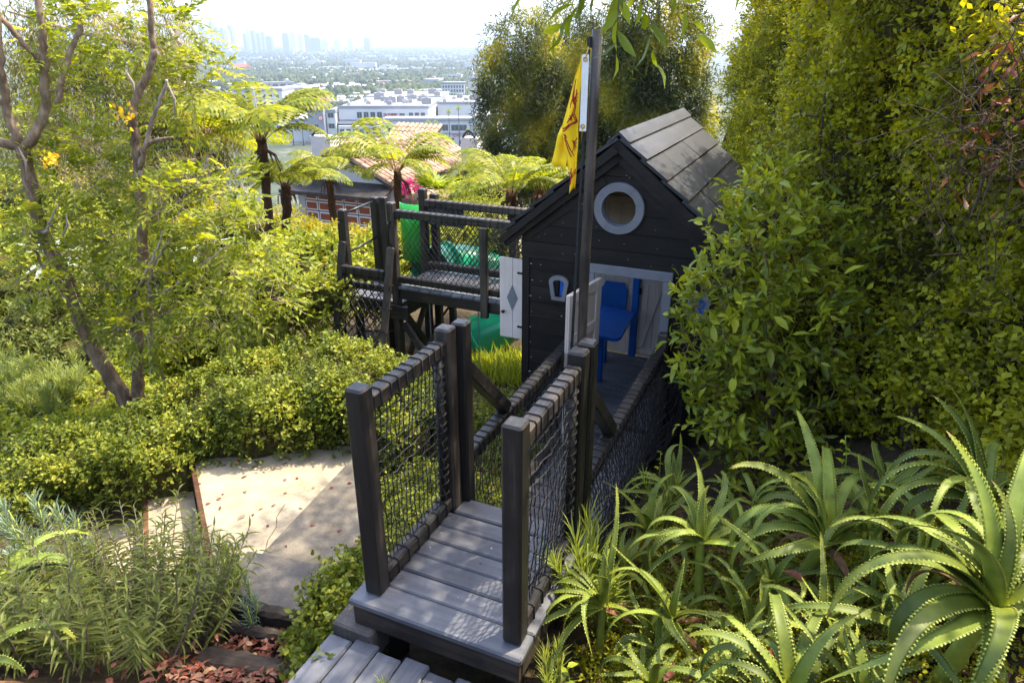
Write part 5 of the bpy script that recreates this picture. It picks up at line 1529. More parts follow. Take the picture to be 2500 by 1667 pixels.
# ================================================================== aloes
def aloe_mat():
    m, nt, out = new_mat('glaucous aloe skin')
    b = principled(nt, out, .5, .2)
    at = nt.nodes.new('ShaderNodeAttribute'); at.attribute_name = 'along'
    n1 = noise(nt, 7, 5, .6); n2 = noise(nt, 60, 3, .6)
    r = ramp(nt, [(.0, (.29, .31, .016)), (.2, (.16, .20, .028)), (.7, (.125, .165, .034)), (.93, (.20, .215, .022)), (1.0, (.16, .08, .025))])
    nt.links.new(at.outputs['Fac'], r.inputs[0])
    mx = nt.nodes.new('ShaderNodeMix'); mx.data_type = 'RGBA'; mx.blend_type = 'MULTIPLY'; mx.inputs[0].default_value = 1
    r2 = ramp(nt, [(.27, (.55, .32, .25)), (.36, (.65, .68, .6)), (.6, (1.1, 1.08, 1.0)), (.75, (1.35, 1.25, 1.0))])
    nt.links.new(n1.outputs[0], r2.inputs[0])
    nt.links.new(r.outputs[0], mx.inputs[6]); nt.links.new(r2.outputs[0], mx.inputs[7])
    oi = nt.nodes.new('ShaderNodeObjectInfo')
    hs = nt.nodes.new('ShaderNodeHueSaturation')
    mr = nt.nodes.new('ShaderNodeMapRange'); mr.inputs[3].default_value = .6; mr.inputs[4].default_value = 1.35
    nt.links.new(oi.outputs['Random'], mr.inputs[0]); nt.links.new(mr.outputs[0], hs.inputs['Value'])
    nt.links.new(mx.outputs[2], hs.inputs['Color'])
    nt.links.new(hs.outputs[0], b.inputs['Base Color'])
    b.inputs['Subsurface Weight'].default_value = 0.0
    bump(nt, b, n2.outputs[0], .12, .002)
    return m
M['aloe'] = aloe_mat()
M['aloe_tooth'] = plain('yellow aloe margin', (.25, .28, .03), .5, .4, 0, .25, 40)
def aloe_leaf(L, Wd, el, curl, az, twist=0., side=0., seed=0, teeth=True, p_exp=1.4):
    """channelled, tapering, recurved blade with hooked teeth -> mesh in plant frame"""
    rn = random.Random(seed)
    n = 22
    c = np.zeros((n + 1, 3)); tg = np.zeros((n + 1, 3))
    a_ = az
    cur = np.zeros(3)
    for i in range(n + 1):
        u = i / n
        th = el - curl * u ** p_exp
        aa = az + side * u ** 1.5
        t_ = np.array([math.cos(th) * math.cos(aa), math.cos(th) * math.sin(aa), math.sin(th)])
        c[i] = cur; tg[i] = t_
        cur = cur + t_ * L / n
    vs = []; along = []
    prof = [(-1, .0), (-.55, -.16), (0, -.24), (.55, -.16), (1, .0), (.6, -.34), (0, -.5), (-.6, -.34)]
    edges = [[], []]
    for i in range(n + 1):
        u = i / n
        hd = np.array([-math.sin(az + side * u ** 1.5), math.cos(az + side * u ** 1.5), 0])
        up = np.cross(tg[i], hd); up = up if True else up
        up = -np.cross(hd, tg[i]); up = np.cross(hd, tg[i]) * -1
        if (up @ np.array([math.cos(az) * -math.sin(el), math.sin(az) * -math.sin(el), math.cos(el)])) < 0 and i == 0: flip = -1
        elif i == 0: flip = 1
        up = up * flip
        tw = twist * u
        s_ = hd * math.cos(tw) + up * math.sin(tw); uu = up * math.cos(tw) - hd * math.sin(tw)
        w = Wd * .46 * (1.12 - .12 * u) * (1 - u ** 1.15) ** .72 * (.82 + .18 * math.sin(min(1, u * 4) * math.pi / 2)) + .0012
        ch = 1.0 - .55 * u
        for (x, y) in prof:
            vs.append(c[i] + s_ * x * w + uu * (y * w * ch - (.05 * w if y == 0 else 0) + (.12 * w * ch if abs(x) == 1 else 0)))
        edges[0].append(c[i] - s_ * w + uu * .1 * w * ch); edges[1].append(c[i] + s_ * w + uu * .1 * w * ch)
        along.append(u)
    m_ = len(prof); fs = []; mi = []; fa = []
    for i in range(n):
        for k in range(m_):
            fs.append((i * m_ + k, i * m_ + (k + 1) % m_, (i + 1) * m_ + (k + 1) % m_, (i + 1) * m_ + k)); mi.append(0); fa.append((i + .5) / n)
    fs.append(tuple(n * m_ + k for k in range(m_))); mi.append(1); fa.append(1.)
    if teeth:
        for sgi in (0, 1):
            E_ = np.array(edges[sgi]); O_ = np.array(edges[1 - sgi])
            seg = np.linalg.norm(np.diff(E_, axis=0), axis=1); cum = np.concatenate([[0], np.cumsum(seg)])
            d = .025
            sp = rn.uniform(.013, .017)
            while d < cum[-1] - .02:
                def at_(q, E_=E_): return np.array([np.interp(q, cum, E_[:, j]) for j in range(3)])
                a = at_(d - sp * .30); b_ = at_(d + sp * .30); m0 = at_(d); o_ = at_(d, O_)
                w = np.linalg.norm(m0 - o_); outd = (m0 - o_) / max(w, 1e-6); fw = nrmz(b_ - a)
                h = .0046 * rn.uniform(.3, 1.3)
                tip = m0 + outd * h + fw * h * .35
                ind = m0 - outd * min(.006, w * .1)
                i0 = len(vs)
                upv = np.cross(fw, outd) * .0022
                vs.extend([a, b_, tip, ind + upv, ind - upv])
                fs += [(i0, i0 + 2, i0 + 3), (i0 + 2, i0 + 1, i0 + 3), (i0 + 2, i0, i0 + 4), (i0 + 1, i0 + 2, i0 + 4)]
                mi += [1] * 4; fa += [.5] * 4
                d += sp * rn.uniform(.85, 1.15)
    me = bpy.data.meshes.new('leaf')
    me.from_pydata([tuple(map(float, q)) for q in vs], [], fs)
    me.materials.append(M['aloe']); me.materials.append(M['aloe_tooth'])
    me.polygons.foreach_set('material_index', mi)
    me.polygons.foreach_set('use_smooth', [q == 0 for q in mi])
    at = me.attributes.new('along', 'FLOAT', 'FACE'); at.data.foreach_set('value', fa)
    me.update()
    return me

def aloe(center, label, L, Wd, specs=None, n=14, seed=0, stem=.25, lean=(0, 0), group='aloes in the bed right of the platform', teeth=True, name='aloe_plant'):
    """center = heart of the rosette; specs = extra hand-set leaves (az deg, el deg, curl, len, width, side)"""
    rn = random.Random(seed)
    cx, cy, cz = center
    zb = min(gz(cx, cy), cz - .03)
    bx, by = cx - lean[0], cy - lean[1]
    root = thing(name, (bx, by, zb), label, 'aloe', group, frame='w')
    off = Vector((cx - bx, cy - by, cz - zb))
    if cz - zb > .02:
        mb = MB(); P = smooth_path([(bx, by, zb - .05), ((bx + cx) / 2, (by + cy) / 2, (zb + cz) / 2), (cx, cy, cz + .02)], 5)
        mb.tube(P, [Wd * .36 * (1 + .1 * (k % 2)) for k in range(len(P))], 10); mb.build('stem', 'aloe_edge', root, True)
    def put(me):
        o = link('leaf', me, root); o.location = off
    for (a, e, cu, l, w, sd) in (specs or []):
        put(aloe_leaf(l * 1.2, w * .92, R(e), cu * 1.35, R(a), rn.uniform(-.6, .6), sd * 2.2 + rn.uniform(-.8, .8), rn.random(), teeth))
    for k in range(n):
        a = k * 2.399 + rn.uniform(-.25, .25) + seed
        f = k / max(1, n - 1)
        el = R(18 + 62 * (1 - f) ** 1.1 + rn.uniform(-8, 8)) if k else R(80)
        put(aloe_leaf(L * 1.42 * rn.uniform(.65, 1.15) * (.7 + .3 * f), Wd * .9 * rn.uniform(.7, 1.1), el, rn.uniform(1.5, 3.7) * (.5 + .6 * f), a, rn.uniform(-.9, .9), rn.choice((-1, 1)) * rn.uniform(.2, 1.9), rn.random(), teeth))
    if specs:               # slender young leaves that hook right over
        for k in range(5):
            put(aloe_leaf(L * rn.uniform(1.2, 1.7), Wd * rn.uniform(.5, .7), R(rn.uniform(50, 80)), rn.uniform(2.8, 4.3), rn.uniform(.6, 4.0), rn.uniform(-.8, .8), rn.choice((-1, 1)) * rn.uniform(1.0, 2.6), rn.random(), teeth, 1.1))
    for k in range(2):      # withered lowest leaves
        me = aloe_leaf(L * rn.uniform(.6, .9), Wd * .5, R(rn.uniform(-5, 20)), rn.uniform(1.4, 2.4), rn.uniform(0, 6.28), rn.uniform(-2, 2), rn.uniform(-1, 1), rn.random(), False)
        me.materials[0] = M['aloe_dry']; o = link('withered_leaf', me, root); o.location = off - Vector((0, 0, .03))
    return root
M['aloe_dry'] = plain('dried brown leaf', (.15, .075, .035), .8, .2, 0, .4, 25)

AL = 'aloe'
aloe((1.60, 1.74, .86), 'largest aloe rosette at the lower right corner with thick upright leaves', .50, .085,
     [(95, 74, .5, .50, .105, .1), (60, 62, .7, .55, .1, -.1), (160, 40, 1.5, .58, .09, .3), (195, 22, 1.3, .66, .085, .25), (215, 8, .9, .62, .085, -.2), (130, 52, 1.7, .5, .1, .2), (240, 10, 1.2, .5, .09, 0), (178, 55, 1.9, .6, .085, -.3)], 7, 1, lean=(.05, -.05))
aloe((.96, 2.80, .24), 'slender aloe rosette in the centre with arching leaves to both sides', .36, .062,
     [(80, 70, .9, .40, .065, -.2), (40, 50, .9, .42, .065, .2), (170, 22, 1.6, .42, .06, .2), (150, 55, 2.2, .34, .06, .3), (205, 10, 1.3, .36, .05, 0), (10, 30, 1.2, .34, .06, -.3), (100, 60, 2.4, .5, .055, .4)], 7, 2, lean=(-.03, .04))
aloe((1.49, 2.59, .42), 'tall arching aloe with long curled leaves reaching up before the hedge', .50, .085,
     [(100, 66, 1.0, .62, .09, -.2), (88, 78, 2.6, .72, .075, -.5), (130, 58, .9, .55, .1, .4), (145, 40, 2.3, .58, .085, .3), (60, 70, 2.5, .6, .065, -.6), (170, 30, 1.7, .5, .08, .2), (30, 40, 2.0, .42, .07, .3)], 5, 3, lean=(.06, -.08))
aloe((.98, 3.45, .02), 'upright aloe close to the bridge net with one leaf hooked over', .36, .05,
     [(120, 76, 1.9, .48, .05, -.9), (178, 26, 1.2, .42, .05, .1), (60, 78, .7, .36, .05, 0), (90, 84, .4, .26, .05, 0)], 7, 4)
aloe((.46, 2.66, -.04), 'pale yellowish aloe with drooping leaves beside the front right post', .38, .055,
     [(60, 70, .5, .52, .045, .1), (190, 50, 2.3, .42, .055, .1), (200, 15, .9, .40, .05, 0), (215, 5, .6, .42, .05, .1), (175, 62, 2.4, .36, .05, -.2), (95, 75, .4, .3, .05, 0)], 5, 5)
aloe((1.99, 2.38, .78), 'aloe at the right edge with tall grey leaves above the largest rosette', .46, .075,
     [(100, 72, .5, .46, .085, 0), (135, 62, 1.0, .44, .08, .3), (165, 40, 1.9, .48, .07, .2), (75, 80, 2.6, .46, .06, -.5), (110, 50, 1.6, .4, .075, .3)], 7, 6)
aloe((1.02, 1.78, .36), 'aloe at the bottom edge whose leaves hook like canes', .46, .07,
     [(100, 72, 2.9, .62, .07, -.3), (60, 60, 2.6, .6, .065, -.3), (140, 55, 1.2, .4, .075, .3), (80, 40, 1.5, .45, .075, .2), (35, 38, .9, .4, .07, 0)], 5, 7)
small_al = [((1.53, 1.98, .48), .38, 'aloe half hidden under the leaves of the largest rosette'), ((1.10, 2.36, .10), .30, 'low aloe just below the slender central rosette'), ((1.92, 2.92, .45), .42, 'aloe with spreading leaves at the foot of the hedge'),
            ((.62, 2.16, -.02), .30, 'dark low aloe at the bottom left of the bed'), ((1.30, 2.15, .30), .36, 'aloe tangled in the middle of the bed'), ((1.72, 2.62, .48), .36, 'grey aloe between the tall arching aloe and the right edge'),
            ((.76, 2.48, .04), .38, 'small aloe right of the pale yellowish aloe'), ((1.22, 3.0, .12), .32, 'aloe behind the slender central rosette'), ((1.25, 1.75, .42), .36, 'aloe cut by the bottom edge near the hooked one'),
            ((1.70, 2.25, .58), .36, 'aloe behind the heart of the largest rosette'), ((1.42, 3.25, .12), .34, 'aloe under the lowest ficus leaves'), ((.85, 2.0, .15), .30, 'low aloe at the bottom edge left of the hooked one'),
            ((1.25, 2.55, .2), .34, 'aloe lying below the tall arching aloe'), ((.80, 3.22, -.02), .36, 'small aloe between bridge net and central rosette'), ((1.85, 1.95, .75), .4, 'aloe behind the largest rosette at the right edge'), ((.62, 2.98, -.12), .36, 'tiny aloe beside the yellow leaf tips')]
for i, (c, L_, lb) in enumerate(small_al):
    aloe(c, lb, L_ * 1.15, L_ * .16, None, 9, 20 + i)
rn = random.Random(404)
for i in range(34):
    x = rn.uniform(.55, 2.0); y = rn.uniform(1.75, 3.4)
    if x < .5 + (3.4 - y) * .1 or (x - .9) * .45 + .2 > y: continue
    aloe((x, y, gz(x, y) + rn.uniform(.02, .1)), 'young aloe offset lying low among the bigger rosettes', rn.uniform(.26, .4), .042, None, 7, 70 + i, group='young aloe offsets in the bed')
# left hand aloe
aloe((-2.56, 2.58, .06), 'dark aloe with thick low leaves at the left edge', .5, .075, [(-20, 30, 1.5, .48, .08, .2), (10, 25, 1.6, .5, .08, -.2), (30, 45, 1.8, .46, .075, 0), (-45, 20, 1.2, .45, .08, 0), (60, 40, 1.7, .4, .07, 0)], 8, 40, group=None)
aloe((-2.2, 1.95, .22), 'second dark aloe at the lower left corner', .4, .07, None, 12, 41, group=None)

# needle succulents by the platform
small_succ((.46, 2.90, -.38), 'bright yellow green needle plant in front of the right platform net', 5, .55, .19, 'lf_tip', 3, 90, .0085, .6, .45, .08)
small_succ((.18, 2.36, -.36), 'pale needle plant at the base of the front right post', 3, .26, .13, 'lf_tip', 4, 50, .006, .55, .3, .04)
small_succ((-.52, 2.18, -.30), 'single bright needle sprig standing on the lower deck', 1, .26, .075, 'lf_tip', 5, 70, .006, .7, .1, .01)
small_succ((.92, 3.45, -.15), 'pale feathery needle plant beside the upright aloe', 3, .28, .12, 'lf_tip', 6, 60, .005, .6, .3, .05)
small_succ((-1.60, 2.95, -.52), 'chalky blue needle plant beside the red leaf litter', 7, .26, .07, 'lf_bluechalk', 7, 70, .006, .8, .5, .12)
small_succ((-1.72, 3.12, -.55), 'bright green needle spray at the right of the narrow leaved shrub', 4, .42, .13, 'lf_tip', 8, 80, .006, .6, .4, .08)
small_succ((-3.0, 3.62, -.75), 'blue needle tuft at the left behind the narrow leaved shrub', 6, .32, .11, 'lf_bluechalk', 9, 80, .009, .8, .5, .14)
small_succ((-3.45, 4.1, -.95), 'blue needle tuft in front of the left end of the clipped hedge', 6, .4, .13, 'lf_bluechalk', 10, 80, .010, .8, .5, .14)

# bed filler: fine mossy ground cover among the aloes
gcover('moss_cover', 'fine mossy green ground cover under the aloes', [(1.0, 2.5, .5, .05), (1.5, 2.3, .5, .05), (1.3, 3.0, .5, .06), (.7, 2.6, .35, .05), (1.0, 1.95, .5, .05), (.6, 3.2, .3, .06), (1.75, 2.7, .5, .06), (1.6, 1.8, .5, .05), (.85, 3.7, .3, .12)], 9, 6500, 'lf_wall', .024, .06, 'diamond')
# slender leafy weeds
def weed(base, H, n, seed, label, L=.06, mat='lf_ficus'):
    rng = np.random.default_rng(seed)
    root = thing('leafy_weed', base, label, 'weed', 'leafy weeds among the aloes', frame='w')
    top = (base[0] + rng.normal() * .05, base[1] + rng.normal() * .05, base[2] + H)
    mb = MB(); P = smooth_path([base, ((base[0] + top[0]) / 2 + .02, (base[1] + top[1]) / 2, base[2] + H * .5), top], 4); mb.tube(P, .003, 5); mb.build('stem', 'aloe_edge', root, True)
    f = (np.arange(n) + .8) / n; a = np.arange(n) * 2.4
    p = np.array([base]) + (np.array([top]) - np.array([base])) * f[:, None]
    ax = np.stack([np.cos(a), np.sin(a), np.full(n, .35)], -1); nr = np.stack([-np.cos(a) * .4, -np.sin(a) * .4, np.ones(n)], -1)
    for k in range(n):
        me = leaf_mesh('leaf', p[k:k + 1] - np.array([base]), ax[k:k + 1], nr[k:k + 1], L * (1.1 - .5 * f[k]), L * .36, 'arch', np.array([rng.random()])); me.materials.append(M[mat]); link('leaf', me, root)
weed((.24, 2.28, -.32), .24, 9, 1, 'broad leaved weed at the bottom beside the platform', .09)
weed((1.62, 2.55, .38), .40, 16, 2, 'tall thin weed standing left of the largest aloe')
weed((.78, 2.22, 0), .3, 12, 3, 'weed growing through the low aloes at the bottom')
weed((1.75, 3.05, .4), .32, 14, 4, 'thin weed at the foot of the tall hedge')
weed((.82, 3.72, -.3), .34, 18, 5, 'fine leaved weed beside the bridge net', .045)
weed((.95, 3.85, -.3), .36, 18, 6, 'second fine leaved weed below the ficus', .045)

# ================================================================== narrow leaved shrub bottom left
rng = np.random.default_rng(55)
sv = thing('narrow_leaved_shrub', (-2.1, 2.85, gz(-2.1, 2.85)), 'bushy grey green shrub with arching narrow leaves at the lower left', 'shrub', frame='w')
ns = 150
a = rng.random(ns) * 6.28; r = np.sqrt(rng.random(ns)) * .68
bx = -2.15 + r * np.cos(a) * .70; by = 2.76 + r * np.sin(a) * .85
bz = ground(bx, by)
H = .42 + .30 * rng.random(ns)
dirs = nrmz(np.stack([np.cos(a) * r * .7 + rng.normal(size=ns) * .15, np.sin(a) * r * .5 + rng.normal(size=ns) * .15, np.ones(ns)], -1))
org = np.stack([bx, by, bz], -1)
mb = MB()
for i in range(ns):
    mb.tube([org[i], org[i] + dirs[i] * H[i] * .5 + np.array([.01, 0, 0]), org[i] + dirs[i] * H[i]], [.005, .004, .002], 4, cap=False)
o = mb.build('stems', 'bark_pale', sv); o['kind'] = 'stuff'
nl = 30
f = .18 + .82 * (np.arange(nl) + .5) / nl
pos = org[:, None] + dirs[:, None] * (H[:, None] * f[None])[..., None]
an = (np.arange(nl) // 2)[None] * 1.571 + (np.arange(nl) % 2)[None] * math.pi + rng.random((ns, 1)) * 6.28
ref = np.array([[1., 0, 0]]); s1 = nrmz(np.cross(dirs, ref)); s2 = np.cross(dirs, s1)
rad = s1[:, None] * np.cos(an)[..., None] + s2[:, None] * np.sin(an)[..., None]
ax = rad * (1.15 - .45 * f[None, :, None] ** 4) + dirs[:, None] * (.42 + .45 * f[None, :, None] ** 4) + rng.normal(size=rad.shape) * .12
nr = dirs[:, None] * 1.0 - rad * .2 + rng.normal(size=rad.shape) * .15
n = ns * nl
o = leaf_obj('foliage', 'lf_salvia', sv, pos.reshape(-1, 3), ax.reshape(-1, 3), nr.reshape(-1, 3), (.125 * (1.05 - .45 * np.tile(f, ns))) * (.75 + .45 * rng.random(n)), .011 + .005 * rng.random(n), 'arch', np.clip(.75 - .5 * np.tile(f, ns) * rng.random(n) + .2 * rng.normal(size=n), 0, 1)); o['kind'] = 'stuff'
# pale agaves behind the forked tree
for i, (c, lb) in enumerate([((-5.3, 7.6, .25), 'pale grey agave at the far left behind the foliage'), ((-4.0, 8.6, .1), 'pale blue agave between the two trunks')]):
    root = thing('pale_agave', (c[0], c[1], gz(c[0], c[1])), lb, 'agave', frame='w')
    rr = np.random.default_rng(i)
    k = 16; a = np.arange(k) * 2.4; el = .2 + 1.1 * rr.random(k)
    ax = np.stack([np.cos(a) * np.cos(el), np.sin(a) * np.cos(el), np.sin(el)], -1)
    for q in range(k):
        me = leaf_mesh('leaf', [(0, 0, c[2] - gz(c[0], c[1]))], ax[q:q + 1], [(-.3 * math.cos(a[q]), -.3 * math.sin(a[q]), 1)], .42, .09, 'arch', np.array([rr.random()])); me.materials.append(M['lf_agave']); link('leaf', me, root)

# ================================================================== ficus shrub beside the house
rng = np.random.default_rng(65)
fb = [((1.62, 4.35, .55), (.40, .34, .38)), ((1.42, 4.40, .85), (.30, .3, .34)), ((1.55, 4.45, 1.15), (.36, .3, .32)), ((1.75, 4.5, 1.35), (.34, .3, .30)), ((1.85, 4.3, .85), (.34, .3, .4)), ((1.5, 4.2, .25), (.34, .3, .28)), ((1.8, 4.25, .35), (.32, .3, .34)), ((1.32, 4.35, .58), (.24, .24, .28)), ((1.62, 4.6, 1.62), (.24, .22, .22)), ((1.95, 4.5, 1.2), (.3, .3, .35)), ((1.55, 4.05, -.02), (.26, .22, .2))]
fb = [((c_[0] + .09, c_[1], c_[2]), r_) for c_, r_ in fb]
fc_ = thing('ficus_shrub', (1.9, 4.45, gz(1.9, 4.45)), 'glossy leaved ficus shrub crowding the right side of the playhouse door', 'shrub', frame='w')
limb(fc_, [(1.92, 4.42, gz(1.92, 4.42) - .1), (1.88, 4.4, .3), (1.78, 4.42, .8), (1.7, 4.45, 1.3)], [.04, .034, .026, .012], 'trunk', 'bark', 8, .01, 1)
limb(fc_, [(1.90, 4.4, .15), (1.7, 4.3, .35), (1.45, 4.3, .6)], [.02, .014, .006], 'branch', 'bark', 6, .008, 2)
limb(fc_, [(1.90, 4.4, .0), (1.7, 4.2, .05), (1.5, 4.1, .15)], [.016, .012, .005], 'branch', 'bark', 6, .008, 3)
limb(fc_, [(1.86, 4.4, .45), (1.6, 4.35, .75), (1.4, 4.35, 1.0)], [.018, .012, .005], 'branch', 'bark', 6, .008, 4)
p, dirs, pos, ax, nr, Ls, Ws, rnd = pts_clump(rng, fb, 640, .17, 7, 'oval', .088, .034, out=.75, inner=.45, spread=.75, up=.5)
# leaves nearest the camera are separate parts, the rest one mass
dist = np.linalg.norm(pos - np.array([0, 0, 2.55]), axis=1)
front = np.argsort(dist)[:290]
rest = np.setdiff1d(np.arange(len(pos)), front)
o = leaf_obj('foliage', 'lf_ficus', fc_, pos[rest], ax[rest], nr[rest], Ls[rest], Ws[rest], 'oval', rnd[rest]); o['kind'] = 'stuff'
var = []
for k in range(8):
    me = leaf_mesh('leaf', [(0, 0, 0)], [(0, 1, 0)], [(0, 0, 1)], 1., .30 + .02 * k, 'oval', np.array([k / 7.])); me.materials.append(M['lf_ficus']); var.append(me)
fbse = Vector(BASE[fc_.name])
for i in front:
    o = link('leaf', var[int(rnd[i] * 7.99)], fc_)
    y_ = Vector(ax[i]).normalized(); x_ = y_.cross(Vector(nr[i])).normalized(); z_ = x_.cross(y_)
    mt = Matrix((x_, y_, z_)).transposed().to_4x4(); mt = Matrix.Translation(Vector(pos[i]) - fbse) @ mt @ Matrix.Scale(Ls[i] * 1.05, 4)
    o.matrix_local = mt
mb = twig_stems(p, dirs, .16, .003); o = mb.build('twigs', 'bark', fc_); o['kind'] = 'stuff'

# ================================================================== tall hedge on the right
TP_ = np.array([(3.2, 11.5), (3.15, 10.0), (3.05, 8.6), (2.95, 7.6), (2.4, 6.2), (2.0, 5.3), (2.0, 4.9), (2.2, 4.45), (2.42, 3.9), (2.55, 3.3), (2.62, 2.8), (2.8, 2.1), (3.2, 1.1)])
TS_ = np.concatenate([[0], np.cumsum(np.linalg.norm(np.diff(TP_, axis=0), axis=1))])
def wall_surface(u, h):
    q = u * TS_[-1]
    x = np.interp(q, TS_, TP_[:, 0]); y = np.interp(q, TS_, TP_[:, 1])
    e = .15
    dx = np.interp(q + e, TS_, TP_[:, 0]) - np.interp(q - e, TS_, TP_[:, 0]); dy = np.interp(q + e, TS_, TP_[:, 1]) - np.interp(q - e, TS_, TP_[:, 1])
    l = np.hypot(dx, dy) + 1e-9
    nx, ny = dy / l, -dx / l            # towards the garden
    zb = ground(x, y)
    zt = np.interp(q, [0, 3.0, 5.3, 6.4, 7.4, 8.2, 13], [4.2, 3.8, 3.7, 5.0, 5.2, 3.1, 3.1])  # top, above view, raised to shade the platform, lowered to sun the aloes
    z_ = zb - .05 + (zt - zb) * h
    back = .25 * (h - .35) + np.where(h > .9, (h - .9) * 4, 0)
    lump = .16 * np.sin(q * 2.1 + z_ * 1.3) + .12 * np.sin(z_ * 3.1 + q * .7) + .08 * np.sin(q * 5.3 - z_ * 4.1) + .05 * np.sin(q * 11 + z_ * 9)
    off = lump - back
    P = np.stack([x + nx * off, y + ny * off, z_], -1)
    Nn = nrmz(np.stack([nx, ny, np.full_like(nx, .25) + np.where(h > .9, 1.2, 0)], -1))
    return P, Nn
# make sure the normals face the garden (left)
_t, _n = wall_surface(np.array([.6]), np.array([.5]))
WS = 1.0 if _n[0, 0] < 0 else -1.0
def wall2(u, h):
    P, Nn = wall_surface(u, h)
    if WS < 0:
        base_, _ = P, Nn
        Nn = Nn * np.array([-1, -1, 1])
        c, _ = wall_surface(u, h)
        q = u * TS_[-1]
        x = np.interp(q, TS_, TP_[:, 0]); y = np.interp(q, TS_, TP_[:, 1])
        P = np.stack([2 * x - c[:, 0] if c.ndim == 2 else 2 * x - c[..., 0], 2 * y - c[..., 1], c[..., 2]], -1)
    return P, Nn
wh = thing('tall_hedge', (2.4, 4.4, gz(2.4, 4.4)), 'towering dense small leaved hedge filling the right side', 'hedge', frame='w')
nt_ = 38000
u = rng.random(nt_); u = .02 + .96 * u; h = rng.random(nt_) ** .9
p, nm = wall2(u, h)
p = p - nm * (rng.random((nt_, 1)) ** 1.6 * .35 - .03) + rng.normal(size=p.shape) * .03
dirs = nrmz(nm * .6 + rng.normal(size=p.shape) * .6 + np.array([0, 0, .15]))
pos, ax, nr = twig_leaves(rng, p, dirs, .07 + .07 * rng.random(nt_), 5, 1.0, .2, .45)
lum = np.sin(p[:, 0] * 5 + p[:, 2] * 3.7) + np.sin(p[:, 1] * 4.1 - p[:, 2] * 5.3 + 1) + np.sin(p[:, 2] * 8.3 + p[:, 1] * 6)
keep = (lum + rng.normal(size=nt_) * .8) > -2.4          # thin spots between the clumps
rnd = np.clip(np.repeat(rng.random(nt_) * .55 + .10 * lum, 5) + rng.random(len(pos)) * .45, 0, 1)
k5 = np.repeat(keep, 5); pos = pos[k5]; ax = ax[k5]; nr = nr[k5]; rnd = rnd[k5]
tw_ = twig_stems(p[::7], nrmz(dirs[::7] + np.array([-.2, -.1, .3])), .16, .0026); o = tw_.build('twigs', 'bark', wh); o['kind'] = 'stuff'
o = leaf_obj('foliage', 'lf_wall', wh, pos, ax, nr, .028 + .028 * rng.random(len(pos)), .018 + .018 * rng.random(len(pos)), 'diamond', rnd); o['kind'] = 'stuff'
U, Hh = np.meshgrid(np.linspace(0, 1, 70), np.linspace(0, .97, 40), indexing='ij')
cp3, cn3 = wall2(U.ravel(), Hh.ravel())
cp3 = cp3 - cn3 * .33  # solid sheet added behind the leaves to block the sun
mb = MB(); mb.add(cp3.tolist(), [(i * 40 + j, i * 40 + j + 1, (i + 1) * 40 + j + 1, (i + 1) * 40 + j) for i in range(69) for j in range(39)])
o = mb.build('shade_core', 'inner', wh, True); o['kind'] = 'stuff'
rn = random.Random(77)
for k in range(34):
    uu = rn.uniform(.5, .97); h0 = rn.uniform(.05, .8)
    a, n_ = wall2(np.array([uu]), np.array([h0])); b_, _ = wall2(np.array([min(.99, uu + rn.uniform(-.05, .05))]), np.array([min(.95, h0 + rn.uniform(.05, .2))]))
    a = a[0] - n_[0] * .16; b_ = b_[0] - n_[0] * rn.uniform(-.02, .05)
    m_ = (a + b_) / 2 + np.array([rn.uniform(-.1, .1), rn.uniform(-.1, .1), 0])
    mb = MB(); mb.tube(smooth_path([a, m_, b_], 4), list(np.linspace(.011, .004, 9)), 5); mb.build('branch', 'bark_dark', wh, True)
for k, (x, y) in enumerate(((2.55, 3.75), (2.75, 3.2), (2.3, 4.6))):
    z0 = gz(x, y)
    limb(wh, [(x, y, z0 - .1), (x - .04, y, z0 + .3), (x + .12, y + .12, z0 + .8), (x + .3, y + .2, z0 + 1.4)], [.055, .045, .035, .02], 'trunk', 'bark_dark', 8, .01, 70 + k)
# dry vine stems and dead thatch in the top right corner
th_ = thing('dry_vine', (2.2, 2.9, 1.2), 'tangle of dry brown vine stems and dead leaves in the top right corner', 'vine', frame='w')
rng = np.random.default_rng(99)
mb = MB()
for k in range(170):
    c = np.array([2.02 + rng.normal() * .16, 2.95 + rng.normal() * .12, 2.25 + rng.normal() * .28])
    d = nrmz(np.array([rng.normal() * .7, rng.normal() * .3, rng.normal()])); l = .06 + .14 * rng.random()
    mb.tube([c - d * l, c + np.array([.02, 0, .02]), c + d * l], [.0018, .0026, .0014], 4, cap=False)
o = mb.build('stems', 'bark_dark', th_); o['kind'] = 'stuff'
n = 150
p = np.array([2.10, 2.98, 2.35]) + rng.normal(size=(n, 3)) * np.array([.13, .10, .24])
o = leaf_obj('dead_leaves', 'lf_litter', th_, p, rng.normal(size=(n, 3)) + np.array([0, 0, -.6]), rng.normal(size=(n, 3)), .07, .018, 'arch', rng=rng); o['kind'] = 'stuff'

# ================================================================== tree overhead: one branch dips into the top of the picture
ot = thing('overhanging_tree', (3.1, .6, gz(3.1, .6)), 'overhanging branch with large pointed leaves at the top above the flagpole', 'tree', frame='w')
limb(ot, [(3.1, .6, gz(3.1, .6) - .2), (3.0, .8, 2.6), (2.6, 1.3, 4.0), (2.0, 2.0, 4.6)], [.14, .12, .09, .06], 'trunk', 'bark', 10, .01, 1)
limb(ot, [(2.6, 1.3, 3.95), (1.6, 2.0, 4.2), (.9, 2.4, 3.7), (.5, 2.55, 3.15), (.36, 2.6, 2.76)], [.05, .035, .022, .012, .005], 'branch', 'bark', 8, .01, 2)
limb(ot, [(2.0, 2.0, 4.6), (1.4, 3.2, 5.0), (.6, 4.3, 5.2)], [.05, .04, .015], 'branch', 'bark', 8, .01, 3)
limb(ot, [(2.3, 1.7, 4.4), (2.3, 3.2, 5.0), (2.1, 4.6, 5.4)], [.05, .03, .015], 'branch', 'bark', 8, .01, 4)
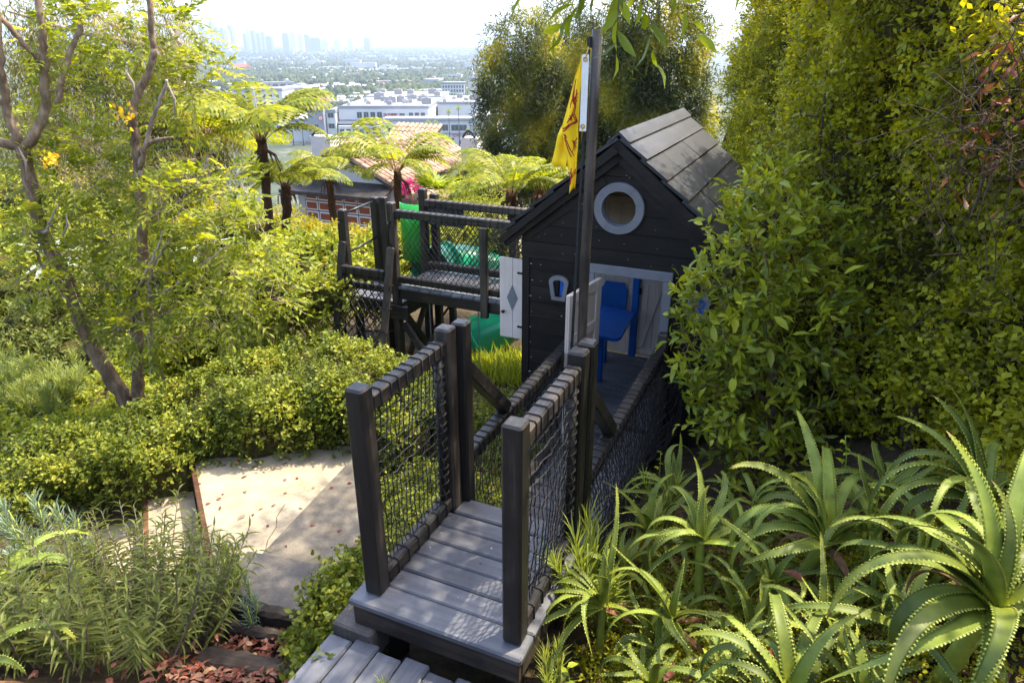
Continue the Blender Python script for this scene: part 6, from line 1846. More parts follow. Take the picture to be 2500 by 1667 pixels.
rng = np.random.default_rng(111)
ob = [((1.7, 2.6, 4.9), (.8, .7, .45)), ((.5, 4.3, 5.2), (.75, .7, .45)), ((1.3, 4.1, 5.1), (.8, .7, .5)), ((2.1, 4.6, 5.3), (.8, .7, .5)), ((1.3, 5.0, 5.4), (.7, .6, .4)), ((2.6, 1.9, 4.7), (.8, .8, .6)), ((.9, 3.3, 5.0), (.6, .6, .4)), ((1.75, 5.85, 5.2), (.42, .3, .25)), ((2.6, 6.1, 5.3), (.4, .35, .25))]  # unseen crown lobes, placed to throw shade on platform, shrub and path
p, dirs, pos, ax, nr, Ls, Ws, rnd = pts_clump(rng, ob, 1500, .25, 6, 'oval', .11, .04, droop=.5, inner=.3)
o = leaf_obj('crown', 'lf_over', ot, pos, ax, nr, Ls, Ws, 'oval', rnd); o['kind'] = 'stuff'
obse = Vector(BASE[ot.name])
twp = [((.36, 2.62, 2.78), (-.22, 0, -.10), 8), ((.40, 2.6, 2.78), (.12, .03, -.2), 8), ((.36, 2.58, 2.8), (.0, -.02, -.2), 9), ((.45, 2.6, 2.82), (.2, .0, -.14), 8), ((.28, 2.62, 2.8), (-.1, .03, -.12), 7), ((.5, 2.55, 2.9), (.25, 0, -.05), 7), ((.33, 2.6, 2.84), (-.3, 0, .0), 7)]
for (o0, dv, k) in twp:
    o0 = np.array(o0); dv = np.array(dv)
    mb = MB(); mb.tube([o0 - dv * .3, o0 + dv * .5, o0 + dv], [.004, .003, .0015], 5); mb.build('twig', 'bark', ot, True)
    q, a_, n_ = twig_leaves(rng, o0[None], dv[None], np.linalg.norm(dv), k, .9, .4, .5, .2)
    for i in range(k):
        me = leaf_mesh('leaf', q[i:i + 1] - np.array(obse), a_[i:i + 1] + np.array([[0, 0, -.45]]), n_[i:i + 1], .085 + .04 * rng.random(), .032, 'oval', np.array([rng.random()])); me.materials.append(M['lf_over']); link('leaf', me, ot)
# planting that carries on past the left edge of the picture
gcover('slope_cover', 'leafy green cover on the slope at the far left edge', [(-4.6, 3.7, .7, .25), (-5.4, 4.4, .8, .25), (-3.9, 2.9, .6, .2), (-6.4, 5.4, .8, .3), (-7.2, 6.8, .9, .3), (-3.2, 2.2, .5, .2), (-6.6, 7.8, .8, .3), (-7.8, 8.6, .9, .3)], 19, 3000, 'lf_cassia', .06, .25)
shrub('slope_shrub', 'round leafy shrub at the far left edge beyond the forked tree', 'shrub', [((-7.6, 9.6, -.7), (.9, .8, .8)), ((-8.8, 10.6, -.8), (1.0, .9, 1.0)), ((-6.9, 11.0, -.6), (.9, .8, .9))], 140, 1500, .2, 6, 'fold', .085, .04, 'lf_vib', stems=4, inner=.4)
# ================================================================== white house with tiled roofs below the garden
M['stucco'] = plain('white stucco', (.42, .405, .375), .8, .2, 0, .06, 5)
M['stucco_cream'] = plain('cream stucco', (.38, .33, .24), .8, .2, 0, .06, .4)
M['terracotta'] = plain('terracotta panel', (.25, .07, .028), .7, .25, 0, .12, 4)
def tile_mat():
    m, nt, out = new_mat('faded clay roof tile')
    b = principled(nt, out, .8, .2)
    oi = nt.nodes.new('ShaderNodeObjectInfo')
    n1 = noise(nt, 3.0, 4, .6)
    ad = nt.nodes.new('ShaderNodeMath'); ad.operation = 'MULTIPLY_ADD'; ad.inputs[1].default_value = .5
    nt.links.new(oi.outputs['Random'], ad.inputs[0]); nt.links.new(n1.outputs[0], ad.inputs[2])
    r = ramp(nt, [(.4, (.12, .062, .038)), (.65, (.23, .14, .09)), (.95, (.33, .235, .165))])
    nt.links.new(ad.outputs[0], r.inputs[0]); nt.links.new(r.outputs[0], b.inputs['Base Color'])
    return m
M['tile'] = tile_mat()
M['glass'] = plain('dark window glass', (.02, .025, .032), .08, .6, 0, .3, 2)
M['mall_white'] = plain('pale mall render', (.48, .475, .465), .8, .2, 0, .05, .1)
M['mall_grey'] = plain('grey mall band', (.20, .21, .235), .7, .3, 0, .08, .1)
M['roof_grey'] = plain('pale flat roof', (.24, .235, .23), .85, .2, 0, .12, .05)
M['sign_red'] = plain('red sign letters', (.45, .012, .02), .5, .4, 0, .05, 1)
M['sign_maroon'] = plain('maroon sign letters', (.22, .015, .03), .5, .4, 0, .05, 1)

NC = Vector((-4.82, 27.0, 0)); e1v = Vector((math.cos(A24), -math.sin(A24), 0)); e2v = Vector((math.sin(A24), math.cos(A24), 0))
nh = bpy.data.objects.new('white_house', None); COL.objects.link(nh)
nh.location = (NC.x, NC.y, -5.2); nh.rotation_euler = (0, 0, -A24); BASE[nh.name] = (0, 0, -5.2)
tag(nh, 'white stucco house with clay tiled roofs and terracotta garage door below the garden', 'house')
zE, zR, hw = -2.24, -1.1, 2.3; cx_ = -2.3
mb = MB(); mb.prism([(-4.6, -6.5), (0, -6.5), (0, zE), (cx_, zR - .06), (-4.6, zE)], 'y', 0, 7.0); mb.build('wall', 'stucco', nh)
mb = MB(); mb.box((0.002, 5.2, -6.5), (3.0, 7, -3.2), .01); mb.box((-9.5, 6.5, -6.5), (-4.61, 9.2, -3.1), .01); mb.build('wall', 'stucco', nh)
# dark timber canopy above the garage door
mb = MB(); mb.prism([(-.9, -2.72), (.0, -2.34), (.0, -2.44), (-.86, -2.82)], 'x', -4.75, .25); can = sub(mb.build('canopy', 'dark_x', nh), nh)
mb = MB(); mb.box((-4.75, -.95, -2.86), (.25, -.87, -2.70), .01); mb.build('canopy_beam', 'dark_x', can)
mb = MB(); mb.box((-4.8, -.86, -6.0), (-4.6, -.66, -2.84), .01); mb.build('canopy_post', 'stucco', can)
# garage door with its panels
mb = MB(); mb.box((-4.2, -.06, -5.4), (-.2, -.005, -2.75), .005); gd = sub(mb.build('garage_door', 'trim', nh), nh)
for r_ in range(6):
    for c in range(6):
        s0 = -4.14 + c * .66; z1 = -2.84 - r_ * .43
        mb = MB(); mb.box((s0, -.085, z1 - .36), (s0 + .60, -.062, z1), .02); mb.build('door_panel_frame', 'canvas', gd)
        mb = MB(); mb.box((s0 + .045, -.10, z1 - .315), (s0 + .555, -.087, z1 - .045), .012); mb.build('door_panel', 'terracotta', gd)
# tiles
tv = []; tf = []
for k, yy in enumerate((0, 1)):
    for i in range(6):
        a = math.pi * i / 5
        tv.append((.5 * math.cos(a) * (1 - .12 * k), yy, .42 * math.sin(a) * (1 - .12 * k)))
for i in range(5): tf.append((i, i + 1, 6 + i + 1, 6 + i))
tf.append((0, 1, 2, 3, 4, 5)); tf.append((11, 10, 9, 8, 7, 6))
tme = bpy.data.meshes.new('roof_tile'); tme.from_pydata(tv, [], tf); tme.materials.append(M['tile']); tme.update()
def slope(parent, eave0, eave1, up, name='roof', parts=True, pw=.30, pl=.45, seed=1):
    """roof plane: eave0->eave1 along the eave, up = vector eave to ridge; tiles on a dark bed"""
    e0 = Vector(eave0); e1_ = Vector(eave1); up = Vector(up)
    al = (e1_ - e0); nW = max(1, int(al.length / pw)); nL = max(1, int(round(up.length / pl)))
    n_ = al.cross(up).normalized()
    if n_.z < 0: n_ = -n_
    mb = MB(); q = [e0, e1_, e1_ + up, e0 + up]
    mb.add([p - n_ * .10 for p in q] + list(q), [(0, 1, 2, 3), (4, 5, 6, 7), (0, 1, 5, 4), (1, 2, 6, 5), (2, 3, 7, 6), (3, 0, 4, 7)])
    rf = sub(mb.build(name, 'dark_x', parent), nh)
    rn = random.Random(seed)
    x_ = al.normalized(); y_ = up.normalized()
    jb = MB()
    b0 = Vector(BASE[nh.name])
    for i in range(nW):
        for j in range(nL):
            p = e0 + al * ((i + .5) / nW) + up * (j / nL) - y_ * .05
            sx = al.length / nW * .92 * rn.uniform(.93, 1.05); sy = up.length / nL * 1.12
            tilt = n_ * .035
            yy = (y_ * sy - tilt * .6)
            if parts:
                o = link('roof_tile', tme, rf)
                p2 = p + n_ * .035 - b0
                o.matrix_local = Matrix(((x_.x * sx, yy.x, n_.x * sx, p2.x), (x_.y * sx, yy.y, n_.y * sx, p2.y), (x_.z * sx, yy.z, n_.z * sx, p2.z), (0, 0, 0, 1)))
            else:
                jb.add([p + n_ * .035 + x_ * (v[0] * sx) + yy * v[1] + n_ * (v[2] * sx) for v in tv], tf)
    if not parts:
        o = jb.build('roof_tiles', 'tile', rf); o['kind'] = 'stuff'
    return rf
slope(nh, (.35, -.25, zE - .12), (.35, 7.2, zE - .12), (-2.65, 0, zR - zE + .12), parts=True)
slope(nh, (-4.95, 7.2, zE - .12), (-4.95, -.25, zE - .12), (2.65, 0, zR - zE + .12), parts=False)
for sg in (-1, 1):     # rake edge of dark timber and a line of tiles
    mb = MB(); mb.prism([(cx_, zR - .10), (cx_ + sg * 2.65, zE - .23), (cx_ + sg * 2.65, zE - .10), (cx_, zR + .03)], 'y', -.30, -.251); mb.build('rake_board', 'dark_x', nh)
slope(nh, (.36, .2, -2.78), (3.0, .2, -2.78), (0, 1.1, .38), parts=True, pw=.32, pl=.4)
mb = MB(); mb.box((.01, 1.0, -6), (2.9, 1.2, -2.5), .01); mb.build('wall', 'stucco', nh)
slope(nh, (-9.8, 6.2, -3.0), (-4.7, 6.2, -3.0), (0, 3.2, 1.0), parts=False)
slope(nh, (-7.2, 10.4, -2.1), (-4.2, 10.4, -2.1), (0, 1.5, .75), parts=False)
for (s0, t0, w_, z1) in ((.55, 5.0, .8, -1.05), (-6.3, 3.2, 1.1, -1.1)):
    mb = MB(); mb.box((s0, t0, -5), (s0 + w_, t0 + .7, z1), .02); chm = sub(mb.build('chimney', 'stucco', nh), nh)
    mb = MB(); mb.tube([(s0 + .1 + (w_ - .2) * k / 10, t0 + .05, z1 + .28 * math.sin(math.pi * k / 10)) for k in range(11)], .06, 6); mb.build('chimney_cap', 'iron', chm)
# right hand gable
mb = MB(); mb.prism([(.4, -6.5), (3.4, -6.5), (3.4, -3.0), (1.35, -1.95), (.4, -2.5)], 'y', 4.2, 4.9); mb.build('wall', 'stucco', nh)
slope(nh, (3.7, 4.0, -3.2), (3.7, 6.5, -3.2), (-2.35, 0, 1.25), parts=False)

# ================================================================== shopping mall
def mall_block(name, label, x0, x1, y0, y1, zb, zt, wall='mall_white'):
    root = thing(name, ((x0 + x1) / 2, y0, zb), label, 'building', 'buildings of the shopping mall', frame='w')
    mb = MB(); mb.box((x0, y0, zb), (x1, y1, zt), .05); mb.build('wall', wall, root)
    mb = MB(); mb.box((x0 - .6, y0 - .6, zt - 1.6), (x1 + .6, y0 - .05, zt + .9), .1); mb.box((x1 + .05, y0 - .04, zt - 1.6), (x1 + .6, y1, zt + .9), .1); mb.build('cornice', 'mall_grey', root)
    mb = MB(); mb.box((x0 + .5, y0 + .5, zt + .004), (x1 - .5, y1 - .5, zt + .25), .05); mb.build('roof', 'roof_grey', root)
    return root
def window(root, x0, x1, y, z0, z1):
    mb = MB(); mb.box((x0 - .25, y - .25, z0 - .25), (x1 + .25, y - .02, z1 + .25), .05); w_ = sub(mb.build('window', 'mall_grey', root), root)
    mb = MB(); mb.box((x0, y - .32, z0), (x1, y - .26, z1), .02); mb.build('pane', 'glass', w_)
    mb = MB(); mb.box(((x0 + x1) / 2 - .12, y - .38, z0), ((x0 + x1) / 2 + .12, y - .325, z1), .02); mb.build('mullion', 'mall_grey', w_)
def text_part(root, txt, x, y, z_, size, mat, name='sign', shear=0.0):
    cu = bpy.data.curves.new('sign_text', 'FONT'); cu.body = txt; cu.size = size; cu.extrude = .15; cu.shear = shear; cu.offset = .04
    ob = bpy.data.objects.new('tmp', cu); COL.objects.link(ob)
    dg = bpy.context.evaluated_depsgraph_get()
    me = bpy.data.meshes.new_from_object(ob.evaluated_get(dg)); bpy.data.objects.remove(ob)
    me.materials.clear(); me.materials.append(M[mat])
    o = link(name, me, root); b_ = BASE[root.name]
    o.location = (x - b_[0], y - b_[1], z_ - b_[2]); o.rotation_euler = (R(90), 0, 0)
    return o
def roof_units(root, items, zt):
    for (x, y, w_, d_, h_) in items:
        mb = MB(); mb.box((x, y, zt + .3), (x + w_, y + d_, zt + .3 + h_), .15)
        mb.tube([(x + w_ * .5, y + d_ * .5, zt + h_ + .3), (x + w_ * .5, y + d_ * .5, zt + h_ + 1.1)], w_ * .22, 8); mb.build('rooftop_unit', 'roof_grey' if w_ > 4 else 'steel', root)
rn = random.Random(5)
amc = mall_block('cinema_building', 'long cinema block with maroon sign and roof units behind the tree fern', -145, -70, 600, 715, -70, -41.6)
for k in range(4): window(amc, -129.5 + k * 5.6, -125.8 + k * 5.6, 600, -50.5, -46)
for k in range(2): window(amc, -101 + k * 7, -97 + k * 7, 600, -50, -47)
mb = MB(); mb.box((-145.5, 599.4, -52.6), (-69.5, 599.95, -51.8), .05); mb.build('string_course', 'mall_grey', amc)
for k in range(3): window(amc, -86 + k * 5, -83 + k * 5, 600, -50.5, -46.5)
for k in range(6): window(amc, -142.5 + k * 5.4, -139.5 + k * 5.4, 590, -62, -58.5)
text_part(amc, 'amc', -107.5, 599.2, -50.3, 7.4, 'sign_maroon')
mb = MB(); mb.box((-146, 594, -55), (-109, 599.3, -53.5), .1); mb.build('terrace', 'mall_grey', amc)
mb = MB(); mb.box((-144, 590, -70), (-110, 599.2, -56), .1); mb.build('podium', 'mall_white', amc)
roof_units(amc, [(-140 + 6.5 * k, 612 + (k * 37) % 60, 2.5 + (k % 3), 2.5, 2 + (k % 2)) for k in range(10)] + [(-112, 640, 9, 7, 5), (-104, 650, 7, 6, 5), (-120, 660, 5, 5, 4), (-96, 630, 3, 3, 3), (-92, 640, 3.5, 3, 3), (-85, 660, 8, 6, 5), (-130, 680, 10, 7, 6), (-78, 625, 8, 6, 5), (-100, 690, 9, 6, 4), (-88, 690, 7, 6, 4)], -41.6)
cvs = mall_block('pharmacy_building', 'curved front mall block with a red pharmacy sign and a row of dark windows', -105, -31, 570, 598, -70, -49.0)
for x in (-99, -91, -83.5): window(cvs, x, x + 4.2, 570, -58, -54.2)
for k, x in enumerate((-76, -69, -62.5, -55.5, -48.5, -42)): window(cvs, x, x + (5.6 if k % 3 else 4.2), 570, -57.5, -53.2)
text_part(cvs, 'CVS', -47.6, 569.2, -62.3, 3.4, 'sign_red', shear=.25); text_part(cvs, 'pharmacy', -40.2, 569.2, -62.1, 2.1, 'sign_red', shear=.25)
mb = MB(); mb.box((-105.5, 569.3, -60.2), (-30.5, 569.95, -59.2), .05); mb.build('string_course', 'mall_grey', cvs)
for x in (-54, -40, -66):
    mb = MB(); mb.tube([(x, 569.9, -66.5), (x, 569.4, -66.5)], 3.2 if x != -40 else 2.4, 16); mb.build('arch_window', 'glass', cvs)
for x in (-60, -47.5, -74, -86):
    mb = MB(); mb.tube([(x, 569.9, -64), (x, 569.5, -64)], .9, 10); mb.build('round_vent', 'glass', cvs)
cor = mall_block('corner_building', 'cream corner mall block right of the pharmacy sign', -30.3, -12, 566, 640, -70, -47.0, 'stucco_cream')
for (x, z_) in ((-27, -55), (-20, -55), (-27, -66), (-19, -66)): window(cor, x, x + 2.8, 566, z_, z_ + 3)
for x in (-29, -23.5, -17): 
    mb = MB(); mb.tube([(x, 565.9, -60.5), (x, 565.5, -60.5)], .9, 10); mb.build('round_vent', 'glass', cor)
mb = MB(); mb.box((-31, 565.3, -58.3), (-11.5, 565.95, -57.3), .05); mb.build('string_course', 'mall_grey', cor)
twr = mall_block('mall_tower', 'square grey mall tower with a red emblem left of the cinema', -167, -154, 585, 598, -70, -39.5, 'mall_grey')
for (x, z_) in ((-164.5, -45), (-159, -45), (-162, -58)): window(twr, x, x + 3, 585, z_, z_ + 3.6)
mb = MB(); mb.tube([(-156.5, 584.9, -49.5), (-156.5, 584.3, -49.5)], 1.7, 18); em = sub(mb.build('emblem', 'sign_red', twr), twr)
mb = MB(); mb.tube([(-156.5 + .95 * math.cos(q), 584.15, -49.5 + .95 * math.sin(q)) for q in np.linspace(0, 6.2832, 17)[:-1]], .3, 6, closed=True); mb.build('emblem_ring', 'canvas', em)
wing = mall_block('mall_wing', 'low white mall wing with windows between the grey tower and the cinema', -153.5, -146, 592, 640, -70, -44, 'mall_white')
for (x, z_) in ((-152, -49.5), (-152, -58)): window(wing, x, x + 4.5, 592, z_, z_ + 3.5)
lw = mall_block('mall_wing', 'low grey mall wing left of the emblem tower', -215, -168, 600, 660, -70, -52, 'mall_white')
for k in range(6): window(lw, -212 + k * 7, -208 + k * 7, 600, -60, -57)
bk = mall_block('mall_hall', 'large flat roofed hall behind the pharmacy building', -68, -8, 660, 760, -70, -42.5, 'mall_white')
roof_units(bk, [(-64 + 6 * k, 668 + (k * 29) % 70, 3 + (k % 2), 3, 2.5) for k in range(8)] + [(-40, 690, 8, 6, 5), (-20, 700, 10, 8, 6), (-55, 720, 6, 5, 4), (-28, 735, 5, 5, 4)], -42.5)
bk2 = mall_block('mall_hall', 'flat roofed hall with many vents behind the cinema', -150, -72, 730, 830, -70, -42, 'mall_white')
roof_units(bk2, [(-140, 750, 9, 7, 6), (-125, 770, 8, 6, 5), (-110, 760, 7, 6, 5), (-90, 780, 9, 7, 5), (-80, 745, 6, 5, 4)], -42)
apt = mall_block('apartment_block', 'big white apartment block behind the tallest fern frond', -270, -222, 700, 740, -70, -33, 'mall_white')
for r_ in range(3):
    for c in range(7): window(apt, -267 + c * 6.5, -264.6 + c * 6.5, 700, -41 - r_ * 7, -38 - r_ * 7)
hos = mall_block('grid_building', 'white multi storey building with a grid of windows near the eucalyptus', -92, -62, 950, 985, -70, -38, 'mall_white')
for r_ in range(4):
    for c in range(8): window(hos, -90.5 + c * 3.6, -88.6 + c * 3.6, 950, -44 - r_ * 5, -41.2 - r_ * 5)
hs2 = mall_block('stepped_building', 'bright white stepped tower beside the grid of windows building', -58, -47, 960, 985, -70, -33, 'stucco')
mb = MB(); mb.box((-56, 962, -33), (-50, 975, -27), .1); mb.prism([(-55.5, -27), (-50.5, -27), (-53, -20)], 'y', 964, 972); mb.build('turret', 'stucco', hs2)
rr_ = thing('red_roof_building', (-100, 900, -70), 'cream building with a red tiled roof beyond the mall', 'building', frame='w')
mb = MB(); mb.box((-112, 900, -70), (-92, 915, -52), .1); mb.build('wall', 'stucco_cream', rr_)
mb = MB(); mb.prism([(-113, -52), (-91, -52), (-102, -46.5)], 'y', 899, 916); mb.build('roof', 'terracotta', rr_)
for k in range(4):
    window(rr_, -110 + k * 5, -108 + k * 5, 900, -60, -57)

# ================================================================== the plain: buildings, trees, palms, towers
cols = [('white', (.40, .39, .37)), ('cream', (.34, .30, .24)), ('pale grey', (.25, .25, .255)), ('tan', (.24, .18, .13))]
for nm, c in cols: M['city_' + nm] = plain('city wall ' + nm, c, .8, .2, 0, .06, .1)
def city_mesh(shape, col):
    mb = MB(); mb.cur = 0; mb.box((-.5, -.5, 0), (.5, .5, 1), .01)
    mb.cur = 1
    for k in range(2):
        for q in range(4):
            mb.box((-.44 + q * .24, -.512, .2 + k * .4), (-.28 + q * .24, -.502, .45 + k * .4), .002)
    if shape == 'gable':
        mb.cur = 2; mb.prism([(-.55, 1.001), (.55, 1.001), (0, 1.55)], 'y', -.54, .54)
    else:
        mb.cur = 3; mb.box((-.46, -.46, 1.001), (.46, .46, 1.02), .005); mb.cur = 0
        mb.box((-.5, -.5, 1.0), (.5, -.47, 1.08), .005); mb.box((.2, .0, 1.021), (.38, .2, 1.2), .01)
    me = bpy.data.meshes.new('building'); me.from_pydata(mb.v, [], mb.f)
    for m in (M['city_' + col], M['glass'], M['terracotta'], M['roof_grey']): me.materials.append(m)
    me.polygons.foreach_set('material_index', mb.mi); me.update()
    return me
CM = {(s, c[0]): city_mesh(s, c[0]) for s in ('flat', 'gable') for c in cols}
rng = np.random.default_rng(321)
def spots(n, y0, y1, pw=1.0, lo=-.50, hi=.05):
    y = y0 * (y1 / y0) ** (rng.random(n) ** pw); x = y * (lo + (hi - lo) * rng.random(n))
    return x, y
bx, by = spots(300, 800, 2700)
for i in range(300):
    sh = 'gable' if rng.random() < .18 else 'flat'; cn = cols[rng.choice(4, p=[.55, .2, .15, .1])][0]
    if -240 < bx[i] < 0 and by[i] < 870: by[i] += 130
    o = link('city_building', CM[(sh, cn)])
    big = rng.random() < .10
    w_ = (26 + 38 * rng.random()) if big else (11 + 13 * rng.random())
    o.scale = (w_ * (.8 + .9 * rng.random()), w_ * (.7 + .4 * rng.random()), (8 + 12 * rng.random()) if big else (4 + 5 * rng.random()))
    o.location = (bx[i], by[i], float(ground(bx[i], by[i])) - .3); o.rotation_euler = (0, 0, R(rng.choice([-4, 86, 20])))
    tag(o, 'distant %s %s building on the green city plain' % (cn, 'gable roofed' if sh == 'gable' else 'flat roofed'), 'building', 'distant low buildings on the plain')
# further ones read as one speckled mass
x, y = spots(2600, 2500, 9500, .9, -.52, .12)
mb = MB()
V = []; F = []
for i in range(len(x)):
    w_ = 14 + 26 * rng.random() ** 2; h_ = 6 + 8 * rng.random() ** 2 + (25 * rng.random() if rng.random() < .06 else 0); z0 = float(ground(x[i], y[i]))
    b = len(V)
    V += [(x[i] - w_, y[i] - w_ * .4, z0), (x[i] + w_, y[i] - w_ * .4, z0), (x[i] + w_, y[i] + w_ * .4, z0), (x[i] - w_, y[i] + w_ * .4, z0)]
    V += [(q[0], q[1], z0 + h_) for q in V[b:b + 4]]
    F += [(b, b + 1, b + 5, b + 4), (b + 1, b + 2, b + 6, b + 5), (b + 3, b, b + 4, b + 7), (b + 4, b + 5, b + 6, b + 7)]
x, y = spots(900, 950, 2700, .8, -.5, .05)
for i in range(len(x)):
    w_ = 4 + 5 * rng.random(); h_ = 4 + 4 * rng.random(); z0 = float(ground(x[i], y[i]))
    b = len(V)
    V += [(x[i] - w_, y[i] - w_ * .8, z0), (x[i] + w_, y[i] - w_ * .8, z0), (x[i] + w_, y[i] + w_ * .8, z0), (x[i] - w_, y[i] + w_ * .8, z0)]
    V += [(q[0], q[1], z0 + h_) for q in V[b:b + 4]] + [(x[i] - w_ * .9, y[i], z0 + h_ + 2.4), (x[i] + w_ * .9, y[i], z0 + h_ + 2.4)]
    F += [(b, b + 1, b + 5, b + 4), (b + 1, b + 2, b + 6, b + 5), (b + 3, b, b + 4, b + 7), (b + 4, b + 5, b + 9, b + 8), (b + 7, b + 6, b + 9, b + 8), (b + 4, b + 7, b + 8), (b + 5, b + 6, b + 9)]
mb.add(V, F); o = mb.build('distant_buildings', 'city_white')
tag(o, 'countless pale far off buildings scattered over the hazy plain', 'buildings', kind='stuff')
# tree canopy over the plain
M['city_tree'] = None
def ctree():
    m, nt, out = new_mat('distant tree canopy'); b = principled(nt, out, .9, .1)
    n1 = noise(nt, .09, 4, .7); r = ramp(nt, [(.35, (.018, .03, .014)), (.55, (.045, .062, .02)), (.72, (.10, .10, .03))])
    nt.links.new(n1.outputs[0], r.inputs[0]); nt.links.new(r.outputs[0], b.inputs['Base Color']); return m
M['city_tree'] = ctree()
g = (1 + 5 ** .5) / 2
ico = nrmz(np.array([(-1, g, 0), (1, g, 0), (-1, -g, 0), (1, -g, 0), (0, -1, g), (0, 1, g), (0, -1, -g), (0, 1, -g), (g, 0, -1), (g, 0, 1), (-g, 0, -1), (-g, 0, 1)], float))
icf = np.array([(0, 11, 5), (0, 5, 1), (0, 1, 7), (0, 7, 10), (0, 10, 11), (1, 5, 9), (5, 11, 4), (11, 10, 2), (10, 7, 6), (7, 1, 8), (3, 9, 4), (3, 4, 2), (3, 2, 6), (3, 6, 8), (3, 8, 9), (4, 9, 5), (2, 4, 11), (6, 2, 10), (8, 6, 7), (9, 8, 1)])
x1, y1 = spots(10500, 760, 3200, .8, -.52, .12); x2, y2 = spots(9000, 2800, 9000, .9, -.54, .2); x3, y3 = spots(900, 860, 1300, 1, -.3, .05)
x = np.concatenate([x1, x2, x3]); y = np.concatenate([y1, y2, y3])
dens = np.sin(x * .006 + 1) + np.sin(y * .004) + np.sin(x * .015 - y * .011) + rng.normal(size=len(x)) * .6
blockd = (x > -290) & (x < 10) & (y < 850)
ok = (dens > -.6) & ~blockd
x = x[ok]; y = y[ok]; n = len(x)
# each far tree is three lumps
x = np.repeat(x, 3) + rng.normal(size=3 * n) * 4; y = np.repeat(y, 3) + rng.normal(size=3 * n) * 4; n *= 3
rad = (3.2 + 4.0 * rng.random(n)) * np.where(y > 2800, 1.5, 1.0)
hgt = rad * (.9 + .5 * rng.random(n))
zc = ground(x, y) + hgt * (.6 + .5 * rng.random(n))
Vv = ico[None] * (1 + .28 * rng.normal(size=(n, 12, 1))) * np.stack([rad, rad, hgt], -1)[:, None, :] + np.stack([x, y, zc], -1)[:, None, :]
Ff = icf[None] + (np.arange(n) * 12)[:, None, None]
me = bpy.data.meshes.new('city_tree_canopy'); me.vertices.add(n * 12); me.vertices.foreach_set('co', Vv.astype(np.float32).ravel())
me.loops.add(n * 60); me.loops.foreach_set('vertex_index', Ff.astype(np.int32).ravel()); me.polygons.add(n * 20)
me.polygons.foreach_set('loop_start', (np.arange(n * 20) * 3).astype(np.int32)); me.polygons.foreach_set('loop_total', np.full(n * 20, 3, np.int32)); me.update(calc_edges=True)
me.materials.append(M['city_tree']); o = link('city_tree_canopy', me)
tag(o, 'dark green tree canopy covering the far city plain', 'trees', kind='stuff')
# palms by the mall
rn = random.Random(12)
pal = [(-49.5, 560, 28), (-41.5, 555, 31), (-104, 560, 15), (-98, 560, 17), (-90.5, 560, 17), (-66, 560, 20), (-60, 560, 20), (-25, 560, 15), (-35, 560, 14), (-170, 575, 18), (-178, 575, 15), (-120, 860, 24), (-132, 870, 22), (-112, 880, 26), (-85, 870, 24), (-140, 880, 22), (-72, 900, 22), (-55, 900, 26), (-160, 900, 22), (-105, 940, 24), (-125, 950, 22), (-44, 900, 22)]
plm = MB(); plm.cur = 0
for k in range(26):
    a = k * 2.399; el = R(70 - 5.2 * k)
    d = Vector((math.cos(a) * math.cos(el), math.sin(a) * math.cos(el), math.sin(el))); s_ = Vector((-math.sin(a), math.cos(a), 0)) * .35
    e = d * 2.4 + Vector((0, 0, -.5)); m_ = d * 1.4
    plm.add([(0, 0, 0), m_ + s_, e, m_ - s_], [(0, 1, 2, 3)])
pme = bpy.data.meshes.new('palm_crown'); pme.from_pydata(plm.v, [], plm.f); pme.materials.append(M['lf_grass']); pme.update()
for i, (x, y, h_) in enumerate(pal):
    z0 = -70.0
    where = 'in front of the pharmacy building' if -106 < x < -20 and y < 600 else 'beside the grey mall tower' if y < 600 else 'rising from the trees behind the mall'
    root = thing('palm_tree', (x, y, z0), 'tall slim palm %s' % where, 'palm', 'palms ' + where, frame='w')
    mb = MB(); mb.tube([(x, y, z0), (x + .3, y, z0 + h_ * .5), (x + .1, y, z0 + h_)], [.45, .32, .28], 6); mb.build('trunk', 'bark_dark', root, True)
    o = link('crown', pme, root); o.location = (.1, 0, h_); sc = rn.uniform(.9, 1.25); o.scale = (sc, sc, sc * rn.uniform(.9, 1.2))
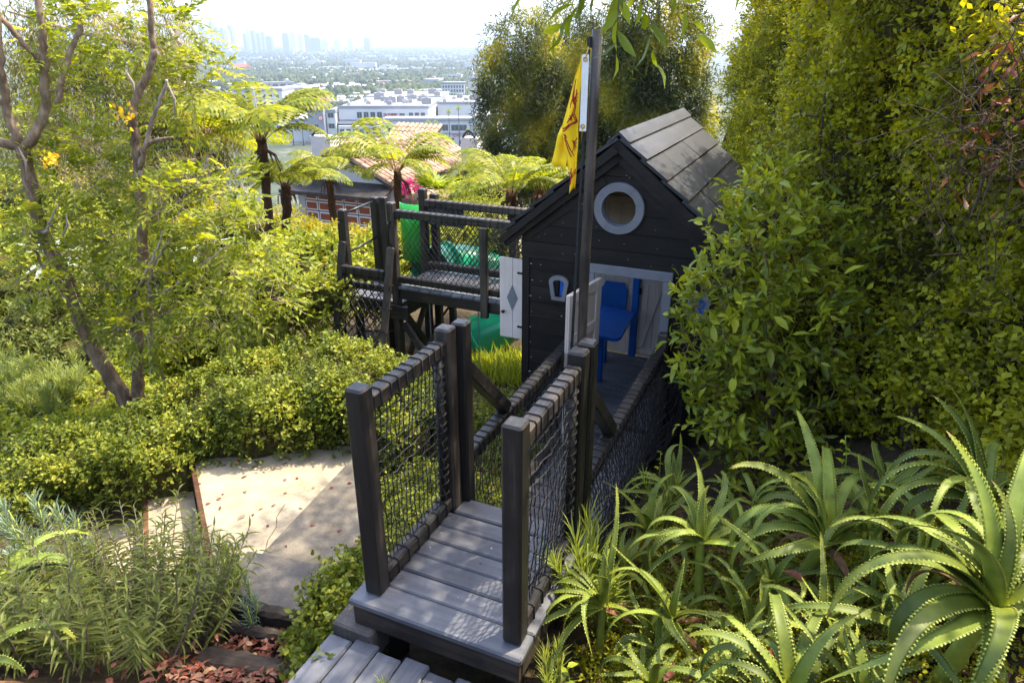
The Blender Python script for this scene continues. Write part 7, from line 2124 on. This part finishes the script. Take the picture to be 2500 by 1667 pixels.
# skyline
M['tower_dark'] = plain('dark glass tower', (.07, .08, .10), .4, .5, 0, .2, .02)
M['tower_pale'] = plain('pale stone tower', (.45, .43, .40), .7, .3, 0, .1, .02)
TW = [(92, 140, 62, 1), (160, 190, 62, 0), (193, 228, 95, 1), (237, 259, 38, 0), (262, 288, 75, 0), (310, 332, 78, 0), (335, 360, 95, 1), (365, 392, 60, 0), (465, 480, 118, 0), (495, 517, 80, 1), (520, 545, 95, 0), (555, 580, 115, 0), (585, 612, 110, 0), (622, 660, 138, 0), (738, 782, 115, 0), (800, 832, 110, 1), (840, 880, 118, 1), (885, 930, 128, 0), (930, 1003, 150, 0), (1008, 1060, 165, 1), (1100, 1140, 160, 1), (1195, 1232, 152, 1), (1310, 1350, 150, 0)]
for i, (a, b_, tp, pale) in enumerate(TW):
    u0 = 430 + a / 2.868; u1 = 430 + b_ / 2.868; v = 40 + tp / 2.868
    Y = 6300 + 500 * ((i * 7) % 5) / 5
    x0 = (u0 - 1250) / 1667 * Y / 1.095; x1_ = (u1 - 1250) / 1667 * Y / 1.095
    bb = (833.5 - v) / 1667; zt = 2.55 + (-.3935 + bb * .9193) / (.9193 + bb * .3935) * Y
    z0 = -40
    kind = ('pale stone' if pale else 'dark glass')
    nth = ('leftmost', 'second', 'third', 'fourth', 'fifth', 'sixth', 'seventh', 'eighth', 'ninth', 'tenth', 'eleventh', 'twelfth', 'thirteenth', 'fourteenth', 'fifteenth', 'sixteenth', 'seventeenth', 'eighteenth', 'nineteenth', 'twentieth', 'third from last', 'last but one', 'rightmost')[i]
    lab = '%s office tower, %s in the hazy downtown skyline' % (kind, nth if i in (0, 20, 21, 22) else nth + ' from the left')
    if i == 3: lab = 'slimmest and tallest spired office tower in the hazy downtown skyline'
    root = thing('office_tower', ((x0 + x1_) / 2, Y, z0), lab, 'tower', 'downtown skyline towers', frame='w')
    mt = 'tower_pale' if pale else 'tower_dark'
    mb = MB(); mb.box((x0, Y, z0), (x1_, Y + 60, zt - 12), .5); mb.build('shaft', mt, root)
    mb = MB(); mb.box((x0 + (x1_ - x0) * .15, Y + 5, zt - 11.9), (x1_ - (x1_ - x0) * .15, Y + 50, zt), .5)
    if i == 3: mb.tube([((x0 + x1_) / 2, Y + 20, zt), ((x0 + x1_) / 2, Y + 20, zt + 60)], [6, 1], 6)
    mb.build('crown', mt, root)

# ================================================================== sea of haze over the basin
M['haze'], nt, out = new_mat('pale summer haze')
vp = nt.nodes.new('ShaderNodeVolumePrincipled'); vp.inputs['Color'].default_value = (.50, .60, .72, 1); vp.inputs['Density'].default_value = 1.6e-4; vp.inputs['Anisotropy'].default_value = .3
nt.links.new(vp.outputs[0], out.inputs['Volume'])
mb = MB(); hx_ = 20000
mb.add([(-hx_, -400, -72), (hx_, -400, -72), (hx_, 20000, -72), (-hx_, 20000, -72), (-hx_, -400, 340), (hx_, -400, 340), (hx_, 20000, 340), (-hx_, 20000, 340)],
       [(0, 3, 2, 1), (4, 5, 6, 7), (0, 1, 5, 4), (1, 2, 6, 5), (2, 3, 7, 6), (3, 0, 4, 7)])
hz = mb.build('haze', M['haze'])
tag(hz, 'pale haze lying over the city and the distant skyline', 'haze', kind='stuff')
